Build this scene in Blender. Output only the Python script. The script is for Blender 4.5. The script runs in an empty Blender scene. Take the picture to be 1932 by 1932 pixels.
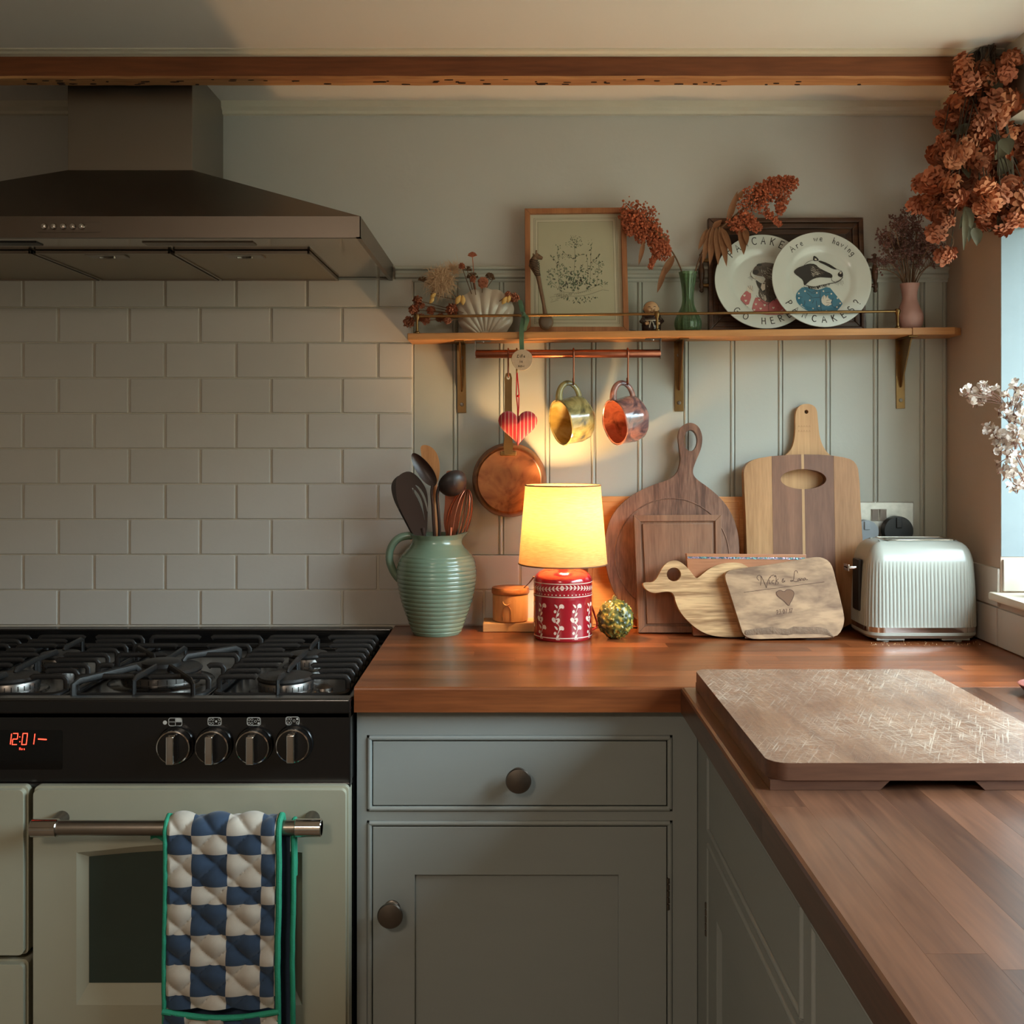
import bpy, bmesh, math, random
from mathutils import Vector, Matrix, Euler, noise
from mathutils.geometry import tessellate_polygon
R = math.radians
PI = math.pi
rnd = random.Random(7)
S = bpy.context.scene
COL = S.collection

# ---------------------------------------------------------------- camera, light, exposure
F, D, CZ, CX, CY = 2044.0, 2.328, 1.32, 972.0, 839.0    # focal length in px, wall distance, eye height
cam_d = bpy.data.cameras.new('camera')
cam_d.sensor_width = 36.0
cam_d.sensor_fit = 'HORIZONTAL'
cam_d.lens = F / 1932 * 36.0
cam_d.shift_x = (966 - CX) / 1932
cam_d.shift_y = -(966 - CY) / 1932
cam_d.clip_start = 0.05
cam = bpy.data.objects.new('camera', cam_d)
COL.objects.link(cam)
cam.location = (0, -D, CZ)
cam.rotation_euler = (R(90), 0, 0)
S.camera = cam

S.view_settings.view_transform = 'Standard'
S.view_settings.look = 'None'
S.view_settings.gamma = 1.0
S.view_settings.use_curve_mapping = False
S.view_settings.exposure = 0.52
S.cycles.max_bounces = 8
S.cycles.diffuse_bounces = 5
S.cycles.glossy_bounces = 4
S.cycles.transmission_bounces = 6
S.cycles.transparent_max_bounces = 8
S.cycles.caustics_reflective = False
S.cycles.caustics_refractive = False
S.cycles.sample_clamp_indirect = 4.0

def C(r, g, b, a=1.0):
    f = lambda c: (c / 255 / 12.92) if c / 255 <= .04045 else ((c / 255 + .055) / 1.055) ** 2.4
    return (f(r), f(g), f(b), a)

W = bpy.data.worlds.new('overcast_sky')
S.world = W
W.use_nodes = True
wn, wl = W.node_tree.nodes, W.node_tree.links
wn.clear()
wo = wn.new('ShaderNodeOutputWorld'); wb = wn.new('ShaderNodeBackground')
wt = wn.new('ShaderNodeTexCoord'); ws = wn.new('ShaderNodeSeparateXYZ'); wr = wn.new('ShaderNodeValToRGB')
wl.new(wt.outputs['Generated'], ws.inputs[0]); wl.new(ws.outputs['Z'], wr.inputs[0])
wr.color_ramp.elements[0].position = 0.0; wr.color_ramp.elements[0].color = (.07, .08, .06, 1)
wr.color_ramp.elements[1].position = 0.30; wr.color_ramp.elements[1].color = (.58, .77, .88, 1)
e4 = wr.color_ramp.elements.new(.20); e4.color = (.10, .12, .10, 1)
e3 = wr.color_ramp.elements.new(.7); e3.color = (.80, .95, 1.0, 1)
wl.new(wr.outputs[0], wb.inputs[0]); wl.new(wb.outputs[0], wo.inputs[0])
SKY = 21.0
wb.inputs[1].default_value = SKY

# a portal over the window opening: guides the sampling of the sky light, gives no light itself
WIN_Y0, WIN_Y1, WIN_Z0, WIN_Z1, WIN_X = -0.262, -1.90, 1.036, 1.93, 1.20
pd = bpy.data.lights.new('window_portal', 'AREA'); pd.shape = 'RECTANGLE'
pd.size = abs(WIN_Y1 - WIN_Y0); pd.size_y = WIN_Z1 - WIN_Z0
pd.cycles.is_portal = True
po = bpy.data.objects.new('window_portal', pd); COL.objects.link(po)
po.location = (WIN_X + .03, (WIN_Y0 + WIN_Y1) / 2, (WIN_Z0 + WIN_Z1) / 2)
po.rotation_euler = (0, R(90), 0)      # -Z of the lamp points to -X
po.rotation_euler = (R(90), 0, R(90))
FILL_W = 15.0     # power of the fill lamp added behind the camera
BULB = 35.0

# ---------------------------------------------------------------- helpers
def P(px, py, y):
    Y = D + y
    return Vector(((px - CX) * Y / F, y, CZ - (py - CY) * Y / F))
def PX(px, X):
    """world point x given plane X=const: returns Y distance"""
    return X * F / (px - CX)

def wmat(o):
    m = Matrix.Translation(o.location) @ o.rotation_euler.to_matrix().to_4x4() @ Matrix.Diagonal((*o.scale, 1))
    return (wmat(o.parent) @ m) if o.parent else m

def onplane(o, px, py, yl=0.0):
    """point of the plane y = yl of o's own frame seen at a pixel, in o's frame (x, z)"""
    M = wmat(o); Mi = M.inverted()
    c = Mi @ Vector((0, -D, CZ)); d = (Mi.to_3x3() @ Vector(((px - CX) / F, 1, -(py - CY) / F)))
    t = (yl - c.y) / d.y
    q = c + d * t
    return (q.x, q.z)

class MB:
    def __init__(s): s.v = []; s.f = []; s.m = []; s.sm = []; s.wn = False
    def add(s, vs, fs, mi=0, sm=False):
        n = len(s.v); s.v += [Vector(q) for q in vs]
        for f in fs: s.f.append(tuple(i + n for i in f)); s.m.append(mi); s.sm.append(sm)
        return s
    def box(s, x0, x1, y0, y1, z0, z1, mi=0, bev=0, seg=2):
        if x0 > x1: x0, x1 = x1, x0
        if y0 > y1: y0, y1 = y1, y0
        if z0 > z1: z0, z1 = z1, z0
        vs = [(x, y, z) for z in (z0, z1) for y in (y0, y1) for x in (x0, x1)]
        fs = [(0, 2, 3, 1), (4, 5, 7, 6), (0, 1, 5, 4), (2, 6, 7, 3), (0, 4, 6, 2), (1, 3, 7, 5)]
        if not bev: return s.add(vs, fs, mi)
        s.wn = True
        bm = bmesh.new()
        bv = [bm.verts.new(q) for q in vs]
        for f in fs: bm.faces.new([bv[i] for i in f])
        bmesh.ops.bevel(bm, geom=list(bm.edges), offset=bev, segments=seg, profile=.5, affect='EDGES', clamp_overlap=True)
        return s.bm(bm, mi, True)
    def bm(s, bm, mi=0, sm=False):
        bm.verts.ensure_lookup_table(); bm.verts.index_update()
        s.add([v.co.copy() for v in bm.verts], [[v.index for v in f.verts] for f in bm.faces], mi, sm)
        bm.free(); return s
    def prism(s, pts, y0, y1, mi=0, bev=0, seg=2, holes=(), sm=True, mif=None):
        """outline in (x, z), extruded from y0 (front) to y1; holes are outlines too"""
        polys = [list(pts)] + [list(h) for h in holes]
        tri = tessellate_polygon([[Vector((a, b, 0)) for a, b in p] for p in polys])
        flat = [q for p in polys for q in p]
        bm = bmesh.new()
        A = [bm.verts.new((a, y0, b)) for a, b in flat]; B = [bm.verts.new((a, y1, b)) for a, b in flat]
        for t in tri:
            try:
                bm.faces.new([A[i] for i in t]); bm.faces.new([B[i] for i in reversed(t)])
            except ValueError: pass
        k = 0; rim = []
        for p in polys:
            n = len(p)
            for i in range(n):
                a, b = k + i, k + (i + 1) % n
                f = bm.faces.new((A[a], A[b], B[b], B[a]))
                rim.append((A[a], A[b])); rim.append((B[a], B[b]))
            k += n
        bmesh.ops.recalc_face_normals(bm, faces=bm.faces)
        if bev:
            s.wn = True
            es = [bm.edges.get(e) for e in rim]
            bmesh.ops.bevel(bm, geom=[e for e in es if e], offset=bev, segments=seg, profile=.5, affect='EDGES', clamp_overlap=True)
        return s.bm(bm, mi, sm)
    def lathe(s, prof, n=32, c=(0, 0, 0), mi=0, axis=None, cap=True, rfn=None, sm=True):
        """prof: (r, z) from bottom to top"""
        vs = []; fs = []
        for r, z in prof:
            for i in range(n):
                a = 2 * PI * i / n
                rr = r * (rfn(a, z) if rfn else 1)
                vs.append(Vector((rr * math.cos(a), rr * math.sin(a), z)))
        for j in range(len(prof) - 1):
            for i in range(n):
                k = (i + 1) % n
                fs.append((j * n + i, j * n + k, (j + 1) * n + k, (j + 1) * n + i))
        if cap:
            if prof[0][0] > 1e-6: fs.append(tuple(reversed(range(n))))
            if prof[-1][0] > 1e-6: fs.append(tuple((len(prof) - 1) * n + i for i in range(n)))
        M = Matrix.Translation(c)
        if axis is not None: M = M @ Vector((0, 0, 1)).rotation_difference(Vector(axis)).to_matrix().to_4x4()
        return s.add([M @ v for v in vs], fs, mi, sm)
    def tube(s, pts, r, n=8, mi=0, close=False, flat=1.0, sm=True, up=None):
        pts = [Vector(p) for p in pts]
        m = len(pts); rs = r if isinstance(r, (list, tuple)) else [r] * m
        vs = []; fs = []; prev = None
        for i, p in enumerate(pts):
            if close: t = pts[(i + 1) % m] - pts[i - 1]
            else: t = pts[min(i + 1, m - 1)] - pts[max(i - 1, 0)]
            t = t.normalized() if t.length > 1e-9 else Vector((0, 0, 1))
            if prev is None:
                u = Vector(up) if up else (Vector((0, 0, 1)) if abs(t.z) < .9 else Vector((1, 0, 0)))
                u = (u - t * u.dot(t)).normalized()
            else: u = (prev - t * prev.dot(t)).normalized()
            prev = u; w = t.cross(u)
            for k in range(n):
                a = 2 * PI * k / n
                vs.append(p + (u * math.cos(a) * flat + w * math.sin(a)) * rs[i])
        for i in range(m if close else m - 1):
            j = (i + 1) % m
            for k in range(n):
                l = (k + 1) % n
                fs.append((i * n + k, j * n + k, j * n + l, i * n + l))
        if not close: fs += [tuple(range(n)), tuple(reversed([(m - 1) * n + k for k in range(n)]))]
        return s.add(vs, fs, mi, sm)
    def ball(s, c, r, n=12, m=8, mi=0, sc=(1, 1, 1)):
        prof = [(max(1e-7, math.sin(PI * j / m)), -math.cos(PI * j / m)) for j in range(m + 1)]
        k = len(s.v); s.lathe(prof, n, mi=mi, cap=False)
        for i in range(k, len(s.v)):
            q = s.v[i]; s.v[i] = Vector((q.x * r * sc[0], q.y * r * sc[1], q.z * r * sc[2])) + Vector(c)
        return s
    def grid(s, fn, nu, nv, mi=0, sm=True, mfn=None, close_u=False):
        """fn(u, v) -> point, u, v in 0..1"""
        vs = [fn(i / nu, j / nv) for j in range(nv + 1) for i in range(nu + 1)]
        k = len(s.v); s.v += [Vector(q) for q in vs]
        for j in range(nv):
            for i in range(nu):
                a = k + j * (nu + 1) + i
                s.f.append((a, a + 1, a + nu + 2, a + nu + 1)); s.sm.append(sm)
                s.m.append(mfn((i + .5) / nu, (j + .5) / nv) if mfn else mi)
        return s
    def poly(s, pts, fn, mi=0, sub=0):
        tri = [tuple(t) for t in tessellate_polygon([[Vector((a, b, 0)) for a, b in pts]])]
        pts = list(pts)
        for _ in range(sub):
            new = []; mid = {}
            def md(i, j):
                k = (min(i, j), max(i, j))
                if k not in mid: mid[k] = len(pts); pts.append(((pts[i][0] + pts[j][0]) / 2, (pts[i][1] + pts[j][1]) / 2))
                return mid[k]
            for a, b, c in tri:
                ab, bc, ca = md(a, b), md(b, c), md(c, a); new += [(a, ab, ca), (ab, b, bc), (ca, bc, c), (ab, bc, ca)]
            tri = new
        return s.add([fn(a, b) for a, b in pts], tri, mi)
    def stroke(s, pts, w, fn, mi=0, taper=False):
        pts = [Vector((a, b)) for a, b in pts]; n = len(pts); vs = []
        for i, p in enumerate(pts):
            t = pts[min(i + 1, n - 1)] - pts[max(i - 1, 0)]
            t = t.normalized() if t.length > 1e-9 else Vector((1, 0))
            h = w / 2 * ((.35 + .65 * math.sin(PI * i / max(1, n - 1))) if taper else 1)
            q = Vector((-t.y, t.x)) * h
            e = t * (w * .3 if i == n - 1 else (-w * .3 if i == 0 else 0))
            vs += [fn(*(p + q + e)), fn(*(p - q + e))]
        return s.add(vs, [(2 * i, 2 * i + 1, 2 * i + 3, 2 * i + 2) for i in range(n - 1)], mi)
    def build(s, name, mat, parent=None, world=False, weld=False, **kw):
        me = bpy.data.meshes.new(name)
        vs = s.v
        if world and parent is not None:
            Mi = wmat(parent).inverted(); vs = [Mi @ v for v in vs]
        me.from_pydata([tuple(v) for v in vs], [], s.f)
        for mt in (mat if isinstance(mat, (list, tuple)) else [mat]): me.materials.append(mt)
        me.polygons.foreach_set('material_index', s.m)
        me.polygons.foreach_set('use_smooth', s.sm)
        if weld:
            bm = bmesh.new(); bm.from_mesh(me); bmesh.ops.remove_doubles(bm, verts=bm.verts, dist=1e-5)
            bm.to_mesh(me); bm.free()
        me.update()
        if any(s.sm):
            try: me.set_sharp_from_angle(angle=R(38))
            except Exception: pass
        o = bpy.data.objects.new(name, me); COL.objects.link(o)
        if parent is not None: o.parent = parent
        if s.wn:
            w_ = o.modifiers.new('weighted_normal', 'WEIGHTED_NORMAL'); w_.keep_sharp = True; w_.weight = 80
        for k, v in kw.items(): o[k] = v
        return o

def thing(name, label, cat, loc=(0, 0, 0), rot=(0, 0, 0), group=None):
    o = bpy.data.objects.new(name, None); COL.objects.link(o)
    o.empty_display_size = .05
    o.location = loc; o.rotation_euler = rot
    o['label'] = label; o['category'] = cat
    if group: o['group'] = group
    return o
def inst(src, parent, loc=(0, 0, 0), rot=(0, 0, 0), sc=(1, 1, 1), name=None):
    o = src.copy(); COL.objects.link(o); o.parent = parent
    if name: o.name = name
    o.location = loc; o.rotation_euler = rot; o.scale = sc
    return o
def smooth(pts, k=2, close=False):
    pts = [tuple(p) for p in pts]
    for _ in range(k):
        out = [] if close else [pts[0]]
        n = len(pts)
        for i in range(n if close else n - 1):
            a, b = pts[i], pts[(i + 1) % n]
            out.append(tuple(x * .75 + y * .25 for x, y in zip(a, b)))
            out.append(tuple(x * .25 + y * .75 for x, y in zip(a, b)))
        if not close: out.append(pts[-1])
        pts = out
    return pts
def ell(cx, cz, rx, rz, n=28, a0=0, a1=2 * PI, rev=False):
    full = abs(a1 - a0 - 2 * PI) < 1e-6
    k = n if full else n - 1
    q = [(cx + rx * math.cos(a0 + (a1 - a0) * i / k), cz + rz * math.sin(a0 + (a1 - a0) * i / k)) for i in range(n)]
    return q[::-1] if rev else q
def rrect(x0, x1, z0, z1, r, n=5):
    q = []
    for cx, cz, a in ((x1 - r, z1 - r, 0), (x0 + r, z1 - r, 90), (x0 + r, z0 + r, 180), (x1 - r, z0 + r, 270)):
        q += [(cx + r * math.cos(R(a + 90 * i / n)), cz + r * math.sin(R(a + 90 * i / n))) for i in range(n + 1)]
    return q

# ---------------------------------------------------------------- materials
MATS = {}
def newmat(name):
    m = bpy.data.materials.new(name); m.use_nodes = True
    nt = m.node_tree; b = nt.nodes['Principled BSDF']
    MATS[name] = m
    return m, nt, b
def setp(b, rough=.5, metal=0, spec=.5, coat=0, trans=0, ior=None, sheen=0):
    b.inputs['Roughness'].default_value = rough; b.inputs['Metallic'].default_value = metal
    b.inputs['Specular IOR Level'].default_value = spec; b.inputs['Coat Weight'].default_value = coat
    b.inputs['Coat Roughness'].default_value = .15
    b.inputs['Transmission Weight'].default_value = trans
    if sheen: b.inputs['Sheen Weight'].default_value = sheen
    if ior: b.inputs['IOR'].default_value = ior
def plain(name, col, rough=.5, metal=0, spec=.5, coat=0, var=.06, scale=30, bump=.0, bscale=200, trans=0, ior=None, sheen=0, rvar=0.0, stretch=(1, 1, 1), rand=0):
    """one colour with slight mottling, optional bump"""
    m, nt, b = newmat(name); N, L = nt.nodes, nt.links
    setp(b, rough, metal, spec, coat, trans, ior, sheen)
    tc = N.new('ShaderNodeTexCoord'); mp = N.new('ShaderNodeMapping'); mp.inputs['Scale'].default_value = stretch
    L.new(tc.outputs['Object'], mp.inputs[0])
    nz = N.new('ShaderNodeTexNoise'); nz.inputs['Scale'].default_value = scale; nz.inputs['Detail'].default_value = 4
    L.new(mp.outputs[0], nz.inputs['Vector'])
    mx = N.new('ShaderNodeMix'); mx.data_type = 'RGBA'
    mx.inputs['A'].default_value = tuple(c * (1 - var) for c in col[:3]) + (1,)
    mx.inputs['B'].default_value = tuple(min(1, c * (1 + var)) for c in col[:3]) + (1,)
    L.new(nz.outputs['Fac'], mx.inputs['Factor'])
    out = mx.outputs['Result']
    if rand:
        oi = N.new('ShaderNodeObjectInfo'); hs = N.new('ShaderNodeHueSaturation'); mr = N.new('ShaderNodeMapRange')
        mr.inputs['To Min'].default_value = 1 - rand; mr.inputs['To Max'].default_value = 1 + rand
        L.new(oi.outputs['Random'], mr.inputs['Value']); L.new(mr.outputs[0], hs.inputs['Value']); L.new(out, hs.inputs['Color'])
        out = hs.outputs[0]
    L.new(out, b.inputs['Base Color'])
    if rvar:
        mr = N.new('ShaderNodeMapRange'); mr.inputs['To Min'].default_value = rough - rvar; mr.inputs['To Max'].default_value = rough + rvar
        L.new(nz.outputs['Fac'], mr.inputs['Value']); L.new(mr.outputs[0], b.inputs['Roughness'])
    if bump:
        n2 = N.new('ShaderNodeTexNoise'); n2.inputs['Scale'].default_value = bscale; n2.inputs['Detail'].default_value = 3
        L.new(mp.outputs[0], n2.inputs['Vector'])
        bp = N.new('ShaderNodeBump'); bp.inputs['Strength'].default_value = bump; bp.inputs['Distance'].default_value = .002
        L.new(n2.outputs['Fac'], bp.inputs['Height']); L.new(bp.outputs[0], b.inputs['Normal'])
    return m
def wood(name, dark, light, axis='X', scale=18, stretch=.08, rough=.45, coat=0, rand=0.0, bump=.15, dist=1.2, fine=.35, spec=.4, contrast=(.3, .7), scratch=False, randoff=True):
    m, nt, b = newmat(name); N, L = nt.nodes, nt.links
    setp(b, rough, 0, spec, coat)
    tc = N.new('ShaderNodeTexCoord'); mp = N.new('ShaderNodeMapping')
    sc = {'X': (stretch, 1, 1), 'Y': (1, stretch, 1), 'Z': (1, 1, stretch)}[axis]
    mp.inputs['Scale'].default_value = sc
    src = tc.outputs['Object']
    oi = N.new('ShaderNodeObjectInfo')
    if randoff:
        va = N.new('ShaderNodeVectorMath'); va.operation = 'MULTIPLY_ADD'
        cmb = N.new('ShaderNodeCombineXYZ')
        for i in range(3): L.new(oi.outputs['Random'], cmb.inputs[i])
        L.new(cmb.outputs[0], va.inputs[0]); va.inputs[1].default_value = (7.3, 11.1, 5.7); L.new(src, va.inputs[2])
        src = va.outputs[0]
    L.new(src, mp.inputs[0])
    n1 = N.new('ShaderNodeTexNoise'); n1.inputs['Scale'].default_value = scale; n1.inputs['Detail'].default_value = 5; n1.inputs['Distortion'].default_value = dist
    L.new(mp.outputs[0], n1.inputs['Vector'])
    n2 = N.new('ShaderNodeTexNoise'); n2.inputs['Scale'].default_value = scale * 14; n2.inputs['Detail'].default_value = 2
    L.new(mp.outputs[0], n2.inputs['Vector'])
    ad = N.new('ShaderNodeMix'); ad.data_type = 'FLOAT'; ad.inputs['Factor'].default_value = fine
    L.new(n1.outputs['Fac'], ad.inputs['A']); L.new(n2.outputs['Fac'], ad.inputs['B'])
    cr = N.new('ShaderNodeValToRGB')
    cr.color_ramp.elements[0].position = contrast[0]; cr.color_ramp.elements[0].color = dark
    cr.color_ramp.elements[1].position = contrast[1]; cr.color_ramp.elements[1].color = light
    L.new(ad.outputs['Result'], cr.inputs[0]); out = cr.outputs[0]
    if rand:
        hs = N.new('ShaderNodeHueSaturation'); mr = N.new('ShaderNodeMapRange')
        mr.inputs['To Min'].default_value = 1 - rand; mr.inputs['To Max'].default_value = 1 + rand
        L.new(oi.outputs['Random'], mr.inputs['Value']); L.new(mr.outputs[0], hs.inputs['Value']); L.new(out, hs.inputs['Color'])
        out = hs.outputs[0]
    hsrc = ad.outputs['Result']
    if scratch:       # pale knife marks in two directions
        acc = None
        for k, (ang, s2) in enumerate(((.45, 60), (-.6, 70), (1.15, 55), (-.12, 80), (1.7, 66))):
            m2 = N.new('ShaderNodeMapping'); m2.inputs['Rotation'].default_value = (0, 0, ang); m2.inputs['Scale'].default_value = (26, 1, 1); m2.vector_type = 'TEXTURE'
            L.new(tc.outputs['Object'], m2.inputs[0])
            q = N.new('ShaderNodeTexNoise'); q.inputs['Scale'].default_value = s2 * 9; q.inputs['Detail'].default_value = 2
            L.new(m2.outputs[0], q.inputs['Vector'])
            c2 = N.new('ShaderNodeMapRange'); c2.inputs['From Min'].default_value = .58; c2.inputs['From Max'].default_value = .72
            L.new(q.outputs['Fac'], c2.inputs['Value'])
            if acc is None: acc = c2.outputs[0]
            else:
                mm = N.new('ShaderNodeMath'); mm.operation = 'MAXIMUM'; L.new(acc, mm.inputs[0]); L.new(c2.outputs[0], mm.inputs[1]); acc = mm.outputs[0]
        big = N.new('ShaderNodeTexNoise'); big.inputs['Scale'].default_value = 5
        L.new(tc.outputs['Object'], big.inputs['Vector'])
        bm_ = N.new('ShaderNodeMapRange'); bm_.inputs['From Min'].default_value = .35; bm_.inputs['From Max'].default_value = .6; bm_.inputs['To Max'].default_value = .5
        L.new(big.outputs['Fac'], bm_.inputs['Value'])
        mu = N.new('ShaderNodeMath'); mu.operation = 'MULTIPLY'; L.new(acc, mu.inputs[0]); L.new(bm_.outputs[0], mu.inputs[1])
        mx = N.new('ShaderNodeMix'); mx.data_type = 'RGBA'; mx.inputs['B'].default_value = C(214, 200, 180)
        L.new(mu.outputs[0], mx.inputs['Factor']); L.new(out, mx.inputs['A']); out = mx.outputs['Result']
        hsrc = acc
    L.new(out, b.inputs['Base Color'])
    bp = N.new('ShaderNodeBump'); bp.inputs['Strength'].default_value = bump; bp.inputs['Distance'].default_value = .001
    L.new(hsrc, bp.inputs['Height']); L.new(bp.outputs[0], b.inputs['Normal'])
    return m
def emis(name, col, st):
    m, nt, b = newmat(name); b.inputs['Base Color'].default_value = col
    b.inputs['Emission Color'].default_value = col; b.inputs['Emission Strength'].default_value = st
    return m

M_wall = plain('wall_paint', C(198, 197, 192), .6, bump=.25, bscale=60, scale=6, var=.04)
M_board = plain('panel_paint', C(176, 178, 168), .5, bump=.15, bscale=90, var=.03, scale=10)
M_rwall = plain('right_wall_paint', C(184, 166, 150), .65, bump=.2, bscale=70, var=.04, scale=5)
M_ceil = plain('ceiling_paint', C(222, 214, 206), .7, bump=.15, bscale=50, var=.04, scale=4)
M_cream = plain('cream_trim_paint', C(214, 206, 188), .45, bump=.1, var=.04)
M_tile = plain('painted_tile', C(198, 192, 184), .38, bump=.12, bscale=70, var=.04, scale=14, rand=.03)
M_grout = plain('grout', C(206, 198, 184), .6, bump=.3, bscale=120)
M_cab = plain('cabinet_paint', C(146, 150, 146), .42, bump=.15, bscale=60, stretch=(.3, 1, 1), var=.03)
M_steel = plain('brushed_steel', C(150, 142, 132), .33, 1, var=.06, scale=8, stretch=(.05, 1, 1), bump=.05, bscale=300)
M_steel_dark = plain('hood_steel', C(120, 110, 100), .38, 1, var=.05, scale=5, stretch=(.05, 1, 1))
M_steel_mirror = plain('polished_steel', C(170, 160, 148), .14, 1, var=.04, scale=5)
M_filter = plain('filter_mesh', C(160, 150, 132), .45, 1, var=.1, scale=500, bump=.5, bscale=900)
M_chrome = plain('chrome', C(205, 200, 195), .1, 1, var=.02)
M_nickel = plain('pewter_metal', C(120, 112, 104), .35, 1, var=.12, scale=60)
M_brass = plain('aged_brass', C(128, 100, 64), .38, 1, var=.15, scale=60)
M_copper = plain('copper', C(150, 92, 70), .34, 1, var=.15, scale=50)
M_black = plain('black_enamel', C(14, 13, 13), .22, coat=.3, var=.1)
M_iron = plain('cast_iron', C(26, 24, 23), .5, spec=.5, var=.2, scale=80, bump=.25, bscale=500)
M_blackp = plain('black_plastic', C(22, 21, 21), .45, var=.1)
M_enamel = plain('cream_enamel', C(164, 162, 142), .3, coat=.2, var=.02)
M_glassdark = plain('oven_glass', C(40, 58, 52), .08, coat=.6, var=.3, scale=6)  # bluish-green reflection put into the base colour of the dark glass
M_white = plain('white_print', C(190, 188, 182), .5, var=.02)
M_red_led = emis('red_led', (1, .06, .03, 1), 2.2)
M_beam = wood('beam_wood', C(88, 46, 28), C(150, 88, 52), 'X', 9, .08, rough=.7, bump=.6)
M_beamu = wood('beam_bare_wood', C(140, 84, 48), C(205, 148, 96), 'X', 10, .1, rough=.75, bump=.6)
M_shelf = wood('shelf_oak', C(150, 96, 50), C(196, 140, 84), 'X', 14, .06, rough=.45)
M_stave = wood('iroko_stave', C(88, 43, 23), C(146, 82, 44), 'X', 16, .06, rough=.30, rand=.28, bump=.06, coat=.12)
M_stavey = wood('iroko_stave_lengthwise', C(62, 38, 27), C(106, 70, 50), 'Y', 16, .06, rough=.30, rand=.17, bump=.06, coat=.35)
M_stave_edge = wood('iroko_edge', C(86, 46, 28), C(128, 76, 48), 'X', 16, .06, rough=.42, rand=.1)
M_stavey_edge = wood('iroko_edge_lengthwise', C(78, 44, 30), C(120, 74, 50), 'Y', 16, .06, rough=.42, rand=.1)
M_frame = wood('picture_frame_wood', C(140, 86, 52), C(184, 124, 80), 'Z', 20, .08, rough=.4)
# ---------------------------------------------------------------- the room
def structure(mb, name, mat, parent=None, **k): 
    o = mb.build(name, mat, parent)
    if parent is None: o['kind'] = 'structure'
    for a, b in k.items(): o[a] = b
    return o
XR = .926; ZC = 2.053; XL = -2.3; YB = -3.4
TXR = -.2175                       # right end of the tiled area
ZT0, TP = .9335, .0756               # first tile row, row pitch
wb_ = MB(); wb_.box(XL - .1, XR + .4, 0, .1, 0, ZC + .05)
wall_back = structure(wb_, 'wall_back', M_wall)
gr = MB(); gr.box(XL, TXR - .0005, -.0078, .0, .90, 1.69); gr.box(TXR - .0005, XR, -.0092, .0, .90, ZT0 + 2 * TP - .002)
gr.build('grout', M_grout, wall_back)
def tile_mesh(w, h, t=.0085):
    mb = MB(); mb.box(-w / 2, w / 2, -t, 0, -h / 2, h / 2, bev=.0022, seg=2); return mb
TW = .1518
src = {}
def put_tile(parent, x, y, z, w, h, rotz=0):
    key = (round(w, 3), round(h, 3))
    if w < .008: return
    jig = (rnd.uniform(-.006, .006), 0, rotz + rnd.uniform(-.004, .004))
    if key not in src:
        src[key] = tile_mesh(w - .0054, h - .0026).build('tile', M_tile, parent)
        src[key].location = (x, y, z); src[key].rotation_euler = jig
    else: inst(src[key], parent, (x, y, z), jig)
row_off = [.0, .5]
for r in range(10):
    z0 = ZT0 + r * TP
    z1 = min(z0 + TP, 1.675)
    # vertical joints: even rows at px 114,247,.. odd rows at 48,181,...
    jx = (247 - CX) / 878 if r % 2 == 0 else (181 - CX) / 878
    right = XR if r < 2 else TXR
    x = jx - math.floor((jx - (-1.62)) / TW) * TW
    while x < right - .001:
        xe = min(x + TW, right)
        put_tile(wall_back, (x + xe) / 2, -.003, (z0 + z1) / 2, xe - x, z1 - z0)
        x = xe
# tongue-and-groove boards above the low tiles
ZB0, ZB1 = ZT0 + 2 * TP, 1.668
xs = [TXR] + [(p - CX) / 878 for p in (863.5, 950, 1036.5, 1123.5, 1210.5, 1297.5, 1385, 1475, 1564.5, 1654, 1742)] + [XR]
def board_mesh(w):
    mb = MB(); h = ZB1 - ZB0
    prof = [(-w / 2 + .0005, -.0038), (-w / 2 + .0015, -.006), (w / 2 - .011, -.006), (w / 2 - .0098, -.0042), (w / 2 - .0088, -.006),
            (w / 2 - .0070, -.0076), (w / 2 - .0048, -.0076), (w / 2 - .0030, -.006), (w / 2 - .0018, -.0042), (w / 2 - .0005, -.0038), (w / 2 - .0005, 0), (-w / 2 + .0005, 0)]
    vs = [(a, b, z) for z in (0, h) for a, b in prof]; n = len(prof)
    mb.add(vs, [(i, (i + 1) % n, n + (i + 1) % n, n + i) for i in range(n)] + [tuple(range(n)), tuple(reversed(range(n, 2 * n)))])
    return mb
for i in range(len(xs) - 1):
    b = board_mesh(xs[i + 1] - xs[i]).build('board', M_board, wall_back)
    b.location = ((xs[i] + xs[i + 1]) / 2, -.001, ZB0)
# moulded rail over boards and tile edge
def mould(prof, x0, x1, name, mat, kind=True, axis='X'):
    n = len(prof); mb = MB()
    if axis == 'X': vs = [(x, a, b) for x in (x0, x1) for a, b in prof]
    else: vs = [(a, x, b) for x in (x0, x1) for a, b in prof]
    mb.add(vs, [(i, (i + 1) % n, n + (i + 1) % n, n + i) for i in range(n)] + [tuple(range(n)), tuple(reversed(range(n, 2 * n)))])
    return structure(mb, name, mat)
zr = 1.668
mould([(0, zr), (-.008, zr), (-.010, zr + .003), (-.010, zr + .007), (-.0155, zr + .010), (-.0155, zr + .015), (-.013, zr + .019),
       (-.013, zr + .024), (-.019, zr + .027), (-.019, zr + .031), (-.015, zr + .034), (0, zr + .034)], -.256, XR, 'trim_1', M_board)
# cornice over the back wall
mould([(0, 2.027), (-.010, 2.028), (-.012, 2.034), (-.020, 2.040), (-.022, ZC + .001), (0, ZC + .001)], XL, XR, 'trim_2', M_cream)
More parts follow.
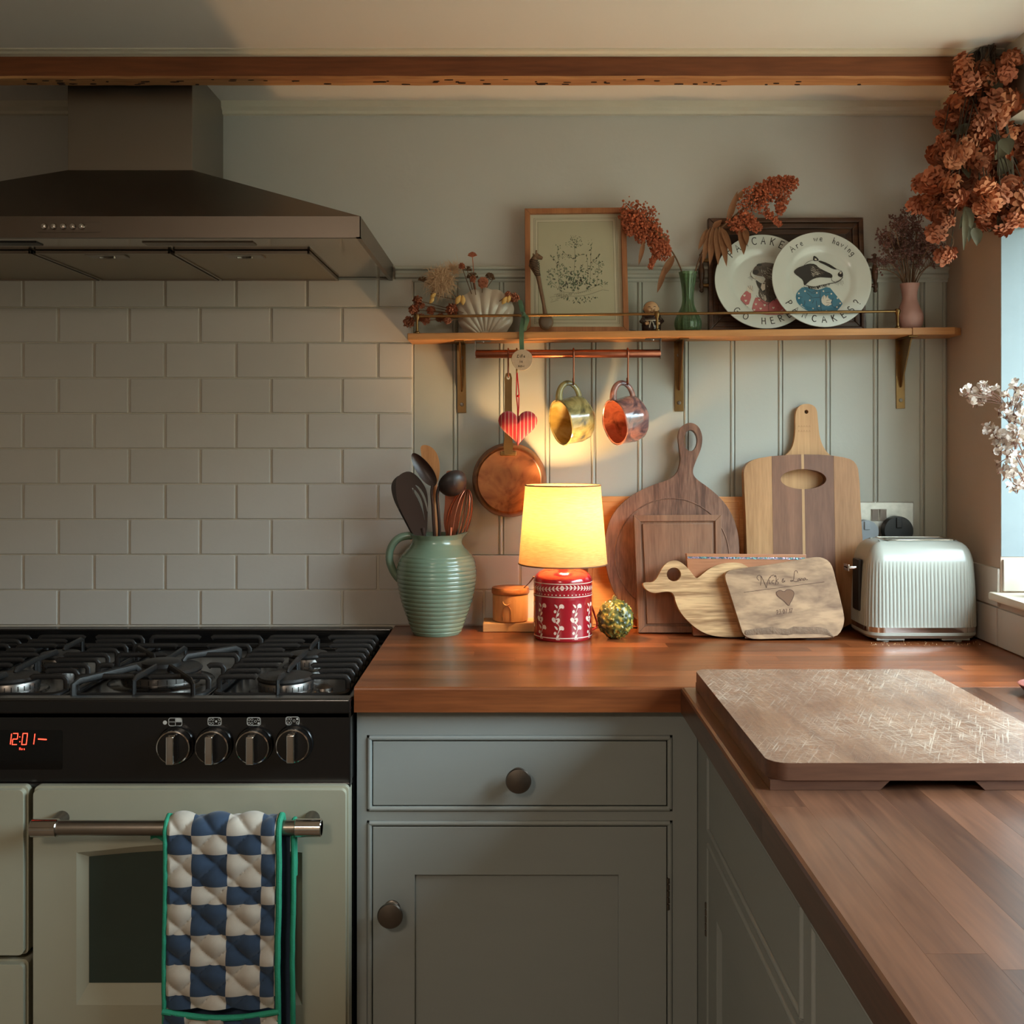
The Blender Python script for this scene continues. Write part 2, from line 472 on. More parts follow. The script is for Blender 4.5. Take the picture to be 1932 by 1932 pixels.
# right wall with the window opening
rw = MB()
T = .30
rw.box(XR, XR + T, WIN_Y0, .1, .0, ZC + .05)
rw.box(XR, XR + T, YB, WIN_Y1, .0, ZC + .05)
rw.box(XR, XR + T, WIN_Y1, WIN_Y0, .0, WIN_Z0 - .012)
rw.box(XR, XR + T, WIN_Y1, WIN_Y0, WIN_Z1, ZC + .05)
wall_right = structure(rw, 'wall_right', M_rwall)
# low tiles along the right wall (below the sill) and in the window recess
for r in range(2):
    z0 = ZT0 + r * TP; off = .093 if r == 0 else .04
    y = -.0; yy = [-.012]
    if r == 1:      # beside the opening only
        for a, b_ in ((-.012, -.105), (-.105, WIN_Y0)):
            put_tile(wall_right, XR + .003, (a + b_) / 2, z0 + TP / 2, abs(b_ - a), TP, -PI / 2)
    else:
        y = -.012; first = True
        while y > -2.2:
            ye = y - (off if first else TW); first = False
            put_tile(wall_right, XR + .003, (y + ye) / 2, z0 + TP / 2 - .0, abs(ye - y), TP, -PI / 2)
            y = ye
zt = WIN_Z0
for k in range(2):
    put_tile(wall_right, XR + .075 + k * .15, WIN_Y0 + .002, 1.0395 + TP / 2 - .006, .15, TP - .012)
# sill
sl = MB(); sl.box(XR - .018, XR + T - .02, WIN_Y1 - .03, WIN_Y0 + .016, WIN_Z0 - .014, WIN_Z0 + .002, bev=.004)
structure(sl, 'trim_3', M_cream)
# painted lining of the far window jamb
jl = MB(); jl.box(XR + .0006, XR + T - .03, WIN_Y0 - .0012, WIN_Y0 + .01, 1.1065, WIN_Z1); structure(jl, 'trim_7', plain('jamb_paint', C(122, 134, 138), .5))
# window
wf = MB()
fx0, fx1 = WIN_X - .02, WIN_X + .02
for a, b_, c, d in ((WIN_Y1, WIN_Y0, WIN_Z0, WIN_Z0 + .05), (WIN_Y1, WIN_Y0, WIN_Z1 - .05, WIN_Z1), (WIN_Y1, WIN_Y1 + .05, WIN_Z0 + .05, WIN_Z1 - .05), (WIN_Y0 - .05, WIN_Y0, WIN_Z0 + .05, WIN_Z1 - .05),
                    ((WIN_Y0 + WIN_Y1) / 2 - .018, (WIN_Y0 + WIN_Y1) / 2 + .018, WIN_Z0 + .05, WIN_Z1 - .05)):
    wf.box(fx0, fx1, a, b_, c, d, bev=.003)
window = structure(wf, 'window_1', M_cream)
mg, nt, b_ = newmat('window_glass'); N, L = nt.nodes, nt.links
tr = N.new('ShaderNodeBsdfTransparent'); gl = N.new('ShaderNodeBsdfGlossy'); gl.inputs['Roughness'].default_value = .02
lw = N.new('ShaderNodeLayerWeight'); pw_ = N.new('ShaderNodeMath'); pw_.operation = 'POWER'; pw_.inputs[1].default_value = 5; L.new(lw.outputs['Facing'], pw_.inputs[0])
fr = N.new('ShaderNodeMath'); fr.operation = 'MULTIPLY_ADD'; fr.inputs[1].default_value = .7; fr.inputs[2].default_value = .04; L.new(pw_.outputs[0], fr.inputs[0]); mxs = N.new('ShaderNodeMixShader')
L.new(fr.outputs[0], mxs.inputs[0]); L.new(tr.outputs[0], mxs.inputs[1]); L.new(gl.outputs[0], mxs.inputs[2])
L.new(mxs.outputs[0], N['Material Output'].inputs[0])
ym = (WIN_Y0 + WIN_Y1) / 2
for a, c in ((WIN_Y1 + .05, ym - .02), (ym + .02, WIN_Y0 - .05)):
    g = MB(); g.box(WIN_X - .002, WIN_X + .002, a, c, WIN_Z0 + .05, WIN_Z1 - .05); g.build('pane', mg, window)
# ceiling, floor, walls the camera does not see
c_ = MB(); c_.box(XL - .1, XR + T, YB, .1, ZC, ZC + .08); structure(c_, 'ceiling', M_ceil)
M_floor = plain('floor_tiles', C(120, 104, 88), .5, var=.15, scale=4)
c_ = MB(); c_.box(XL - .1, XR + T, YB, .1, -.05, 0); structure(c_, 'floor', M_floor)
M_far = plain('far_wall_paint', C(170, 160, 146), .8)
c_ = MB(); c_.box(XL - .1, XL, YB, .1, 0, ZC); structure(c_, 'wall_left', M_far)
c_ = MB(); c_.box(XL - .1, XR + T, YB - .1, YB, 0, ZC + .05); structure(c_, 'wall_front', M_far)
# mouldings either side of the beam, and along the right wall
mould([(-.298, ZC + .001), (-.326, ZC + .001), (-.326, ZC - .002), (-.318, ZC - .003), (-.312, ZC - .0055), (-.298, ZC - .006)], XL, XR - .02, 'trim_4', M_cream)
mould([(XR, 2.030), (XR - .018, 2.032), (XR - .022, ZC + .001), (XR, ZC + .001)], -.022, -.242, 'trim_5', M_cream, axis='Y')
mould([(XR, 2.030), (XR - .018, 2.032), (XR - .022, ZC + .001), (XR, ZC + .001)], -.321, -2.3, 'trim_6', M_cream, axis='Y')
# ceiling beam: rough-hewn timber
def beam():
    t = thing('ceiling_beam', 'dark brown timber beam with worm-holed pale underside running along the ceiling', 'beam', (-.7, -.27, 2.006))
    x0, x1 = XL, XR
    y0, y1, z0, z1 = -.298, -.254, 2.007, ZC + .001
    n = 90
    def zz(u, k): return z0 + .002 * noise.noise(Vector((u * 40, k, 0))) - .004 * (u - .5)
    mb = MB()
    def fn(u, v):
        x = x0 + (x1 - x0) * u
        # section: top front -> bottom front -> bottom back -> top back
        zf = z0 + .0015 * noise.noise(Vector((x * 14, 3, 0))) + .001 * noise.noise(Vector((x * 60, 1, 0)))
        pts = [(y0, z1), (y0, zf + .006), (y0 + .001, zf + .003)]
        p = [(y0, z1), (y0, zf + .004), (y0 + .003, zf), (y1, zf + .001), (y1, z1)][round(v * 4)]
        return Vector((x, p[0], p[1]))
    mb.grid(fn, n, 4, sm=False, mfn=lambda u, v: 0 if (v < .25 or v > .75) else 1)
    mb.build('timber', [M_beam, M_beamu], t, world=True)
    hb = MB()
    for i in range(70):
        x = rnd.uniform(-1.0, XR - .05); y = rnd.uniform(-.292, -.26)
        w = rnd.uniform(.002, .009); h = rnd.uniform(.0008, .002)
        hb.lathe([(1e-6, -.0009), (h, -.0004), (h, .0015)], 6, (x, y, z0 - .0006))
        k = len(hb.v) - 18
        for j in range(k, len(hb.v)): hb.v[j].x = x + (hb.v[j].x - x) * w / h
    hb.build('wormholes', plain('hole_dark', C(50, 28, 18), .9), t, world=True, kind='stuff')
beam()
# ---------------------------------------------------------------- handwriting: polyline glyphs in a unit box
def _arc(cx, cy, rx, ry, a0, a1, n=10): return [(cx + rx * math.cos(R(a0 + (a1 - a0) * i / n)), cy + ry * math.sin(R(a0 + (a1 - a0) * i / n))) for i in range(n + 1)]
GL = {
 'P': [[(.08, 0), (.08, 1)], [(.08, 1)] + _arc(.3, .75, .3, .25, 90, -90) + [(.08, .48)]],
 'A': [[(0, 0), (.34, 1), (.66, 0)], [(.12, .36), (.56, .36)]],
 'N': [[(.05, 0), (.07, 1), (.6, .02), (.62, 1)]],
 'C': [_arc(.42, .5, .38, .5, 50, 310, 14)],
 'K': [[(.06, 0), (.06, 1)], [(.58, 1), (.08, .45)], [(.22, .55), (.62, 0)]],
 'E': [[(.06, 0), (.06, 1)], [(.06, 1), (.52, 1)], [(.06, .52), (.46, .54)], [(.06, 0), (.54, .02)]],
 'S': [_arc(.34, .74, .26, .25, 40, 270, 9) + _arc(.34, .25, .28, .25, 90, -140, 9)],
 'G': [_arc(.42, .5, .38, .5, 50, 330, 14) + [(.76, .45), (.46, .45)]],
 'O': [_arc(.4, .5, .36, .48, 90, 450, 18)],
 'H': [[(.06, 0), (.06, 1)], [(.58, 0), (.58, 1)], [(.06, .5), (.58, .52)]],
 'R': [[(.08, 0), (.08, 1)], [(.08, 1)] + _arc(.3, .76, .28, .24, 90, -90) + [(.08, .5)], [(.25, .5), (.6, 0)]],
 'D': [[(.08, 0), (.08, 1)], [(.08, 1)] + _arc(.2, .5, .4, .5, 90, -90) + [(.08, 0)]],
 'L': [[(.5, .78), (.42, 1), (.26, .95), (.2, .6), (.16, .2), (.02, .04), (-.08, .14), (.1, .12), (.4, .0), (.62, .12)]],
 '?': [_arc(.3, .75, .24, .24, 160, -60, 9) + [(.3, .36), (.3, .26)], [(.29, .04), (.32, .0)]],
 'M': [[(.04, 0), (.06, 1), (.34, .3), (.62, 1), (.66, 0)]],
 'r': [[(.06, 0), (.06, .55)], [(.06, .38), (.2, .55), (.34, .5)]],
 'e': [[(.06, .3), (.4, .32), (.34, .54), (.14, .54), (.05, .28), (.14, .03), (.4, .06)]],
 'w': [[(.0, .5), (.12, .03), (.27, .42), (.4, .03), (.56, .5)]],
 'h': [[(.06, 0), (.06, 1)], [(.06, .35), (.2, .55), (.33, .45), (.36, 0)]],
 'a': [_arc(.22, .27, .19, .26, 60, 400, 12) + [(.42, .05), (.5, .0)]],
 'v': [[(.0, .5), (.18, .02), (.36, .52)]],
 'i': [[(.06, 0), (.06, .5)], [(.06, .7), (.08, .74)]],
 'n': [[(.05, 0), (.05, .54)], [(.05, .36), (.2, .55), (.33, .44), (.36, 0)]],
 'g': [_arc(.22, .27, .18, .25, 60, 400, 12), [(.4, .5), (.42, -.2), (.25, -.42), (.05, -.32)]],
 'o': [_arc(.22, .27, .2, .26, 90, 450, 14)],
 's': [_arc(.2, .4, .14, .14, 40, 270, 6) + _arc(.2, .13, .15, .14, 90, -140, 6)],
 'f': [[(.36, .9), (.22, 1), (.12, .85), (.12, 0)], [(.0, .52), (.3, .54)]],
 't': [[(.14, .9), (.14, .05), (.3, .0)], [(.0, .55), (.3, .56)]],
 'c': [_arc(.22, .27, .19, .26, 50, 310, 10)],
 'k': [[(.06, 0), (.1, .9), (.24, .98), (.26, .8), (.08, .3)], [(.34, .52), (.1, .28), (.2, .3), (.3, .02), (.44, .06)]],
 '&': [[(.5, .1), (.2, .55), (.16, .78), (.3, .86), (.36, .68), (.1, .34), (.08, .1), (.26, 0), (.46, .3)]],
 '2': [[(.04, .75), (.14, .98), (.36, .95), (.42, .72), (.2, .3), (.02, .02), (.48, .04)]],
 '3': [[(.06, .95), (.4, .96), (.2, .6), (.42, .45), (.38, .1), (.16, -.02), (.02, .12)]],
 '0': [_arc(.24, .48, .2, .48, 90, 450, 14)],
 '7': [[(.02, .92), (.44, .96), (.2, .4), (.12, 0)]],
 '1': [[(.08, .8), (.2, .98), (.2, 0)]],
 '.': [[(.05, .0), (.08, .04)]],
}
ADV = {c: max(p[0] for st in g for p in st) + .2 for c, g in GL.items()}; ADV[' '] = .45
def write(mb, text, h, w, fn, x0=0, z0=0, gap=0.0, mi=0, sx=1.0):
    x = x0
    for ch in text:
        if ch in GL:
            for st in GL[ch]: mb.stroke([(x + u * h * sx, z0 + v * h) for u, v in st], w, fn, mi)
        x += (ADV[ch] * sx + gap) * h
    return x
# ---------------------------------------------------------------- extractor hood
def hood():
    t = thing('extractor_hood', 'large brushed steel chimney extractor hood above the range cooker', 'extractor hood', (-.748, -.02, 1.672))
    xl, xr, xc = -1.234, -.262, -.748
    yf, yb, z0, z1 = -.4925, -.002, 1.672, 1.707
    dxl, dxr, dyf, dz = -.869, -.6266, -.225, 1.853
    m = MB()   # pyramid canopy
    v = [(xl, yf, z1), (xr, yf, z1), (xr, yb, z1), (xl, yb, z1), (dxl, dyf, dz), (dxr, dyf, dz), (dxr, yb, dz), (dxl, yb, dz)]
    m.add(v, [(0, 1, 5, 4), (1, 2, 6, 5), (3, 0, 4, 7), (4, 5, 6, 7)])
    m.build('canopy', M_steel_dark, t, world=True)
    m = MB()
    m.box(xl, xr, yf, yf + .0015, z0, z1); m.box(xl, xl + .0015, yf, yb, z0, z1); m.box(xr - .0015, xr, yf, yb, z0, z1)
    m.box(xl, xr, yf, yf + .01, z0 - .0012, z0, ); m.box(xr - .008, xr, yf, yb, z0 - .0012, z0)
    m.build('fascia', M_steel_dark, t, world=True)
    m = MB(); m.box(dxl, dxr, dyf, yb, dz - .004, ZC - .001, bev=.0015)
    m.build('duct', M_steel, t, world=True)
    m = MB(); m.box(xl + .002, xr - .002, yf + .002, yb, z0 + .004, z0 + .008)
    # light slots
    under = m.build('underside', M_steel_mirror, t, world=True)
    for x0, x1 in ((-.655, -.46), (-1.03, -.84)):
        q = MB(); q.box(x0, x1, -.428, -.398, z0 + .002, z0 + .0045, bev=.001)
        q.build('lamp_cover', M_blackp if x0 < -.9 else M_steel_dark, under, world=True)
    for i, (a, b) in enumerate(((-.6265, -.376), (-.881, -.631), (-1.13, -.886))):
        f = MB(); f.box(a + .004, b - .004, -.342, -.024, z0 + .000, z0 + .003)
        fo = f.build('grease_filter', M_filter, t, world=True)
        r = MB()
        for x0, x1, y0, y1 in ((a, b, -.347, -.341), (a, b, -.025, -.018), (a, a + .005, -.347, -.02), (b - .005, b, -.347, -.02)):
            r.box(x0, x1, y0, y1, z0 - .003, z0 + .003, bev=.0008)
        r.build('filter_frame', M_steel, fo, world=True)
        l = MB(); cx = (a + b) / 2
        l.box(cx - .035, cx + .035, -.338, -.300, z0 - .004, z0 - .0002, bev=.001)
        l.tube([(cx - .014 + .028 * k / 8, -.322 + .007 * math.sin(PI * k / 8), z0 - .0055) for k in range(9)], .0018, 6)
        l.build('latch', M_steel, fo, world=True)
    q = P(131, 428, yf)
    c = MB(); c.prism(rrect(q.x - .055, q.x + .054, q.z - .0095, q.z + .0095, .003), yf - .0012, yf, bev=.0005)
    c.build('control_plate', M_steel_dark, t, world=True)
    for px in (84, 102, 120, 138, 155):
        p = P(px, 428, yf - .002)
        k = MB(); k.lathe([(.0055, 0), (.0055, .003), (.0042, .0055), (.002, .0065), (1e-6, .0067)], 16, (p.x, yf - .001, q.z), axis=(0, -1, 0))
        k.build('button', M_chrome, t, world=True)
hood()

# ---------------------------------------------------------------- range cooker
CKX0, CKX1, CKY = -1.28, -.2605, -.612
HB = .900     # hob surface
def cooker():
    t = thing('range_cooker', 'black and cream range cooker with chrome knobs, clock and oven doors', 'cooker', (-.78, -.35, 0))
    b = MB(); b.box(CKX0, CKX1, CKY + .03, -.02, .10, .889)
    b.box(CKX0 + .02, CKX1 - .02, CKY + .06, -.03, 0, .10)
    b.build('body', M_black, t, world=True)
    h = MB()
    h.box(CKX0, CKX1, CKY, -.016, .888, HB)
    h.box(CKX0, CKX1, CKY, CKY + .02, HB, .918, bev=.003); h.box(CKX1 - .010, CKX1, CKY + .02, -.03, HB, .914, bev=.003)
    h.box(CKX0, CKX0 + .012, CKY + .02, -.03, HB, .914, bev=.003)
    h.box(CKX0, CKX1, -.045, -.013, HB, .932, bev=.004)
    for x in (-.507, -.747, -.975): h.box(x - .002, x + .002, CKY + .03, -.06, HB, HB + .0025, bev=.0008)
    h.build('hob_top', M_black, t, world=True)
    z0, z1 = .7835, .918
    c = MB(); c.box(CKX0, CKX1, CKY - .0, CKY + .03, z0, z1 - .018, bev=.003); c.box(CKX0, CKX1, CKY - .004, CKY + .03, z1 - .024, z1 - .001, bev=.004)
    c.box(CKX0, CKX1, CKY - .004, CKY + .02, z0 - .006, z0 + .002, bev=.002)
    panel = c.build('control_panel', M_black, t, world=True)
    yk = CKY
    for px, py in ((333, 1405), (405, 1405), (481, 1405), (556, 1402)):
        p = P(px, py, yk)
        k = MB(); k.lathe([(.030, 0), (.030, .003), (.0285, .005)], 40, p, axis=(0, -1, 0))
        ko = k.build('knob', M_black, t, world=True)
        k = MB(); k.lathe([(.0265, .004), (.0265, .0165)], 40, p, axis=(0, -1, 0), cap=False); k.build('knob_skirt', M_black, ko, world=True)
        k = MB(); k.lathe([(.0265, .0165), (.0262, .0182), (.0245, .0190), (.0242, .0180)], 40, p, axis=(0, -1, 0), cap=False); k.build('chrome_ring', M_chrome, ko, world=True)
        k = MB(); k.lathe([(.0245, .0), (.0245, .0180), (1e-6, .0186)], 32, p, axis=(0, -1, 0), cap=False); k.build('knob_face', M_black, ko, world=True)
        k = MB(); k.box(p.x - .0062, p.x + .0062, yk - .036, yk - .018, p.z - .022, p.z + .022, bev=.002, seg=3)
        k.build('grip', M_chrome, ko, world=True)
    # printed icons above the knobs
    ic = MB(); y_ = yk - .0004
    f = lambda a, b_: Vector((a, y_, b_))
    for j, (px, py) in enumerate(((331, 1362), (405, 1361), (479, 1361), (552, 1360))):
        p = P(px, py, yk); w, h_ = .0105, .0062
        o = rrect(p.x - w, p.x + w, p.z - h_, p.z + h_, .003); ic.stroke(o + [o[0]], .0009, f)
        ic.stroke([(p.x, p.z - h_), (p.x, p.z - h_ - .010)], .0009, f)
        if j == 0:
            ic.poly([(p.x, p.z), (p.x + w, p.z), (p.x + w, p.z + h_), (p.x, p.z + h_)], f)
            ic.stroke([(p.x - w, p.z), (p.x + w, p.z)], .0008, f); ic.stroke([(p.x, p.z - h_), (p.x, p.z + h_)], .0008, f)
            ic.poly(ell(p.x - .0165, p.z - .001, .0034, .0034, 10), f)
        else:
            for cx, cz, act in ((-.0075, .003, 0), (-.0075, -.003, 0), (-.003, .003, 0), (-.003, -.003, 0), (.0025, 0, j == 1), (.0075, .003, j == 3), (.0075, -.003, j == 2)):
                o = ell(p.x + cx, p.z + cz, .0018, .0018, 10)
                if act: ic.poly(o, f)
                else: ic.stroke(o + [o[0]], .0006, f)
    # touch symbols under the clock
    for j, px in enumerate((5, 40, 76)):
        p = P(px, 1437, yk); o = rrect(p.x - .0062, p.x + .0062, p.z - .0065, p.z + .0065, .001); ic.stroke(o + [o[0]], .0007, f)
        if j == 0: ic.stroke([(p.x - .003, p.z), (p.x + .003, p.z)], .0009, f)
        if j == 2: ic.stroke([(p.x - .003, p.z), (p.x + .003, p.z)], .0009, f); ic.stroke([(p.x, p.z - .003), (p.x, p.z + .003)], .0009, f)
        if j == 1:
            o = ell(p.x, p.z, .0028, .0028, 14, R(60), R(360)); ic.stroke(o, .0008, f)
            ic.poly([(p.x + .001, p.z + .0005), (p.x + .0042, p.z + .0005), (p.x + .0028, p.z + .0032)], f)
    ic.build('printed_symbols', M_white, panel, world=True)
    # clock
    q = P(52, 1404, yk)
    c = MB(); c.prism(rrect(q.x - .055, q.x + .055, q.z - .04, q.z + .022, .002), yk - .0006, yk, bev=0)
    disp = c.build('clock_display', plain('display_glass', C(8, 8, 8), .05), t, world=True)
    dg = MB(); y_ = yk - .0011
    seg = {'1': 'bc', '2': 'abged', '0': 'abcdef'}
    def digit(ch, px):
        p = P(px, 1394, yk); w, h_ = .0036, .0088; sk = .12
        g = lambda a, b_: (p.x + a + b_ * sk, p.z + b_)
        S7 = {'a': ((-w, h_), (w, h_)), 'b': ((w, h_ - .0008), (w, .0006)), 'c': ((w, -.0006), (w, -h_ + .0008)), 'd': ((-w, -h_), (w, -h_)),
              'e': ((-w, -.0006), (-w, -h_ + .0008)), 'f': ((-w, h_ - .0008), (-w, .0006)), 'g': ((-w + .0005, 0), (w - .0005, 0))}
        for s_ in seg[ch]: dg.stroke([g(*S7[s_][0]), g(*S7[s_][1])], .0014, f2)
    f2 = lambda a, b_: Vector((a, y_, b_))
    for ch, px in (('1', 17), ('2', 29), ('0', 47), ('1', 61)): digit(ch, px)
    for py in (1390, 1399):
        p = P(38, py, yk); dg.poly(ell(p.x, p.z, .0009, .0009, 8), f2)
    a, b2 = P(73, 1394, yk), P(88, 1395, yk); dg.stroke([(a.x, a.z), (b2.x, b2.z)], .002, f2)
    p = P(43, 1412, yk)
    for k, ch in enumerate('Mon'): 
        for st in GL[ch]: dg.stroke([(p.x - .005 + k * .0036 + u * .0028, p.z - .002 + v * .0036) for u, v in st], .0007, f2)
    dg.build('clock_digits', M_red_led, disp, world=True)
    # doors
    yd = CKY - .002
    def door(x0, x1, za, zb, win=None, name='oven_door'):
        m = MB(); m.prism(rrect(x0, x1, za, zb, .008), yd - .013, yd + .02, bev=.005, seg=3)
        m_holes = ()
        o = m.build(name, M_enamel, t, world=True)
        m = MB()
        # slim raised inner field
        r = rrect(x0 + .003, x1 - .003, za + .003, zb - .003, .008)
        m.prism(r, yd - .0245, yd - .0125, bev=.004, seg=3)
        if win is None: m.build('door_panel', M_enamel, o, world=True)
        else:
            wx0, wx1, wz0, wz1 = win
            arch = [(wx0 + (wx1 - wx0) * i / 14, wz1 - .006 + .010 * math.sin(PI * i / 14)) for i in range(15)]
            outer = [(wx0 - .016, wz0 - .030), (wx1 + .016, wz0 - .030)] + [(a_, b_ + .014 - .008 * abs((a_ - (wx0 + wx1) / 2) / (wx1 - wx0))) for a_, b_ in
                     [(wx1 + .016, arch[-1][1])] + arch[::-1][1:-1] + [(wx0 - .016, arch[0][1])]]
            inner = [(wx0, wz0), (wx1, wz0)] + arch[::-1]
            m = MB(); m.prism(r, yd - .0245, yd - .0125, bev=.0025, holes=[outer[::-1]])
            m.build('door_panel', M_enamel, o, world=True)
            # sloping reveal
            n = len(outer)
            if len(inner) == n:
                bz = MB(); bz.add([(a_, yd - .0245, b_) for a_, b_ in outer] + [(a_, yd - .0148, b_) for a_, b_ in inner],
                                  [(i, (i + 1) % n, n + (i + 1) % n, n + i) for i in range(n)], sm=False)
                bz.build('window_bezel', M_enamel, o, world=True)
            g = MB(); g.prism(inner, yd - .0155, yd - .0135)
            g.build('oven_glass', M_glassdark, o, world=True)
        return o
    w1 = P(165, 1858, yd - .022); w2 = P(560, 1612, yd - .022)
    xa, xb = P(60, 1484, yd - .022).x, CKX1 - .001
    ztop = P(60, 1486, yd - .022).z
    dr = door(xa, xb, .30, ztop, (w1.x, (xa + xb) / 2 * 2 - w1.x - .0, w1.z, w2.z))
    door(CKX0 + .002, P(49, 1484, yd - .022).x, P(0, 1805, yd - .022).z, ztop, None, 'grill_door')
    door(CKX0 + .002, P(49, 1484, yd - .022).x, .12, P(0, 1815, yd - .022).z, None, 'lower_oven_door')
    door(xa, xb, .12, .295, None, 'drawer_front')
    # handles
    def handle(par, x0, x1, z):
        yh = yd - .068
        m = MB(); m.tube([(x0, yh, z), (x1, yh, z)], .0112, 20); h_ = m.build('door_handle', M_steel, par, world=True)
        for s_ in (0, 1):
            xa_ = x0 if s_ == 0 else x1 - .040
            m = MB(); m.tube([(xa_, yh, z), (xa_ + .001, yh, z), (xa_ + .039, yh, z), (xa_ + .040, yh, z)], [.0125, .0135, .0135, .0125], 24)
            m.build('end_cap', M_chrome, h_, world=True)
            xp = x0 + .028 if s_ == 0 else x1 - .022
            m = MB(); m.tube([(xp, yh, z), (xp, yd - .018, z + .000)], [.009, .012], 16)
            m.build('post', M_nickel, h_, world=True)
    HZ = P(300, 1562, yd - .068).z
    handle(dr, P(60, 0, yd - .068).x, P(607, 0, yd - .068).x, HZ)
    # burners
    def burner(x, y, r, name='burner', wok=False):
        m = MB()
        m.lathe([(r * 1.35, 0), (r * 1.3, .003), (r * .95, .005)], 32, (x, y, HB))
        o = m.build(name, M_black, t, world=True)
        m = MB(); n = 48
        m.lathe([(r, .004), (r, .016), (r * .96, .019)], n, (x, y, HB), rfn=None)
        m.build('burner_ring', M_alu, o, world=True)
        m = MB()
        for i in range(28):
            a = 2 * PI * i / 28
            m.box(-.0006, .0006, -.0006, .0006, 0, .008)
            k = len(m.v) - 8
            for q in range(k, len(m.v)): m.v[q] = m.v[q] + Vector((x + r * math.cos(a), y + r * math.sin(a), HB + .006))
        m.build('flame_ports', M_blackp, o, world=True, kind='stuff')
        m = MB(); m.lathe([(r * 1.02, .019), (r * 1.04, .022), (r * .98, .026), (r * .6, .0275), (1e-6, .028)], 36, (x, y, HB))
        m.build('burner_cap', M_iron, o, world=True)
        if wok:
            m = MB(); m.lathe([(r * .5, .027), (r * .5, .034), (r * .42, .037), (1e-6, .038)], 30, (x, y, HB)); m.build('inner_cap', M_iron, o, world=True)
        return o
    for x in (-.392, -.862, -1.10):
        burner(x, -.476, .046); burner(x, -.274, .036)
    burner(-.629, -.40, .068, wok=True)
    m = MB(); m.lathe([(.016, 0), (.015, .004), (.006, .010), (1e-6, .011)], 20, (-.328, -.47, HB)); m.build('igniter_boss', M_nickel, t, world=True)
M_alu = plain('burnt_aluminium', C(140, 135, 130), .35, 1, var=.5, scale=60)
cooker()
# ---------------------------------------------------------------- pan supports: liftable cast-iron grates
def grate(x0, x1, label, holes):
    y0, y1 = -.540, -.095; zt = .930; zb = .9065
    t = thing('pan_support', label, 'pan support', ((x0 + x1) / 2, (y0 + y1) / 2, .901), group='cast iron pan supports on the hob')
    g = .004
    fr = MB()
    xa, xb = x0 + .006, x1 - .006
    o = rrect(xa, xb, y0, y1, .018)
    fr.tube([(a, b, zb) for a, b in o], .0045, 6, close=True)
    for a, b in ((xa + .008, y0 + .02), (xb - .008, y0 + .02), (xa + .008, y1 - .02), (xb - .008, y1 - .02)): fr.tube([(a, b, .901), (a, b, zb)], .005, 6)
    fr.build('frame', M_iron, t, world=True)
    def bar(pts, r=.0048):
        m = MB(); m.tube(pts, r, 8, flat=.62, up=((1, 0, 0) if abs(pts[0][0] - pts[-1][0]) < 1e-6 else (0, 1, 0))); m.build('finger', M_iron, t, world=True)
    cx = (x0 + x1) / 2
    n = 9
    wok = len(holes) == 1
    if wok:
        hx, hy, hr = holes[0]
        for sx in (-1, 1):
            for sy in (-1, 1):
                x_e, y_e = cx + sx * .098, hy + sy * .150
                m = MB(); m.tube([(x_e, y_e, zb), (x_e, y_e, zt - .004), (x_e - sx * .006, y_e - sy * .008, zt + .001), (hx + sx * .030, hy + sy * .046, zt + .004), (hx + sx * .026, hy + sy * .040, zt - .004)], .0062, 8, flat=.6, up=(.84, -.55 * sx * sy, 0)); m.build('finger', M_iron, t, world=True)
    for k in range(n):
        if wok and k in (1, 3, 5, 7): continue
        y = y0 + .035 + (y1 - y0 - .07) * k / (n - 1)
        reach = .005
        for hx, hy, hr in holes:
            d = abs(y - hy)
            if d < hr: reach = max(reach, math.sqrt(hr * hr - d * d))
        for s in (-1, 1):
            xe = xa if s < 0 else xb
            xi = cx + s * max(reach, .012 if k in (0, 4, 8) else .03)
            bar([(xe, y, zb), (xe, y, zt - .006), (xe - s * .004, y, zt - .001), (xe - s * .010, y, zt), (xi + s * .004, y, zt), (xi, y, zt - .003)])
    for hx, hy, hr in holes:
        for s in (-1, 1):
            ye = hy + s * (hr + .055)
            ye = max(y0, min(y1, ye))
            bar([(hx, ye, zb + .002), (hx, ye, zt), (hx, ye - s * .010, zt + .003), (hx, hy + s * .020, zt + .001), (hx, hy + s * .016, zt - .004)], .0055)
    return t
grate(-.504, -.275, 'black cast iron pan support over the two right-hand burners, beside the worktop', [(-.392, -.476, .055), (-.392, -.274, .05)])
grate(-.744, -.510, 'black cast iron pan support over the large central wok burner', [(-.629, -.40, .085)])
grate(-.972, -.750, 'black cast iron pan support over the burners left of the wok burner', [(-.862, -.476, .055), (-.862, -.274, .05)])
grate(-1.22, -.978, 'leftmost black cast iron pan support, only its back corner in view', [(-1.10, -.476, .055), (-1.10, -.274, .05)])

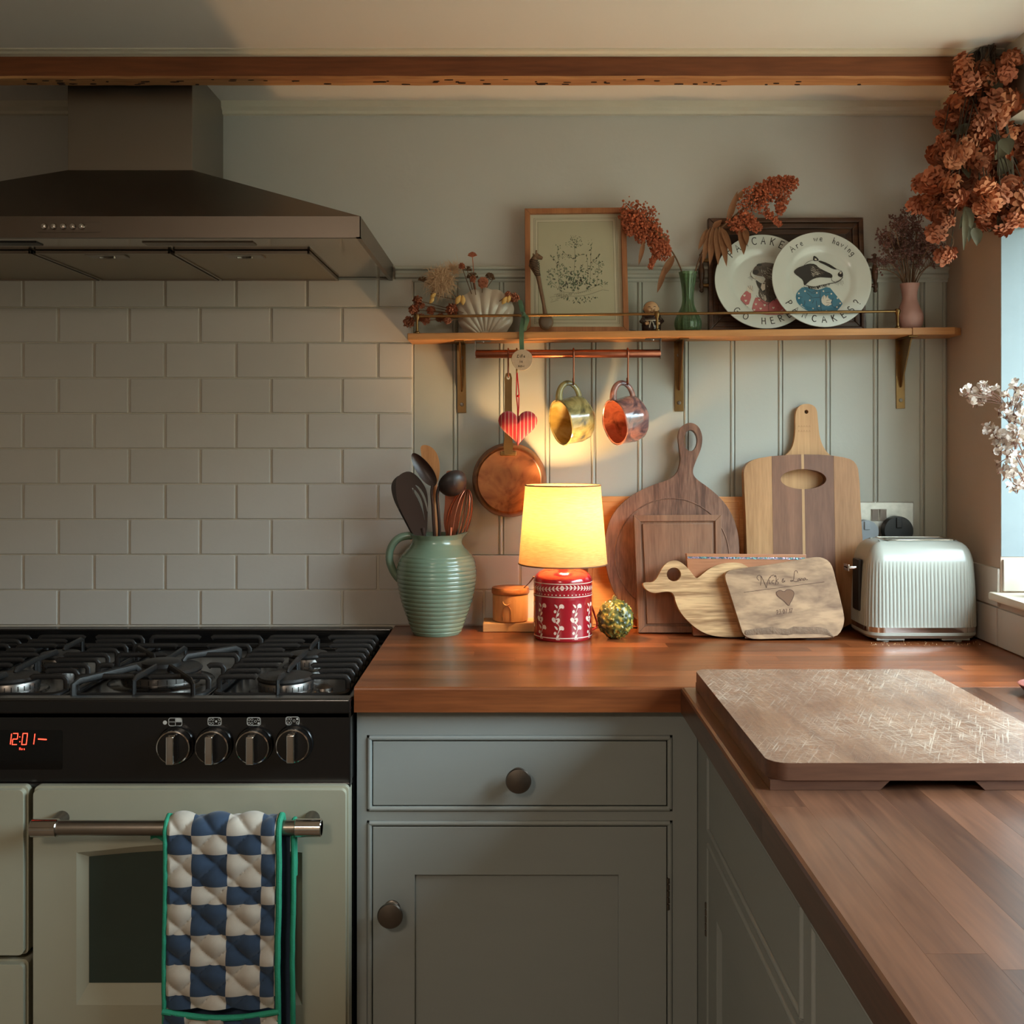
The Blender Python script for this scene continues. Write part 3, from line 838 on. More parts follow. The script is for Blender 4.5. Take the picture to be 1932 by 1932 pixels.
# ---------------------------------------------------------------- double oven glove over the handle
def glove():
    yd = CKY - .002; yh = yd - .068
    HZ = P(300, 1562, yh).z
    t = thing('oven_glove', 'blue and white checked quilted double oven glove with green binding on the oven handle', 'oven glove', (P(433, 0, yh).x, yh, HZ))
    Xl, Xr = P(314, 0, yh).x, P(536, 0, yh).x
    w = Xr - Xl; r0 = .0145
    white = plain('glove_white_cotton', C(176, 166, 152), .9, var=.1, scale=120, bump=.12, bscale=1500, sheen=.2)
    blue = plain('glove_blue_cotton', C(36, 54, 76), .9, var=.18, scale=120, bump=.12, bscale=1500, sheen=.2)
    green = plain('glove_green_binding', C(30, 128, 96), .8, var=.12, scale=90, bump=.4, bscale=400)
    # path: s=0 at top of bar, positive goes down the front; negative down the back
    def path(s_):
        q = PI * r0 / 2
        if abs(s_) <= q:
            a = s_ / r0; return (yh - r0 * math.sin(a), HZ + r0 * math.cos(a) , (0, -math.sin(a), math.cos(a)))
        if s_ > 0: return (yh - r0 - .002 * math.sin((s_ - q) * 9), HZ - (s_ - q), (0, -1, 0))
        return (yh + r0 - .004, HZ + (s_ + q), (0, 1, 0))
    cw = .0545; pxm = 2254 / (D + yh - r0)
    rows = [-.06, -.01, .022, .050, .100, .127, .176, .223, .268, .30, .36, .42]
    rows = [-.20, -.155, -.11, -.065, -.012, .028, .0555, .105, .132, .181, .228, .273, .293]
    rows = [q_ * .974 for q_ in rows]
    cols = [q_ * .974 for q_ in (0, .045, .100, .153, .173)] + [w + 1]
    def cell(x, s_):
        i = sum(1 for c in cols[1:] if x > c); j = sum(1 for r_ in rows if s_ > r_)
        return 0 if (i + j) % 2 == 1 else 1
    def fab(xa, xb, sa, sb, out, name, lift=.003, shift=0):
        def h(x, s_):
            u = x / .0531 + s_ / .0477; v = x / .0531 - s_ / .0477
            q = abs(math.sin(PI * u / 1)) * abs(math.sin(PI * v / 1))
            return q ** .55
        def fn(u, v):
            x = xa + (xb - xa) * u; s_ = sa + (sb - sa) * v
            y, z, n = path(s_)
            e = min(1, min(x - xa, xb - x) / .006 + .15)
            d = lift + out + .0075 * h(x, s_) * e + .0012 * noise.noise(Vector((x * 30, s_ * 30, shift)))
            wv = .002 * noise.noise(Vector((s_ * 6, 1, shift)))
            return Vector((Xl + x + wv, y + n[1] * d, z + n[2] * d))
        m = MB(); m.grid(fn, 88, int(abs(sb - sa) / .0024), mfn=lambda u, v: cell(xa + (xb - xa) * u, sa + (sb - sa) * v))
        return m.build(name, [white, blue], t, world=True)
    fab(.006, w - .006, -.19, .286, 0, 'quilted_cloth')
    def binding(pts, r, name='binding'):
        m = MB(); m.tube(pts, r, 10, flat=.75); m.build(name, green, t, world=True)
    def edge(x, sa, sb, out, n=70):
        q = []
        for i in range(n + 1):
            s_ = sa + (sb - sa) * i / n; y, z, nn = path(s_); wv = .002 * noise.noise(Vector((s_ * 6, 1, 0))) + .0006 * noise.noise(Vector((s_ * 60, x * 9, 0)))
            q.append((Xl + x + wv, y + nn[1] * out, z + nn[2] * out))
        return q
    binding(edge(.0035, -.19, .55, .004), .0046)
    binding(edge(w - .0045, -.19, .55, .004), .0060)
    # second glove end hanging just behind, its green edge showing on the right
    q = edge(w + .0105, -.10, .55, -.006); binding([(a + .003, b + .010, c) for a, b, c in q], .0055)
    m = MB(); m.grid(lambda u, v: Vector((Xl + .01 + (w - .002) * u, yh + .004 + .002 * math.sin(u * 9), HZ - .012 - .40 * v)), 10, 20); m.build('back_cloth', blue, t, world=True)
    # pocket with curved hem
    s0 = .289
    def sag(u): return .010 * math.sin(PI * u) * 1.0
    def pf(u, v):
        x = .004 + (w - .008) * u; s_ = s0 + sag(u) + .26 * v
        y, z, n = path(s_)
        uu = x / .0545 + (s_) / .049; vv = x / .0545 - s_ / .049
        q = (abs(math.sin(PI * uu)) * abs(math.sin(PI * vv))) ** .5
        return Vector((Xl + x, y - .0075 - .008 * q, z))
    prow = [s0 + .046, s0 + .094, s0 + .142, s0 + .19]
    pcol = [.037, .094, .149]
    def pc(u, v):
        x = .004 + (w - .008) * u; s_ = s0 + .26 * v + .004
        return 1 if (sum(x > c for c in pcol) + sum(s_ > r_ for r_ in prow)) % 2 == 0 else 0
    m = MB(); m.grid(pf, 80, 90, mfn=pc); m.build('pocket', [white, blue], t, world=True)
    hem = []
    for i in range(31):
        u = i / 30; y, z, n = path(s0 + sag(u)); hem.append((Xl + .002 + (w - .004) * u, y - .0085, z))
    binding(hem, .0056, 'pocket_hem')
    m = MB(); tg = P(285, 1590, yh); m.grid(lambda u, v: Vector((tg.x - .005 + .032 * u, yh + .012 - .01 * u, tg.z + .004 * math.sin(u * 5) + .009 * v)), 10, 3)
    m.build('hanging_loop', green, t, world=True)
glove()
# ---------------------------------------------------------------- worktop of glued staves
ZW = .933; WE = .264; WF = -.6; WB = -3.2
def worktop():
    t = thing('worktop', 'L-shaped oiled hardwood worktop of glued staves running round the corner', 'worktop', (.3, -.4, .893))
    th = .040
    def stave(x0, x1, y0, y1, mat, bev=0, mate=None):
        m = MB()
        if bev:     # front stave with a rounded upper arris
            if mate == 'X': pr = [(y0, 0), (y0, th - bev), (y0 + bev * .3, th - bev * .3), (y0 + bev, th), (y1, th), (y1, 0)]; vs = [(x, a, .893 + b) for x in (x0, x1) for a, b in pr]
            else: pr = [(x0, 0), (x0, th - bev), (x0 + bev * .3, th - bev * .3), (x0 + bev, th), (x1, th), (x1, 0)]; vs = [(a, y, .893 + b) for y in (y0, y1) for a, b in pr]
            n = 6
            m.add(vs, [(i, (i + 1) % n, n + (i + 1) % n, n + i) for i in range(n)] + [tuple(range(n)), tuple(reversed(range(n, 2 * n)))])
        else: m.box(x0, x1, y0, y1, .893, .893 + th)
        m.build('stave', mat, t, world=True)
    nr = 14; w = -WF / nr
    for r in range(nr):
        y1 = -.0005 - r * w; y0 = y1 - w + .00015
        last = r == nr - 1
        x = -.257 - rnd.uniform(0, .3)
        while x < XR:
            xe = x + (rnd.uniform(.35, .7) if not last else 1.3)
            if xe > XR - .12: xe = XR
            a = max(x, -.257)
            if xe - a > .02: stave(a, xe - .00015, y0, y1, M_stave, .004 if last else 0, 'X')
            x = xe
    nc = 14; w = (XR - WE) / nc
    for c in range(nc):
        x0 = WE + c * w; x1 = x0 + w - .00015
        first = c == 0
        y = WF - (.0 if first else rnd.uniform(0, .3)); ys = WF
        while ys > WB:
            ye = max(WB, ys - rnd.uniform(.35, .75)) if (first or ys < WF) else ys - rnd.uniform(.15, .6)
            ye = max(ye, WB)
            stave(x0, x1, ye + .00015, ys, M_stavey, .005 if first else 0, 'Y')
            ys = ye
worktop()

# ---------------------------------------------------------------- cabinets
def knob(parent, p, axis, name='knob'):
    m = MB()
    m.lathe([(.0135, 0), (.0135, .003), (.009, .0055), (.0068, .010), (.0070, .016), (.011, .021), (.0195, .0255), (.0205, .029), (.019, .0315), (.010, .0335), (1e-6, .034)], 36, p, axis=axis)
    return m.build(name, M_nickel, parent, world=True)
def bead(m, x0, x1, z0, z1, y, w=.0085, d=.004):
    """half-round bead frame lying on a face at y (faces -y)"""
    for (ax, az, bx, bz) in ((x0, z0, x1, z0), (x1, z0, x1, z1), (x1, z1, x0, z1), (x0, z1, x0, z0)):
        m.tube([(ax, y, az), (bx, y, bz)], w / 2, 10)
def frontset(T, drawer, door, knob_d, knob_c, hinge_x, yf):
    """drawer and door in a local frame where the face is the plane y = yf and x runs along it"""
    x0, x1, z0, z1 = drawer
    m = MB(); m.box(x0 + .010, x1 - .010, yf - .0005, yf + .018, z0 + .010, z1 - .010, bev=.0012)
    d = m.build('drawer_front', M_cab, T)
    m = MB(); bead(m, x0 + .0045, x1 - .0045, z0 + .0045, z1 - .0045, yf + .0005); m.build('bead', M_cab, T)
    knob(d, (knob_d[0], yf - .0005, knob_d[1]), (0, -1, 0)).matrix_basis = Matrix()
    x0, x1, z0, z1 = door
    m = MB()
    sx0, sx1, sz1, sz0 = x0 + .078, x1 - .088, z1 - .088, z0 + .1
    outer = [(x0 + .010, z0 + .01), (x1 - .010, z0 + .01), (x1 - .010, z1 - .010), (x0 + .010, z1 - .010)]
    hole = [(sx0, sz0), (sx0, sz1), (sx1, sz1), (sx1, sz0)]
    m.prism(outer, yf - .0015, yf + .018, bev=.0010, holes=[hole], sm=False)
    d = m.build('door', M_cab, T)
    m = MB(); m.box(sx0 - .002, sx1 + .002, yf + .0065, yf + .014, sz0 - .002, sz1 + .002); m.build('door_panel', M_cab, d)
    m = MB(); bead(m, x0 + .0045, x1 - .0045, z0 + .0045, z1 - .0045, yf + .0005); m.build('bead', M_cab, T)
    if knob_c: knob(d, (knob_c[0], yf - .0015, knob_c[1]), (0, -1, 0))
    m = MB(); hz = z1 - .10
    m.box(hinge_x - .0015, hinge_x + .0015, yf - .003, yf + .001, hz - .045, hz + .008, bev=.0005)
    for k in range(5): m.tube([(hinge_x, yf - .003, hz + .008 - k * .0106), (hinge_x, yf - .003, hz - .0005 - k * .0106)], .0028, 8)
    m.build('hinge', M_nickel, d)

def cab_left():
    yf = -.572
    T = thing('base_cabinet', 'grey-green painted base cabinet with one drawer over a door, between cooker and corner', 'cabinet', (0, 0, 0))
    q = lambda px, py: P(px, py, yf)
    X0, X1 = -.2565, .295
    dx0, dx1, dz1, dz0 = q(692, 0).x, q(1269, 0).x, q(0, 1387).z, q(0, 1531).z
    oz1 = q(0, 1548).z; oz0 = .12
    m = MB(); outer = [(X0, .10), (X1, .10), (X1, .8925), (X0, .8925)]
    m.prism(outer, yf, yf + .02, sm=False, holes=[[(dx0, dz0), (dx0, dz1), (dx1, dz1), (dx1, dz0)], [(dx0, oz0), (dx0, oz1), (dx1, oz1), (dx1, oz0)]])
    m.build('face_frame', M_cab, T)
    m = MB(); m.box(X0, X0 + .018, yf + .02, -.02, .1, .8925); m.box(X1 - .018, X1, yf + .02, -.02, .1, .8925); m.box(X0 + .018, X1 - .018, -.035, -.02, .1, .8925)
    m.box(X0 + .018, X1 - .018, yf + .05, -.035, .1, .118); m.box(X0, X1, yf + .06, yf + .075, 0, .1); m.build('carcass', M_cab, T)
    kd, kc = q(978, 1463), q(740, 1713)
    frontset(T, (dx0, dx1, dz0, dz1), (dx0, dx1, oz0, oz1), (kd.x, kd.z), (kc.x, kc.z), dx1 - .0075, yf)
cab_left()
def cab_right():
    XF = .296
    # local x runs toward the camera (world -y), local -y faces world -x
    T = thing('base_cabinet', 'grey-green painted base cabinet under the right-hand worktop, seen edge-on with its knob', 'cabinet', (XF, -.60, 0), (0, 0, -PI / 2))
    lx = lambda px: D - (XF * F / (px - CX)) - .60 + 0
    # world y = -(.60) - lx  ->  Y = D + y
    def L(px): return (D - XF * F / (px - CX)) and (-( (XF * F / (px - CX)) - D) - .60)
    def Lz(px, py): Y = XF * F / (px - CX); return CZ - (py - CY) * Y / F
    a0, a1 = L(1336), L(1516)
    dz1, dz0 = .849, .7255; oz1 = .711; oz0 = .12
    end = 2.3
    m = MB(); second = (L(1534), L(1534) + .60)
    holes = []
    for s0, s1 in ((a0, a1), second):
        holes += [[(s0, dz0), (s0, dz1), (s1, dz1), (s1, dz0)], [(s0, oz0), (s0, oz1), (s1, oz1), (s1, oz0)]]
    m.prism([(-.03, .10), (end, .10), (end, .8925), (-.03, .8925)], 0, .02, sm=False, holes=holes)
    m.build('face_frame', M_cab, T)
    m = MB(); m.box(-.025, end, .59, .61, .1, .8925); m.box(-.03, end, .04, .58, .1, .118); m.box(-.03, -.012, .02, .59, .1, .8925); m.box(end - .018, end, .02, .59, .1, .8925)
    m.box(-.03, end, .07, .08, 0, .1); m.build('carcass', M_cab, T)
    Yk = XF * F / (1408 - CX); kz = CZ - (1597 - CY) * Yk / F
    frontset(T, (a0, a1, dz0, dz1), (a0, a1, oz0, oz1), (L(1409), CZ - (1597 - CY) * (XF * F / (1409 - CX)) / F + .0), (a1 - .04, .60), a0 + .0035, 0)
    s0, s1 = second
    frontset(T, (s0, s1, dz0, dz1), (s0, s1, oz0, oz1), ((s0 + s1) / 2, .787), (s1 - .04, .60), s0 + .0035, 0)
cab_right()
# ---------------------------------------------------------------- shelf with gallery rail
SX0, SZ0, STILT = -.222, 1.5495, .0108
SF = -.100
def sz(x): return SZ0 + (x - SX0) * STILT      # top of the shelf
def shelf():
    t = thing('wall_shelf', 'long oak wall shelf with brass gallery rail and brass angle brackets', 'shelf', (SX0, 0, SZ0), (0, -STILT, 0))
    l = lambda px, yy=SF: P(px, 0, yy).x - SX0
    th = .0145; xj = l(1722); xe = XR - SX0
    m = MB(); m.box(0, xj - .0004, SF, -.001, -th, 0, bev=.002); m.build('plank', M_shelf, t)
    m = MB(); m.add([(x, y, z) for z in (-th, 0) for x, y in ((xj + .0004, SF), (xe - .022, SF), (xe - .001, SF + .02), (xe - .001, -.001), (xj + .0004, -.001))],
                    [(4, 3, 2, 1, 0), (5, 6, 7, 8, 9)] + [(i, (i + 1) % 5, 5 + (i + 1) % 5, 5 + i) for i in range(5)], 0, False); m.build('plank', M_shelf, t)
    # brackets
    for px, zb in ((870, 779), (1280, 776), (1698, 771)):
        x = P(px, 0, -.01).x - SX0; z = P(px, zb, -.01).z - sz(x + SX0)
        m = MB(); w = .0095
        m.box(x - w, x + w, -.0105, -.0078, z, -th - .0001, bev=.0009)
        m.box(x - w, x + w, SF + .012, -.0078, -th - .003, -th - .0002, bev=.0009)
        b = m.build('bracket', M_brass, t)
        m = MB(); zc = z + .045
        m.add([(x + s * .0013, yy, zz) for s in (-1, 1) for yy, zz in ((-.0105, -th - .003), (SF + .02, -th - .003), (SF + .024, -th - .007), (-.016, zc + .002), (-.0105, zc))],
              [(0, 1, 2, 3, 4), (9, 8, 7, 6, 5)] + [(i, 5 + i, 5 + (i + 1) % 5, (i + 1) % 5) for i in range(5)]); m.build('brace', M_brass, b)
        for zz in (z + .018, -th - .03):
            m = MB(); m.lathe([(.0042, 0), (.0036, .0014), (1e-6, .0018)], 12, (x, -.0105, zz), axis=(0, -1, 0)); m.lathe([(.0016, .0012), (.0016, .0024)], 6, (x, -.0105, zz), axis=(0, -1, 0)); m.build('screw', M_nickel, b)
    # gallery rail
    y = -.0955; hr = .0345
    p0, p1 = l(787, y), l(1694, y)
    m = MB(); m.tube([(p0, y, hr), (p1, y, hr)], .0028, 12); m.build('gallery_rail', M_brass, t)
    for p in (p0, l(1240, y), p1):
        m = MB(); m.lathe([(.0060, 0), (.0060, .0018), (.0032, .004), (.0028, .012), (.0028, .024), (.0042, .028), (.0060, .0325), (.0062, .036), (.0045, .0395), (1e-6, .0405)], 20, (p, y, 0)); m.build('rail_post', M_brass, t)
shelf()

# copper hanging rail under the shelf
HRY = -.074
def hang_rail():
    a, b = P(897, 668, HRY), P(1246, 667, HRY)
    t = thing('hanging_rail', 'copper hanging rail fixed under the shelf by two metal plates', 'rail', (a.x, HRY, a.z))
    m = MB(); m.tube([(a.x, HRY, a.z), (a.x + .001, HRY, a.z), (b.x - .001, HRY, b.z), (b.x, HRY, b.z)], [.0082, .0088, .0088, .0082], 24); m.build('bar', M_copper, t, world=True)
    for x, s, z in ((a.x, 1, a.z), (b.x, -1, b.z)):
        zs = sz(x) - .0147
        m = MB(); m.box(x - .0012 * s, x + .0012 * s, HRY - .007, HRY + .007, z - .0105, zs - .0, bev=.0004)
        m.box(x, x + s * .032, HRY - .014, HRY + .014, zs - .0022, zs - .0002, bev=.0004)
        br = m.build('fixing_plate', M_nickel, t, world=True)
        m = MB(); m.lathe([(.0035, 0), (.003, .0015), (1e-6, .002)], 12, (x + s * .016, HRY - .002, zs - .0022), axis=(0, 0, -1)); m.build('screw', M_chrome, br, world=True)
hang_rail()
RZ = lambda x: P(897, 668, HRY).z + (x - P(897, 668, HRY).x) * .003
def hook(px, label, drop=.052, mat=None):
    x = P(px, 0, HRY).x; z = RZ(x)
    t = thing('s_hook', label, 'hook', (x, HRY, z + .009), group='hooks on the copper rail')
    r = .0112; pts = []
    for i in range(13):
        a = R(215 - 215 * i / 12); pts.append((x + .0005, HRY + r * math.cos(a) * -1 * -1, z + r * math.sin(a)))
    # front side down
    pts = [(x, HRY - (-1) * 0 + r * math.cos(R(a)), z + r * math.sin(R(a))) for a in range(-20, 181, 20)]
    pts += [(x, HRY - r + .001, z - drop * .35), (x, HRY - r + .004, z - drop * .65)]
    r2 = .0085; cy, cz = HRY - r + .004 + r2 - .002, z - drop
    zc = z - drop
    pts += [(x, cy + r2 * math.cos(R(a)), zc + r2 * math.sin(R(a))) for a in range(180, 361, 20)] + [(x, cy + r2 + .0005, zc + .006)]
    m = MB(); m.tube(pts, .0017, 8); m.build('wire', mat or M_copper, t, world=True)
    return Vector((x, cy, zc - r2))

def mug(px, label, inner, outer, dx=0):
    hp = hook(px, label[0], .056)
    t = thing('mug', label[1], 'mug', hp, group='pottery mugs hanging from the copper rail')
    ax = Vector((-.86, -.46, -.20)).normalized()          # mouth direction
    up = (Vector((0, 0, 1)) - ax * ax.z).normalized()
    r, L = .047, .060
    # centre: the handle ring top sits on the hook
    c = hp - up * (r + .030) - ax * (L * .5) + Vector((dx - .014, .004, 0)) + Vector((0,0,.003))
    m = MB()
    wob = lambda a, z: 1 + .035 * math.sin(2 * a + 1) + .02 * math.sin(5 * a + z * 60) + .02 * noise.noise(Vector((math.cos(a) * 2, math.sin(a) * 2, z * 30)))
    prof = [(1e-6, 0), (r * .82, 0), (r * .93, .006), (r, .022), (r * .97, .045), (r * .98, .062), (r * 1.01, L), (r * .985, L + .0015), (r * .95, L)]
    m.lathe(prof, 48, c, axis=ax, cap=False, rfn=wob); body = m.build('mug_body', outer, t, world=True)
    m = MB(); m.lathe([(r * .95, L), (r * .92, .06), (r * .92, .03), (r * .86, .008), (1e-6, .006)], 48, c, axis=ax, cap=False, rfn=wob); m.build('mug_interior', inner, body, world=True)
    pts = []
    for i in range(17):
        a = PI * i / 16
        pts.append(c + up * (r * .93 + .034 * math.sin(a)) + ax * (L * .5 + .025 * math.cos(a) * (1.0)))
    m = MB(); m.tube(pts, [.0058 - .0012 * math.sin(PI * i / 16) for i in range(17)], 12, flat=1.3); m.build('handle', outer, t, world=True)
def glaze(name, cols, scale=20, rough=.15):
    m, nt, b = newmat(name); N, L = nt.nodes, nt.links; setp(b, rough, coat=.5)
    tc = N.new('ShaderNodeTexCoord'); nz = N.new('ShaderNodeTexNoise'); nz.inputs['Scale'].default_value = scale; nz.inputs['Detail'].default_value = 6; nz.inputs['Distortion'].default_value = 1.5
    L.new(tc.outputs['Object'], nz.inputs['Vector']); cr = N.new('ShaderNodeValToRGB'); el = cr.color_ramp.elements
    el[0].position = .3; el[0].color = cols[0]; el[1].position = .7; el[1].color = cols[-1]
    for i, c in enumerate(cols[1:-1]): e = el.new(.3 + .4 * (i + 1) / (len(cols) - 1)); e.color = c
    L.new(nz.outputs['Fac'], cr.inputs[0]); L.new(cr.outputs[0], b.inputs['Base Color'])
    bp = N.new('ShaderNodeBump'); bp.inputs['Strength'].default_value = .3; bp.inputs['Distance'].default_value = .003; L.new(nz.outputs['Fac'], bp.inputs['Height']); L.new(bp.outputs[0], b.inputs['Normal'])
    return m
mug(1082, ('copper S-hook holding the yellow-green pottery mug', 'yellow and green glazed pottery mug hanging by its handle, left of the pink one'),
    glaze('mug_yellow', [C(120, 98, 48), C(170, 144, 76), C(196, 176, 120)]), glaze('mug_green', [C(62, 62, 52), C(130, 120, 74), C(170, 156, 100), C(110, 110, 94)]))
mug(1184, ('copper S-hook holding the pink and purple pottery mug', 'pink and purple streaked pottery mug hanging nearest the right end of the rail'),
    glaze('mug_rust', [C(104, 50, 36), C(170, 96, 70), C(150, 76, 56)], 30), glaze('mug_pink', [C(66, 52, 58), C(118, 88, 88), C(170, 116, 102), C(190, 146, 124)], 26))

def pan():
    hp = hook(959, 'copper S-hook holding the small copper pan by its strap handle', .040)
    yb = hp.y + .002
    t = thing('copper_pan', 'small old copper frying pan hanging bottom-outward by its brass strap handle', 'pan', hp)
    c = P(961, 906, -.040); r = 70 * (D - .05) / F
    m = MB(); ax = (0, -1, 0)
    m.lathe([(r * .84, .022), (r * .86, .0212), (r * .90, .018), (r * .965, .004), (r, -.012), (r * 1.012, -.014), (r * 1.0, -.0155), (r * .97, -.012), (r * .86, .018), (1e-6, .0195)], 64, c, axis=ax, cap=False)
    m.lathe([(1e-6, .0225), (r * .5, .0228), (r * .84, .022)], 64, c, axis=ax, cap=False)
    cp = glaze('tarnished_copper', [C(96, 60, 42), C(158, 100, 66), C(178, 118, 76), C(126, 76, 54)], 14, .32)
    cp.node_tree.nodes['Principled BSDF'].inputs['Metallic'].default_value = .85; cp.node_tree.nodes['Principled BSDF'].inputs['Coat Weight'].default_value = 0
    m.build('pan_bowl', cp, t, world=True)
    zt = hp.z + .010; zb = c.z + r - .006
    w = .0078
    o = [(-w * 1.0, zb - .018), (-w * 1.3, zb), (-w, zb + .02), (-w * .95, zt - .03), (-w * 1.0, zt - .012), (-w * .7, zt - .002), (0, zt), (w * .7, zt - .002), (w * 1.0, zt - .012), (w * .95, zt - .03), (w, zb + .02), (w * 1.3, zb), (w * 1.0, zb - .018)]
    hole = ell(0, zt - .0105, .0035, .0045, 14, rev=True)
    m = MB(); m.prism([(hp.x + a, b) for a, b in o], -.0015 + yb, .0015 + yb, holes=[[(hp.x + a, b) for a, b in hole]], bev=.0004)
    m.build('handle', M_brass, t, world=True)
    m = MB(); m.box(hp.x - .017, hp.x + .017, c.y - .010, yb + .0015, zb - .020, zb - .010, bev=.002)
    for s in (-1, 1): m.ball((hp.x + s * .011, c.y - .011, zb - .015), .0028, 10, 6)
    m.build('handle_mount', M_brass, t, world=True)
pan()

def heart():
    hp = hook(975, 'slim brass hook behind the round tag holding the red heart', .030, M_brass)
    y = hp.y - .012
    T = thing('fabric_heart', 'stuffed red fabric heart with thin white stripes hanging on red cord', 'ornament', (hp.x, y, hp.z))
    c = P(977, 806, y); w = 38 * (D + y) / F
    red = C(178, 26, 38)
    m_, nt, b = newmat('striped_red_cotton'); N, L = nt.nodes, nt.links; setp(b, .85, sheen=.3)
    tc = N.new('ShaderNodeTexCoord'); sp = N.new('ShaderNodeSeparateXYZ'); L.new(tc.outputs['Object'], sp.inputs[0])
    sc_ = N.new('ShaderNodeMath'); sc_.operation = 'MULTIPLY'; sc_.inputs[1].default_value = 1 / .0078; L.new(sp.outputs[0], sc_.inputs[0])
    fr_ = N.new('ShaderNodeMath'); fr_.operation = 'FRACT'; L.new(sc_.outputs[0], fr_.inputs[0])
    gt = N.new('ShaderNodeMath'); gt.operation = 'GREATER_THAN'; gt.inputs[1].default_value = .84; L.new(fr_.outputs[0], gt.inputs[0])
    mx = N.new('ShaderNodeMix'); mx.data_type = 'RGBA'; mx.inputs['A'].default_value = red; mx.inputs['B'].default_value = C(225, 170, 150); L.new(gt.outputs[0], mx.inputs['Factor']); L.new(mx.outputs['Result'], b.inputs['Base Color'])
    def outline(a):
        x = 16 * math.sin(a) ** 3; z = 13 * math.cos(a) - 5 * math.cos(2 * a) - 2 * math.cos(3 * a) - math.cos(4 * a)
        return x / 16.5, z / 16.5 
    m = MB(); n = 48
    for s in (-1, 1):
        def fn(u, v):
            x, z = outline(2 * PI * u); k = 1 - v
            d = math.sqrt(max(0, 1 - (1 - v) ** 2.2))
            wr = .0012 * noise.noise(Vector((x * k * 6, z * k * 6, s)))
            return Vector((c.x + x * k * w, c.y + s * (.015 * d ** 1.0 + wr * v), c.z + (z * k + .08) * w))
        m.grid(fn, n, 12)
    m.build('heart_cushion', m_, T, world=True, weld=True)
    m = MB(); top = (c.x, y, c.z + w * .38)
    m.tube([(hp.x, hp.y, hp.z + .002), (hp.x - .001, y + .002, c.z + w * 1.6), (c.x - .0005, y, c.z + w * 1.0), top], .0012, 6)
    m.tube([(hp.x + .0005, hp.y, hp.z + .002), (hp.x + .0045, y + .002, c.z + w * 1.7), (c.x + .002, y, c.z + w * .95), top], .0012, 6)
    m.ball((c.x + .001, y, c.z + w * 1.55), .003, 8, 6)
    m.build('red_cord', plain('red_cord', C(205, 40, 40), .8), T, world=True)
heart()

def tag():
    y = -.105; p = P(985, 679, y)
    T = thing('round_tag', 'round stamped clay tag on a green velvet ribbon tied to the gallery rail', 'ornament', (p.x, y, p.z))
    m = MB(); r = 20 * (D + y) / F
    m.lathe([(r * .97, -.0016), (r, -.001), (r, .001), (r * .97, .0016)], 40, p, axis=(0, -1, 0), rfn=lambda a, z: 1 + .02 * math.sin(3 * a))
    d = m.build('disc', plain('pewter_clay', C(168, 150, 128), .5, var=.12, scale=200, bump=.2, bscale=400), T, world=True)
    m = MB(); f = lambda a, b: Vector((a, y - .0020, b))
    write(m, 'L', .006, .0010, f, p.x - .0105, p.z + .0045); write(m, 'ife', .0065, .0010, f, p.x - .0040, p.z + .0045, .12)
    write(m, 'is', .006, .0010, f, p.x - .0045, p.z - .0055, .2); write(m, 'now', .006, .0010, f, p.x - .0075, p.z - .0150, .12)
    m.build('stamped_words', plain('stamp_dark', C(50, 42, 36), .8), d, world=True)
    g = plain('green_velvet', C(62, 96, 66), .7, var=.2, scale=80, sheen=.8)
    zr = sz(p.x) + .0345
    m = MB()
    def rib(pts, w): 
        vs = []; 
        for (x, yy, z), ww in zip(pts, w): vs += [(x - ww / 2, yy, z), (x + ww / 2, yy, z), (x + ww / 2, yy + .001, z), (x - ww / 2, yy + .001, z)]
        n = len(pts); fs = [(0, 1, 2, 3), (4 * n - 1, 4 * n - 2, 4 * n - 3, 4 * n - 4)]
        for i in range(n - 1):
            for k in range(4): fs.append((4 * i + k, 4 * i + (k + 1) % 4, 4 * i + 4 + (k + 1) % 4, 4 * i + 4 + k))
        m.add(vs, fs, 0, True)
    q = lambda px, py, yy: tuple(P(px, py, yy))
    rib([q(985, 668, y), q(984, 645, y), q(984, 622, y - .001), q(986, 605, y + .002), q(988, 595, -.098)], [.0085, .0095, .0095, .0085, .006])
    rib([q(988, 595, -.098), q(985, 585, -.099), q(983, 575, -.097), q(981, 566, -.094)], [.005, .0095, .010, .008])
    rib([q(988, 592, -.099), q(993, 596, -.105), q(995, 604, -.107), q(992, 615, -.105), q(991, 624, -.104)], [.005, .008, .009, .007, .004])
    m.ball(q(988, 594, -.100), .0055, 10, 8, sc=(.9, .8, 1.1))
    m.build('ribbon', g, T, world=True)
tag()
# ---------------------------------------------------------------- things on the shelf
def leanframe(name, label, cat, px_, y, lean, roll=0, base=None, group=None):
    """Empty at the bottom contact of something that leans back; local x right, local z up the face"""
    x = P(px_, 0, y).x
    z = base if base is not None else sz(x)
    return thing(name, label, cat, (x, y, z), (-lean, roll, 0), group)
def tr(T, pts, yl=0.0): return [onplane(T, a, b, yl) for a, b in pts]

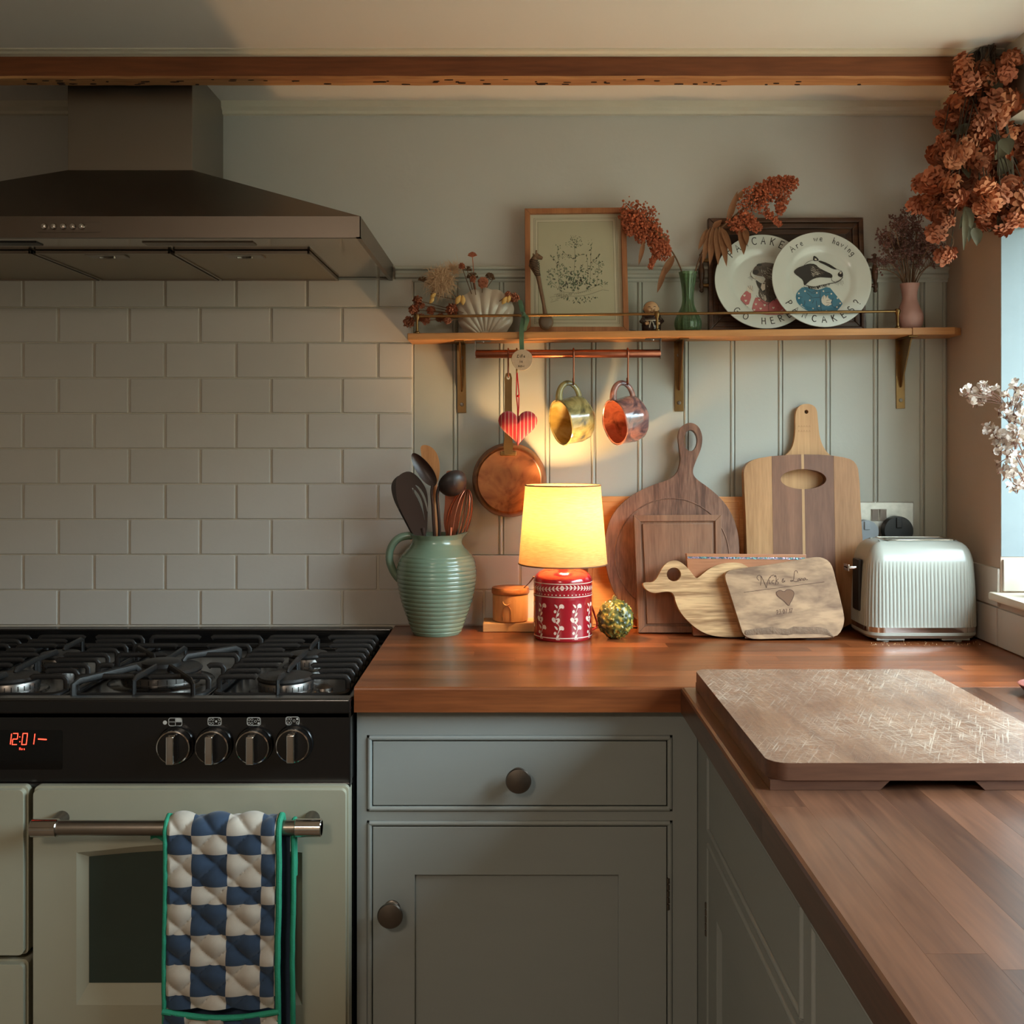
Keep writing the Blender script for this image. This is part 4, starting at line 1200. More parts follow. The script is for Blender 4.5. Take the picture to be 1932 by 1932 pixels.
def botanical():
    T = leanframe('framed_print', 'wood-framed botanical print of a herb above a ribbon banner, leaning on the shelf', 'picture', 1088, -.048, R(5.5))
    th = .016
    o = tr(T, [(991, 625.5), (990, 393), (1181, 391), (1187, 624)], -th)
    zb = 0.0005; o[0] = (o[0][0], zb); o[3] = (o[3][0], zb)
    c = (sum(a for a, b in o) / 4, sum(b for a, b in o) / 4)
    def ins(d): return [(o[0][0] + d, o[0][1] + d), (o[1][0] + d, o[1][1] - d), (o[2][0] - d, o[2][1] - d), (o[3][0] - d, o[3][1] + d)]
    wf = .0115; i_ = ins(wf)
    names = [(0, 1), (1, 2), (2, 3), (3, 0)]
    for a, b in names:
        m = MB(); m.prism([o[a], o[b], i_[b], i_[a]], -th, 0, bev=.0012)
        k = ins(wf * .55)
        m.build('frame_side', M_frame, T)
    m = MB(); m.prism(i_, -.007, -.001, sm=False); paper = m.build('mount', plain('cream_mount', C(196, 188, 164), .8, var=.02), T)
    f = lambda y: (lambda a, b: Vector((a, y, b)))
    ink = plain('print_ink_line', C(92, 92, 80), .9); tint = plain('print_ink_green', C(112, 122, 100), .9, var=.3, scale=200)
    m = MB()
    for d in (.0195, .0222): q = ins(d); m.stroke(q + [q[0]], .0007, f(-.00735))
    q = ins(.0275); m.stroke(q + [q[0]], .0006, f(-.00735))
    m.build('ruled_lines', ink, paper)
    sheet = MB(); sheet.poly(ins(.0275), f(-.0072)); sheet.build('print_sheet', plain('print_paper', C(178, 172, 146), .85, var=.03), paper)
    g = MB(); r = random.Random(5)
    Lp = lambda zx, zy: onplane(T, 970 + zx * .1346, 380 + zy * .1346, -.0075)     # zoomed crop coordinates
    def leaf(x, z, L, a, w=.42):
        pts = [(0, 0), (.3, w * .5), (.65, w * .42), (1, 0), (.65, -w * .42), (.3, -w * .5)]
        ca, sa = math.cos(a), math.sin(a)
        g.poly([(x + L * (u * ca - v * sa), z + L * (u * sa + v * ca)) for u, v in pts], f(-.0075), 1 if r.random() < .65 else 0)
    stems = [[(830, 1280), (840, 1000), (855, 760), (845, 600)], [(640, 1270), (625, 1050), (590, 830), (525, 780)], [(660, 1260), (640, 900), (600, 740), (620, 650)],
             [(1010, 1250), (1040, 1000), (1015, 740)], [(1060, 1240), (1075, 800), (1080, 600)], [(820, 1280), (760, 1000), (680, 870)], [(1150, 1200), (1180, 1020), (1190, 850)], [(900, 1270), (880, 1100), (960, 900)],
             [(600, 1200), (500, 1100), (480, 980)], [(700, 1270), (560, 1190), (470, 1150)], [(1100, 1230), (1240, 1130), (1290, 1150)], [(840, 820), (700, 720)], [(850, 780), (960, 740)], [(1040, 980), (1120, 820), (1190, 750)], [(640, 1000), (760, 1060)]]
    for st in stems:
        pts = smooth([Lp(*p) for p in st], 2); g.stroke(pts, .0005, f(-.0074), 0)
        for p in pts[2:]:
            if r.random() < .75: leaf(p[0], p[1], r.uniform(.0035, .0068), r.uniform(0, 2 * PI))
    for _ in range(150):
        a, b = r.gauss(880, 190), r.gauss(1120, 90)
        if 470 < a < 1290 and 900 < b < 1250 and not (1180 < b and a < 640): p = Lp(a, b); leaf(p[0], p[1], r.uniform(.004, .0085), r.uniform(0, PI))
    for _ in range(46):
        a = r.uniform(640, 1180); b = 1330 + 90 * math.sin(PI * (a - 640) / 540) * r.random(); p = Lp(a, b); leaf(p[0], p[1], r.uniform(.003, .006), r.uniform(-2.5, -.6))
    for cx, cy, rx, ry, n in ((845, 530, 95, 45, 46), (800, 610, 75, 40, 26), (915, 600, 40, 35, 14), (700, 770, 90, 40, 36), (1190, 860, 65, 30, 24), (540, 960, 70, 30, 20), (1060, 560, 40, 40, 7), (630, 640, 45, 50, 7), (1180, 960, 60, 60, 22)):
        for _ in range(n):
            p = Lp(cx + r.uniform(-rx, rx), cy + r.uniform(-ry, ry)); leaf(p[0], p[1], r.uniform(.0012, .0028), r.uniform(0, 2 * PI), .8)
    # banner
    up_ = [(560, 1310), (700, 1270), (850, 1290), (1000, 1260), (1120, 1200), (1200, 1165), (1240, 1200)]
    lo_ = [(1235, 1240), (1130, 1280), (1000, 1320), (850, 1330), (720, 1325), (580, 1375)]
    b1, b2 = smooth([Lp(*p) for p in up_], 2), smooth([Lp(*p) for p in lo_], 2)
    g.poly(b1 + b2, f(-.0077), 2); g.stroke(b1, .0005, f(-.0079)); g.stroke(b2, .0005, f(-.0079))
    tail = [Lp(*p) for p in ((580, 1330), (500, 1345), (540, 1375), (510, 1415), (620, 1385))]; g.stroke(tail, .0005, f(-.0079))
    tail = [Lp(1240, 1240), Lp(1330, 1250)]; g.stroke(tail, .0005, f(-.0079))
    a0 = Lp(585, 1350); tilt = .10
    def wf_(a, b):
        dx = a - a0[0]; return Vector((a, -.0080, b + dx * tilt + 1.2 * dx * dx))
    x = write(g, 'OREGANO', .0052, .0007, wf_, a0[0] + .001, a0[1] + .0010, .06)
    for k in range(9): g.stroke([(x + .003 + k * .0042, a0[1] + .0018), (x + .0055 + k * .0042, a0[1] + .0018)], .0006, wf_)
    g.build('printed_plant', [ink, tint, MATS['print_paper']], paper)
botanical()

def giraffe_spoon():
    y = -.080
    T = thing('wooden_spoon', 'carved wooden spoon with a striped giraffe-head handle leaning against the framed print', 'spoon', (P(1029, 0, y).x, y, sz(P(1029, 0, y).x)))
    dark = plain('burnt_wood', C(40, 26, 20), .6); w = wood('spoon_wood', C(92, 66, 48), C(134, 104, 78), 'Z', 40, .1, rough=.5)
    p = lambda px, py, dy=0: P(px, py, y + dy)
    m = MB(); c = p(1030, 607); rx, rz = 14 * (D + y) / F, 15.5 * (D + y) / F
    m.ball((c.x, y + .002, c.z), 1, 24, 12, sc=(rx, .0065, rz))
    m.build('bowl', w, T, world=True)
    m = MB(); m.ball((c.x, y - .0022, c.z), 1, 20, 8, sc=(rx * .82, .0036, rz * .82)); m.build('bowl_hollow', plain('spoon_hollow', C(104, 84, 66), .5), T, world=True)
    path = [p(1029, 596), p(1026, 575, .004), p(1020, 545, .007), p(1015, 520, .011), p(1012, 508, .013)]
    m = MB(); m.tube(path, [.0052, .0036, .0042, .0050, .0060], 12); m.build('handle', w, T, world=True)
    m = MB()
    neck = [p(1015, 520, .010), p(1010, 508, .013), p(1006, 500, .014), p(1007, 492, .014), p(1010, 485, .014)]
    m.tube(neck, [.0056, .0078, .0098, .0082, .0062], 12)
    hd = p(1013, 484, .013)
    m.tube([hd + Vector((-.002, 0, .002)), hd + Vector((.005, -.002, -.002)), hd + Vector((.0115, -.003, -.0045))], [.0062, .0052, .0032], 10)
    for s in (-1, 1):
        m.tube([hd + Vector((-.002, s * .004, .003)), hd + Vector((-.001, s * .0045, .0125))], [.0022, .0014], 6)
        m.tube([hd + Vector((-.004, s * .005, .002)), hd + Vector((-.009, s * .008, .005))], [.002, .0008], 6)
    h = m.build('giraffe_head', w, T, world=True)
    m = MB()
    for i in range(9):
        k = i / 8; a = neck[3].lerp(path[3], k); rr = [.0085, .0100, .0095, .0088, .0080, .0070, .0062, .0056, .0052][i]
        m.tube([a + Vector((rr * math.cos(t_) * 1.0, -.004 + rr * math.sin(t_) * .8, .0012 * math.sin(t_ * 2 + i))) for t_ in [2 * PI * j / 14 for j in range(14)]], .0007, 5, close=True)
    for s in (-1, 1): m.ball(hd + Vector((.004, s * .0046 - .001, .0016)), .0012, 6, 5)
    m.build('burnt_stripes', dark, h, world=True)
giraffe_spoon()

def monk():
    y = -.064; x = P(1229, 0, y).x; z0 = sz(x)
    T = thing('monk_figurine', 'tiny ceramic monk figurine in a dark brown robe with a white rope belt', 'figurine', (x, y, z0))
    robe = plain('robe_glaze', C(44, 28, 26), .25, coat=.4); skin = plain('figurine_skin', C(196, 156, 118), .35, var=.08, scale=150); white = plain('rope_white', C(200, 190, 175), .5)
    s = (D + y) / F
    m = MB(); m.lathe([(16 * s, 0), (18 * s, 4 * s), (18.5 * s, 14 * s), (17 * s, 24 * s), (11 * s, 31 * s), (6 * s, 34 * s)], 28, (x, y, z0)); 
    for k in range(len(m.v)): m.v[k].y = y + (m.v[k].y - y) * .75
    m.build('robe', robe, T, world=True)
    m = MB(); m.tube([(x + 13.5 * s * math.cos(a), y + 10 * s * math.sin(a) * .8, z0 + 31 * s + 2 * s * math.sin(a)) for a in [2 * PI * j / 20 for j in range(20)]], 4.6 * s, 10, close=True); 
    m.ball((x, y + 6 * s, z0 + 44 * s), 15.5 * s, 16, 10, sc=(1, .8, 1)); m.build('hood', robe, T, world=True)
    m = MB(); c = Vector((x - 1 * s, y - 3 * s, z0 + 44 * s)); m.ball(c, 14 * s, 24, 14, sc=(1, .95, .98)); 
    m.ball(c + Vector((-5.5 * s, -11 * s, -4 * s)), 3.4 * s, 10, 8); m.ball(c + Vector((5.5 * s, -11 * s, -4 * s)), 3.4 * s, 10, 8); m.ball(c + Vector((0, -13.5 * s, -1.5 * s)), 2 * s, 10, 8)
    for q in (-1, 1): m.ball(c + Vector((q * 13.5 * s, -1 * s, 0)), 3 * s, 8, 6, sc=(.6, 1, 1.2))
    hd = m.build('head', skin, T, world=True)
    m = MB()
    for q in (-1, 1): m.tube([c + Vector((q * 5 * s - 2.2 * s + k * 1.1 * s, -13.0 * s, 1.4 * s + (1.1 * s if k in (1, 2, 3) else 0))) for k in range(5)], .5 * s, 5)
    m.tube([c + Vector((-3.5 * s + k * 1.75 * s, -13.3 * s, -7 * s - (1.2 * s if k in (1, 2, 3) else 0))) for k in range(5)], .6 * s, 5)
    m.build('face_lines', plain('face_paint', C(70, 34, 26), .5), hd, world=True)
    m = MB(); m.tube([(x + 18 * s * math.cos(a), y - .2 * s + 14 * s * math.sin(a), z0 + 21 * s) for a in [PI + PI * j / 12 for j in range(13)]], 1.1 * s, 6)
    m.tube([(x - 2 * s, y - 14.5 * s, z0 + 21 * s), (x - 5 * s, y - 15.5 * s, z0 + 12 * s), (x - 5.5 * s, y - 15.5 * s, z0 + 7 * s)], 1 * s, 6)
    m.tube([(x - 1 * s, y - 14.5 * s, z0 + 21 * s), (x + 2 * s, y - 15.5 * s, z0 + 14 * s), (x + 3 * s, y - 15.5 * s, z0 + 9 * s)], 1 * s, 6); m.build('rope_belt', white, T, world=True)
    for q in (-1, 1):
        m = MB(); m.tube([(x + q * 12 * s, y - 2 * s, z0 + 28 * s), (x + q * 18 * s, y - 5 * s, z0 + 20 * s), (x + q * 12 * s, y - 13 * s, z0 + 15 * s)], [5 * s, 5.5 * s, 4.5 * s], 12); a = m.build('arm', robe, T, world=True)
        m = MB(); m.ball((x + q * 11 * s, y - 15 * s, z0 + 15 * s), 3.4 * s, 10, 8); 
        for k in range(4): m.tube([(x + q * 10.5 * s, y - 17 * s, z0 + (13 + 1.3 * k) * s), (x + q * 6.5 * s, y - 17.8 * s, z0 + (13 + 1.3 * k) * s)], .7 * s, 5)
        m.tube([(x + q * 11 * s, y - 16 * s, z0 + 17.5 * s), (x + q * 8.5 * s, y - 17 * s, z0 + 19.5 * s)], .8 * s, 5)
        m.build('hand', skin, a, world=True)
    # small dark pebble-like object to its left
    p = P(1193, 622, -.055)
    T = thing('small_trinket', 'small dark metal trinket lying on the shelf right of the framed print', 'trinket', (p.x, -.06, sz(p.x)))
    m = MB(); m.lathe([(.0075, 0), (.0082, .002), (.0075, .004), (.004, .0045)], 20, (p.x, -.06, sz(p.x))); m.tube([(p.x + .006, -.06, sz(p.x) + .002), (p.x + .012, -.066, sz(p.x) + .002), (p.x + .016, -.062, sz(p.x) + .002)], .0016, 8); m.build('trinket_body', M_blackp, T, world=True)
monk()

def tray():
    T = leanframe('wooden_tray', 'old dark wooden tray with turned handles leaning against the wall behind the plates', 'tray', 1484, -.017, R(3.2))
    dk = wood('tray_wood', C(52, 32, 22), C(106, 68, 42), 'X', 16, .08, rough=.42, coat=.15); dkp = wood('tray_panel', C(34, 24, 20), C(62, 42, 30), 'X', 12, .08, rough=.5)
    th = .020
    o = tr(T, [(1338, 622), (1337, 411), (1629, 410), (1635, 622)], -th); o[0] = (o[0][0], .001); o[3] = (o[3][0], .001)
    def ins(d): return [(o[0][0] + d, o[0][1] + d), (o[1][0] + d, o[1][1] - d), (o[2][0] - d, o[2][1] - d), (o[3][0] - d, o[3][1] + d)]
    for a, b in ((0, 1), (1, 2), (2, 3), (3, 0)):
        i1, i2, i3 = ins(.010), ins(.022), ins(.034)
        m = MB(); m.prism([o[a], o[b], i1[b], i1[a]], -th, 0, bev=.002); m.prism([i1[a], i1[b], i2[b], i2[a]], -th + .006, 0, bev=.002); m.prism([i2[a], i2[b], i3[b], i3[a]], -th + .010, 0, bev=.001)
        m.build('rim_moulding', dk, T)
    m = MB(); m.prism(ins(.03), -.008, -.001, sm=False); m.build('base_panel', dkp, T)
    for px, s in ((1339, -1), (1650, 1)):
        x, zt = onplane(T, px, 478, -.012); _, zb = onplane(T, px, 552, -.012)
        if s < 0: x = o[0][0] - .014
        L = zt - zb
        prof = [(.001, 0), (.004, .02), (.0045, .05), (.003, .09), (.0052, .14), (.0045, .22), (.0035, .26), (.0062, .40), (.0068, .5), (.0062, .60), (.0035, .74), (.0045, .78), (.0052, .86), (.003, .91), (.0045, .95), (.004, .98), (.001, 1)]
        m = MB(); m.lathe([(r_, zb + k * L) for r_, k in prof], 16, (x, -.012, 0)); h = m.build('handle', dk, T)
        m = MB()
        for k in (.18, .82): m.tube([(x, -.012, zb + L * k), (x - s * .016, -.012, zb + L * k)], [.0035, .005], 10)
        m.build('handle_bracket', M_brass if s < 0 else dk, h)
tray()
PLATE_W = plain('white_glazed_china', C(206, 210, 204), .16, coat=.5, var=.01)
PINK = plain('print_pink', C(178, 96, 100), .3, coat=.4); BLUE = plain('print_blue', C(58, 116, 142), .3, coat=.4); INK = plain('print_black', C(28, 25, 24), .35, coat=.4)
GREY = plain('print_grey', C(86, 76, 68), .35, coat=.4); PWHITE = plain('print_cream', C(214, 208, 196), .35)
def plate(px, py, label, y, lean, base_x, which):
    Rp = .1035
    T = leanframe('china_plate', label, 'plate', px, y, lean, group='white illustrated plates on the shelf')
    prof = [(1e-6, 0.003), (.058, .003), (.064, .0045), (.069, .0085), (.076, .0105), (Rp - .002, .0165), (Rp, .0175), (Rp - .0006, .0190), (Rp - .003, .0186), (.078, .0135), (.071, .0118), (.0655, .0080), (.0615, .0062), (.055, .0056), (1e-6, .0056)]
    Z = Rp
    ax = (0, -1, 0)
    m = MB(); m.lathe(prof, 96, (0, 0, Z), axis=ax, cap=False); m.build('plate_body', PLATE_W, T)
    pr = [(0, .0056), (.055, .0056), (.0615, .0062), (.0655, .0080), (.071, .0118), (.078, .0135), (Rp - .003, .0186), (.2, .019)]
    def hgt(r):
        for (a, h1), (b, h2) in zip(pr, pr[1:]):
            if r <= b: return h1 + (h2 - h1) * (r - a) / (b - a)
        return pr[-1][1]
    def srf(off): return lambda a, b: Vector((a, -hgt(math.hypot(a, b)) - off, Z + b))
    # text along the rim; ang measured clockwise from the top
    def arc(m, text, R0, a_start, a_step, h, top=True, w=.0012, sx=1.0, steps=None):
        a = a_start
        for i, ch in enumerate(text):
            if ch in GL:
                wd = (ADV[ch] - .2) * h * sx
                for st in GL[ch]:
                    pts = []
                    for u, v in st:
                        dx = u * h * sx - wd / 2
                        if top:
                            r_ = R0 + v * h; t_ = a + dx / R0; pts.append((r_ * math.sin(t_), r_ * math.cos(t_)))
                        else:
                            r_ = R0 - v * h; t_ = a - dx / R0; pts.append((r_ * math.sin(t_), r_ * math.cos(t_)))
                    m.stroke(pts, w, srf(.0004))
            a += a_step if steps is None else steps[min(i, len(steps) - 1)]
    g = MB()
    # map of crop coordinates (zoom of 1340,430 at 6.0375x) into plate plane
    cc = onplane(T, px, py, -.008)
    def Q(zx, zy):
        a, b = onplane(T, 1340 + zx / 6.0375, 430 + zy / 6.0375, -.007); return (a, b - Z)
    F1, F2, F3, FF = srf(.0004), srf(.0008), srf(.0012), srf(.0010)
    rr = random.Random(3)
    def L(pts, fn=F3, w=.0009, mi=0, k=2): g.stroke(smooth([Q(*p) for p in pts], k), w, fn, mi)
    def Pg(pts, mi, fn=F1, k=1): g.poly(smooth([Q(*p) for p in pts], k, True), fn, mi, 3)
    def fur(pts, n, w=.0006, ln=16, mi=0, ang=None):
        qs = [Q(*p) for p in pts]
        x0, x1 = min(p[0] for p in pts), max(p[0] for p in pts); y0, y1 = min(p[1] for p in pts), max(p[1] for p in pts)
        def ins(x, y):
            c = False
            for i in range(len(pts)):
                (ax_, ay), (bx, by) = pts[i], pts[i - 1]
                if (ay > y) != (by > y) and x < (bx - ax_) * (y - ay) / (by - ay) + ax_: c = not c
            return c
        k = 0
        while k < n:
            x, y_ = rr.uniform(x0, x1), rr.uniform(y0, y1)
            if ins(x, y_):
                a = (ang if ang is not None else .5) + rr.uniform(-.5, .5)
                g.stroke([Q(x, y_), Q(x + ln * math.cos(a), y_ + ln * math.sin(a))], w, FF, mi); k += 1
    # material slots: 0 ink 1 grey 2 white 3 blue 4 pink
    if which == 'badger':
        arc(g, 'Are', .0830, R(-41), 0, .0125, steps=[R(8.4), R(6.6)], w=.0015)
        arc(g, 'we', .0845, R(-5), 0, .0125, steps=[R(7.2)], w=.0015)
        arc(g, 'having', .0845, R(20), 0, .0120, steps=[R(6.0)] * 6, w=.0014)
        arc(g, 'PANCAKES?', .0935, R(234 - 0), 0, .0145, top=False, steps=[-R(13.6)] * 9, w=.0018, sx=.95)
        shirt = [(1065, 660), (1190, 700), (1240, 705), (1350, 660), (1420, 745), (1505, 850), (1500, 880), (1430, 960), (1400, 975), (1180, 985), (1060, 935), (985, 870), (970, 800), (985, 730)]
        Pg(shirt, 3)
        head_d = [(1120, 405), (1200, 410), (1240, 455), (1310, 490), (1390, 525), (1395, 570), (1330, 565), (1230, 560), (1150, 590), (1095, 640), (1070, 660), (1060, 600), (1030, 570), (960, 520), (950, 490), (1000, 450), (1060, 430)]
        Pg(head_d, 0, F2)
        fur([(1130, 420), (1200, 430), (1300, 510), (1260, 540), (1140, 560)], 90, .0007, 22, 1, .3)
        fur([(1130, 425), (1200, 440), (1240, 520), (1150, 560)], 40, .0006, 18, 2, .4)
        Pg([(1170, 380), (1175, 310), (1215, 330), (1245, 370)], 0, F2)
        Pg([(1190, 365), (1190, 345), (1212, 352), (1215, 368)], 2, F3)
        Pg([(1240, 365), (1340, 400), (1420, 450), (1450, 475), (1400, 470), (1320, 425), (1230, 385)], 0, F2)
        L([(1070, 425), (1110, 385), (1180, 365), (1250, 375), (1340, 410), (1440, 470), (1500, 490)], w=.0008)
        Pg([(1450, 545), (1465, 500), (1505, 490), (1518, 540), (1500, 565)], 0, F2); Pg([(1470, 520), (1480, 500), (1500, 505), (1490, 525)], 2, F3)
        L([(1090, 650), (1130, 665), (1190, 675), (1260, 655), (1360, 635), (1440, 620), (1490, 590), (1510, 560)], w=.0014)
        fur([(1110, 655), (1190, 665), (1360, 630), (1350, 645), (1200, 690), (1120, 680)], 50, .0009, 16, 0, 1.4)
        L([(1385, 530), (1380, 600), (1420, 615)], w=.0009)
        for k in range(7): L([(1440 + 12 * k, 600), (1425 + 16 * k, 640 + (k % 3) * 8)], w=.0004, k=0)
        for q in (((1065, 665), (1150, 745), (1215, 705)), ((1150, 745), (1185, 750), (1215, 720)), ((1250, 710), (1255, 800), (1265, 980)), ((1130, 800), (1250, 790)), ((1400, 800), (1380, 860), (1400, 905), (1440, 910), (1480, 880)),
                  ((985, 770), (1050, 790)), ((1075, 825), (1080, 850), (1070, 880)), ((1180, 820), (1165, 860)), ((1310, 740), (1360, 730)), ((1100, 740), (1160, 790)), ((1210, 830), (1210, 900), (1240, 960))): L(q, w=.0007)
        for cx, cy in ((1080, 720), (1215, 740), (1010, 800), (1135, 825), (1035, 880), (1240, 890), (1170, 920), (1380, 750), (1450, 800), (1440, 905), (1010, 745), (1320, 950), (1290, 720), (1480, 860)):
            g.poly([Q(cx + 10 * math.cos(a), cy + 10 * math.sin(a)) for a in [2 * PI * j / 8 for j in range(8)]], F3, 2)
        Pg([(1265, 800), (1300, 755), (1315, 790), (1345, 755), (1340, 800), (1390, 820), (1370, 850), (1390, 870), (1330, 895), (1270, 860)], 2, F3)
        f4 = srf(.0016)
        for q in (((1290, 770), (1285, 810)), ((1340, 765), (1315, 800)), ((1375, 815), (1325, 830)), ((1385, 860), (1320, 850)), ((1320, 890), (1350, 870))): L(q, f4, .0007, k=0)
    else:
        arc(g, 'PANCAKES', .0835, R(-48), 0, .0145, steps=[R(12.4)] * 8, w=.0018, sx=.9)
        arc(g, 'GO', .0935, R(223), 0, .0145, top=False, steps=[-R(14.5)] * 2, w=.0018)
        arc(g, 'HERE', .0935, R(183), 0, .0145, top=False, steps=[-R(12.2)] * 4, w=.0018)
        Pg([(525, 770), (660, 850), (720, 800), (860, 840), (900, 1000), (560, 1000), (470, 940), (490, 860)], 4)
        Pg([(420, 700), (480, 750), (430, 905), (345, 820), (345, 790)], 4)
        Pg([(410, 710), (430, 660), (485, 655), (490, 735), (465, 750)], 2, F2)
        Pg([(520, 430), (600, 390), (720, 400), (830, 450), (860, 600), (800, 760), (700, 840), (650, 850), (560, 800), (545, 720), (600, 640), (640, 560), (520, 540), (480, 520), (490, 470)], 1, F2)
        Pg([(480, 490), (530, 470), (560, 500), (540, 530), (490, 525)], 0, F3); Pg([(520, 425), (560, 400), (600, 420), (560, 440)], 0, F3)
        Pg([(515, 585), (560, 620), (600, 640), (625, 720), (610, 740), (560, 700), (535, 650)], 0, F3)
        f4 = srf(.0016)
        g.poly([Q(*p) for p in ((585, 640), (625, 640), (625, 700), (595, 720), (575, 680))], f4, 2)
        fur([(540, 440), (700, 410), (840, 470), (850, 620), (760, 800), (660, 840), (570, 790), (640, 700), (690, 580), (600, 540)], 230, .0006, 22, 0, 1.1)
        fur([(560, 470), (700, 430), (820, 500), (800, 640), (700, 600), (600, 560)], 70, .0006, 20, 2, .9)
        fur([(480, 540), (560, 560), (640, 620), (660, 700), (600, 600), (500, 575)], 30, .0006, 16, 2, .6)
        fur([(560, 730), (640, 770), (640, 830), (580, 800)], 40, .0007, 18, 2, 1.2)
        L([(475, 485), (455, 530), (480, 570), (520, 585)], w=.0007)
        for k in range(5): L([(470 + 5 * k, 545 + 4 * k), (430 + 12 * k, 570 + 8 * k)], w=.0004, k=0)
        for q in (((525, 770), (600, 850), (660, 880), (720, 800)), ((665, 860), (665, 990)), ((345, 820), (430, 905)), ((430, 660), (455, 700)), ((455, 655), (470, 710)), ((480, 660), (485, 720))): L(q, w=.0007)
        for cx, cy in ((390, 770), (405, 830), (420, 885), (560, 820), (520, 870), (620, 880), (575, 920), (500, 935), (720, 910), (700, 970), (630, 970)):
            g.poly(smooth([Q(cx + a, cy + b) for a, b in ((0, 16), (-16, -4), (-8, -14), (0, -6), (8, -14), (16, -4))], 1, True), F3, 2)
    g.build('printed_picture', [INK, GREY, PWHITE, BLUE, PINK], T)
plate(1442, 536, 'white plate with a yawning otter in pink pyjamas, left and behind the other plate', -.060, R(11), 0, 'otter')
plate(1551, 534, 'white plate with a badger in a blue shirt, overlapping in front of the other plate', -.080, R(11), 0, 'badger')

# ---------------------------------------------------------------- vases
def shell():
    y = -.050; x = P(916, 0, y).x; z0 = sz(x)
    T = thing('shell_vase', 'pearly scallop shell vase with fluted ribs at the left end of the shelf', 'vase', (x, y, z0))
    nac = plain('pearly_glaze', C(196, 184, 168), .2, coat=.6, var=.08, scale=25)
    s = (D + y) / F
    m = MB()
    def rad(a):   # outline radius from the hinge point, a in -1..1
        d = abs(a) * 72; T_ = [(0, 96), (20, 95), (35, 88), (50, 69), (62, 54), (72, 40)]
        for (a0, r0), (a1, r1) in zip(T_, T_[1:]):
            if d <= a1: return (r0 + (r1 - r0) * (d - a0) / (a1 - a0) + 1.2 * math.cos(a * 10 * PI)) * s
        return 40 * s
    for sd in (-1, 1):
        def fn(u, v):
            a = (u - .5) * 2; th = a * R(72)
            r_ = rad(a) * (.12 + .88 * v)
            X = r_ * math.sin(th) * 1.0; Zz = r_ * math.cos(th) - 9 * s
            bulge = math.sin(PI * min(1, v * .93 + .05)) ** .7 * math.cos(a * PI / 2) ** .5 * 24 * s if abs(a) < 1 else 0
            rib = .6 + .4 * abs(math.cos(a * 9 * PI / 2 * 1.0))
            d = bulge * (.86 + .14 * abs(math.cos(a * 5 * PI))) + 1.5 * s * v
            return Vector((x + X - 6 * s * 0, y + sd * d, z0 + max(Zz, .2 * s)))
        m.grid(fn, 120, 24)
    m.build('shell_body', nac, T, world=True)
    m = MB(); m.lathe([(20 * s, 0), (20 * s, 2 * s), (13 * s, 6 * s)], 28, (x, y, z0 + .0002)); 
    for k in range(len(m.v)): m.v[k].y = y + (m.v[k].y - y) * .7
    m.build('foot', nac, T, world=True)
shell()
def green_vase():
    y = -.052; x = P(1298, 0, y).x; z0 = sz(x); s = (D + y) / F
    T = thing('glass_vase', 'green ribbed glass bud vase with a narrow neck, left of the plates', 'vase', (x, y, z0))
    g = newmat('green_glass')[0]; b = g.node_tree.nodes['Principled BSDF']; setp(b, .04, trans=.85, ior=1.45); b.inputs['Base Color'].default_value = C(160, 196, 150)
    pr = [(19, 0), (23, 4), (25.5, 16), (23, 28), (14, 44), (10.5, 56), (10.5, 72), (12.5, 92), (17, 114)]
    pr = [(a * s, b_ * s) for a, b_ in smooth(pr, 2)]
    rib = lambda a, z: 1 + .045 * math.cos(12 * a)
    m = MB(); m.lathe([(1e-6, 0)] + pr, 72, (x, y, z0), cap=False, rfn=rib); m.lathe([(r_ * .86, z if z > .003 else .005) for r_, z in pr[::-1]] + [(1e-6, .005)], 72, (x, y, z0), cap=False, rfn=rib)
    n = 72; top = [(pr[-1][0] * k, pr[-1][1]) for k in (1, .93, .86)]; m.lathe(top, 72, (x, y, z0), cap=False, rfn=rib)
    m.build('vase_body', g, T, world=True)
    return Vector((x, y, z0)), s
GV, gs = green_vase()
def pink_vase():
    y = -.060; x = P(1716, 0, y).x; z0 = sz(x); s = (D + y) / F
    T = thing('pink_vase', 'small matt pink bottle vase at the right end of the shelf', 'vase', (x, y, z0))
    pk = plain('matt_pink', C(176, 134, 124), .55, var=.03, bump=.1)
    pr = smooth([(17, 0), (21, 3), (25, 16), (25, 28), (18, 44), (13.5, 56), (14, 70), (17.5, 84), (18, 86.5)], 2)
    m = MB(); m.lathe([(1e-6, 0)] + [(a * s, b * s) for a, b in pr] + [((a - 2) * s, max(b, 4) * s) for a, b in pr[::-1]] + [(1e-6, 4 * s)], 48, (x, y, z0), cap=False); m.build('vase_body', pk, T, world=True)
    return Vector((x, y, z0 + 86 * s)), s
PV, ps = pink_vase()
# ---------------------------------------------------------------- dried flowers on the shelf
DRY = plain('dried_stem', C(104, 74, 50), .8, var=.2, scale=90)
SEED = plain('dried_seed_orange', C(178, 98, 66), .75, var=.35, scale=160)
SEED2 = plain('dried_floret_purple', C(112, 76, 70), .8, var=.4, scale=160)
LEAFM = plain('dried_leaf', C(128, 86, 56), .75, var=.3, scale=60)
ICO = None
def speck(m, c, r, mi=0):
    """8-sided bead"""
    a = rnd.uniform(0, 1.5)
    v = [(0, 0, 1), (math.cos(a), math.sin(a), .2), (-math.sin(a), math.cos(a), -.1), (-math.cos(a), -math.sin(a), .1), (math.sin(a), -math.cos(a), -.2), (0, 0, -1)]
    m.add([Vector(c) + Vector(q) * r for q in v], [(0, 1, 2), (0, 2, 3), (0, 3, 4), (0, 4, 1), (5, 2, 1), (5, 3, 2), (5, 4, 3), (5, 1, 4)], mi, True)
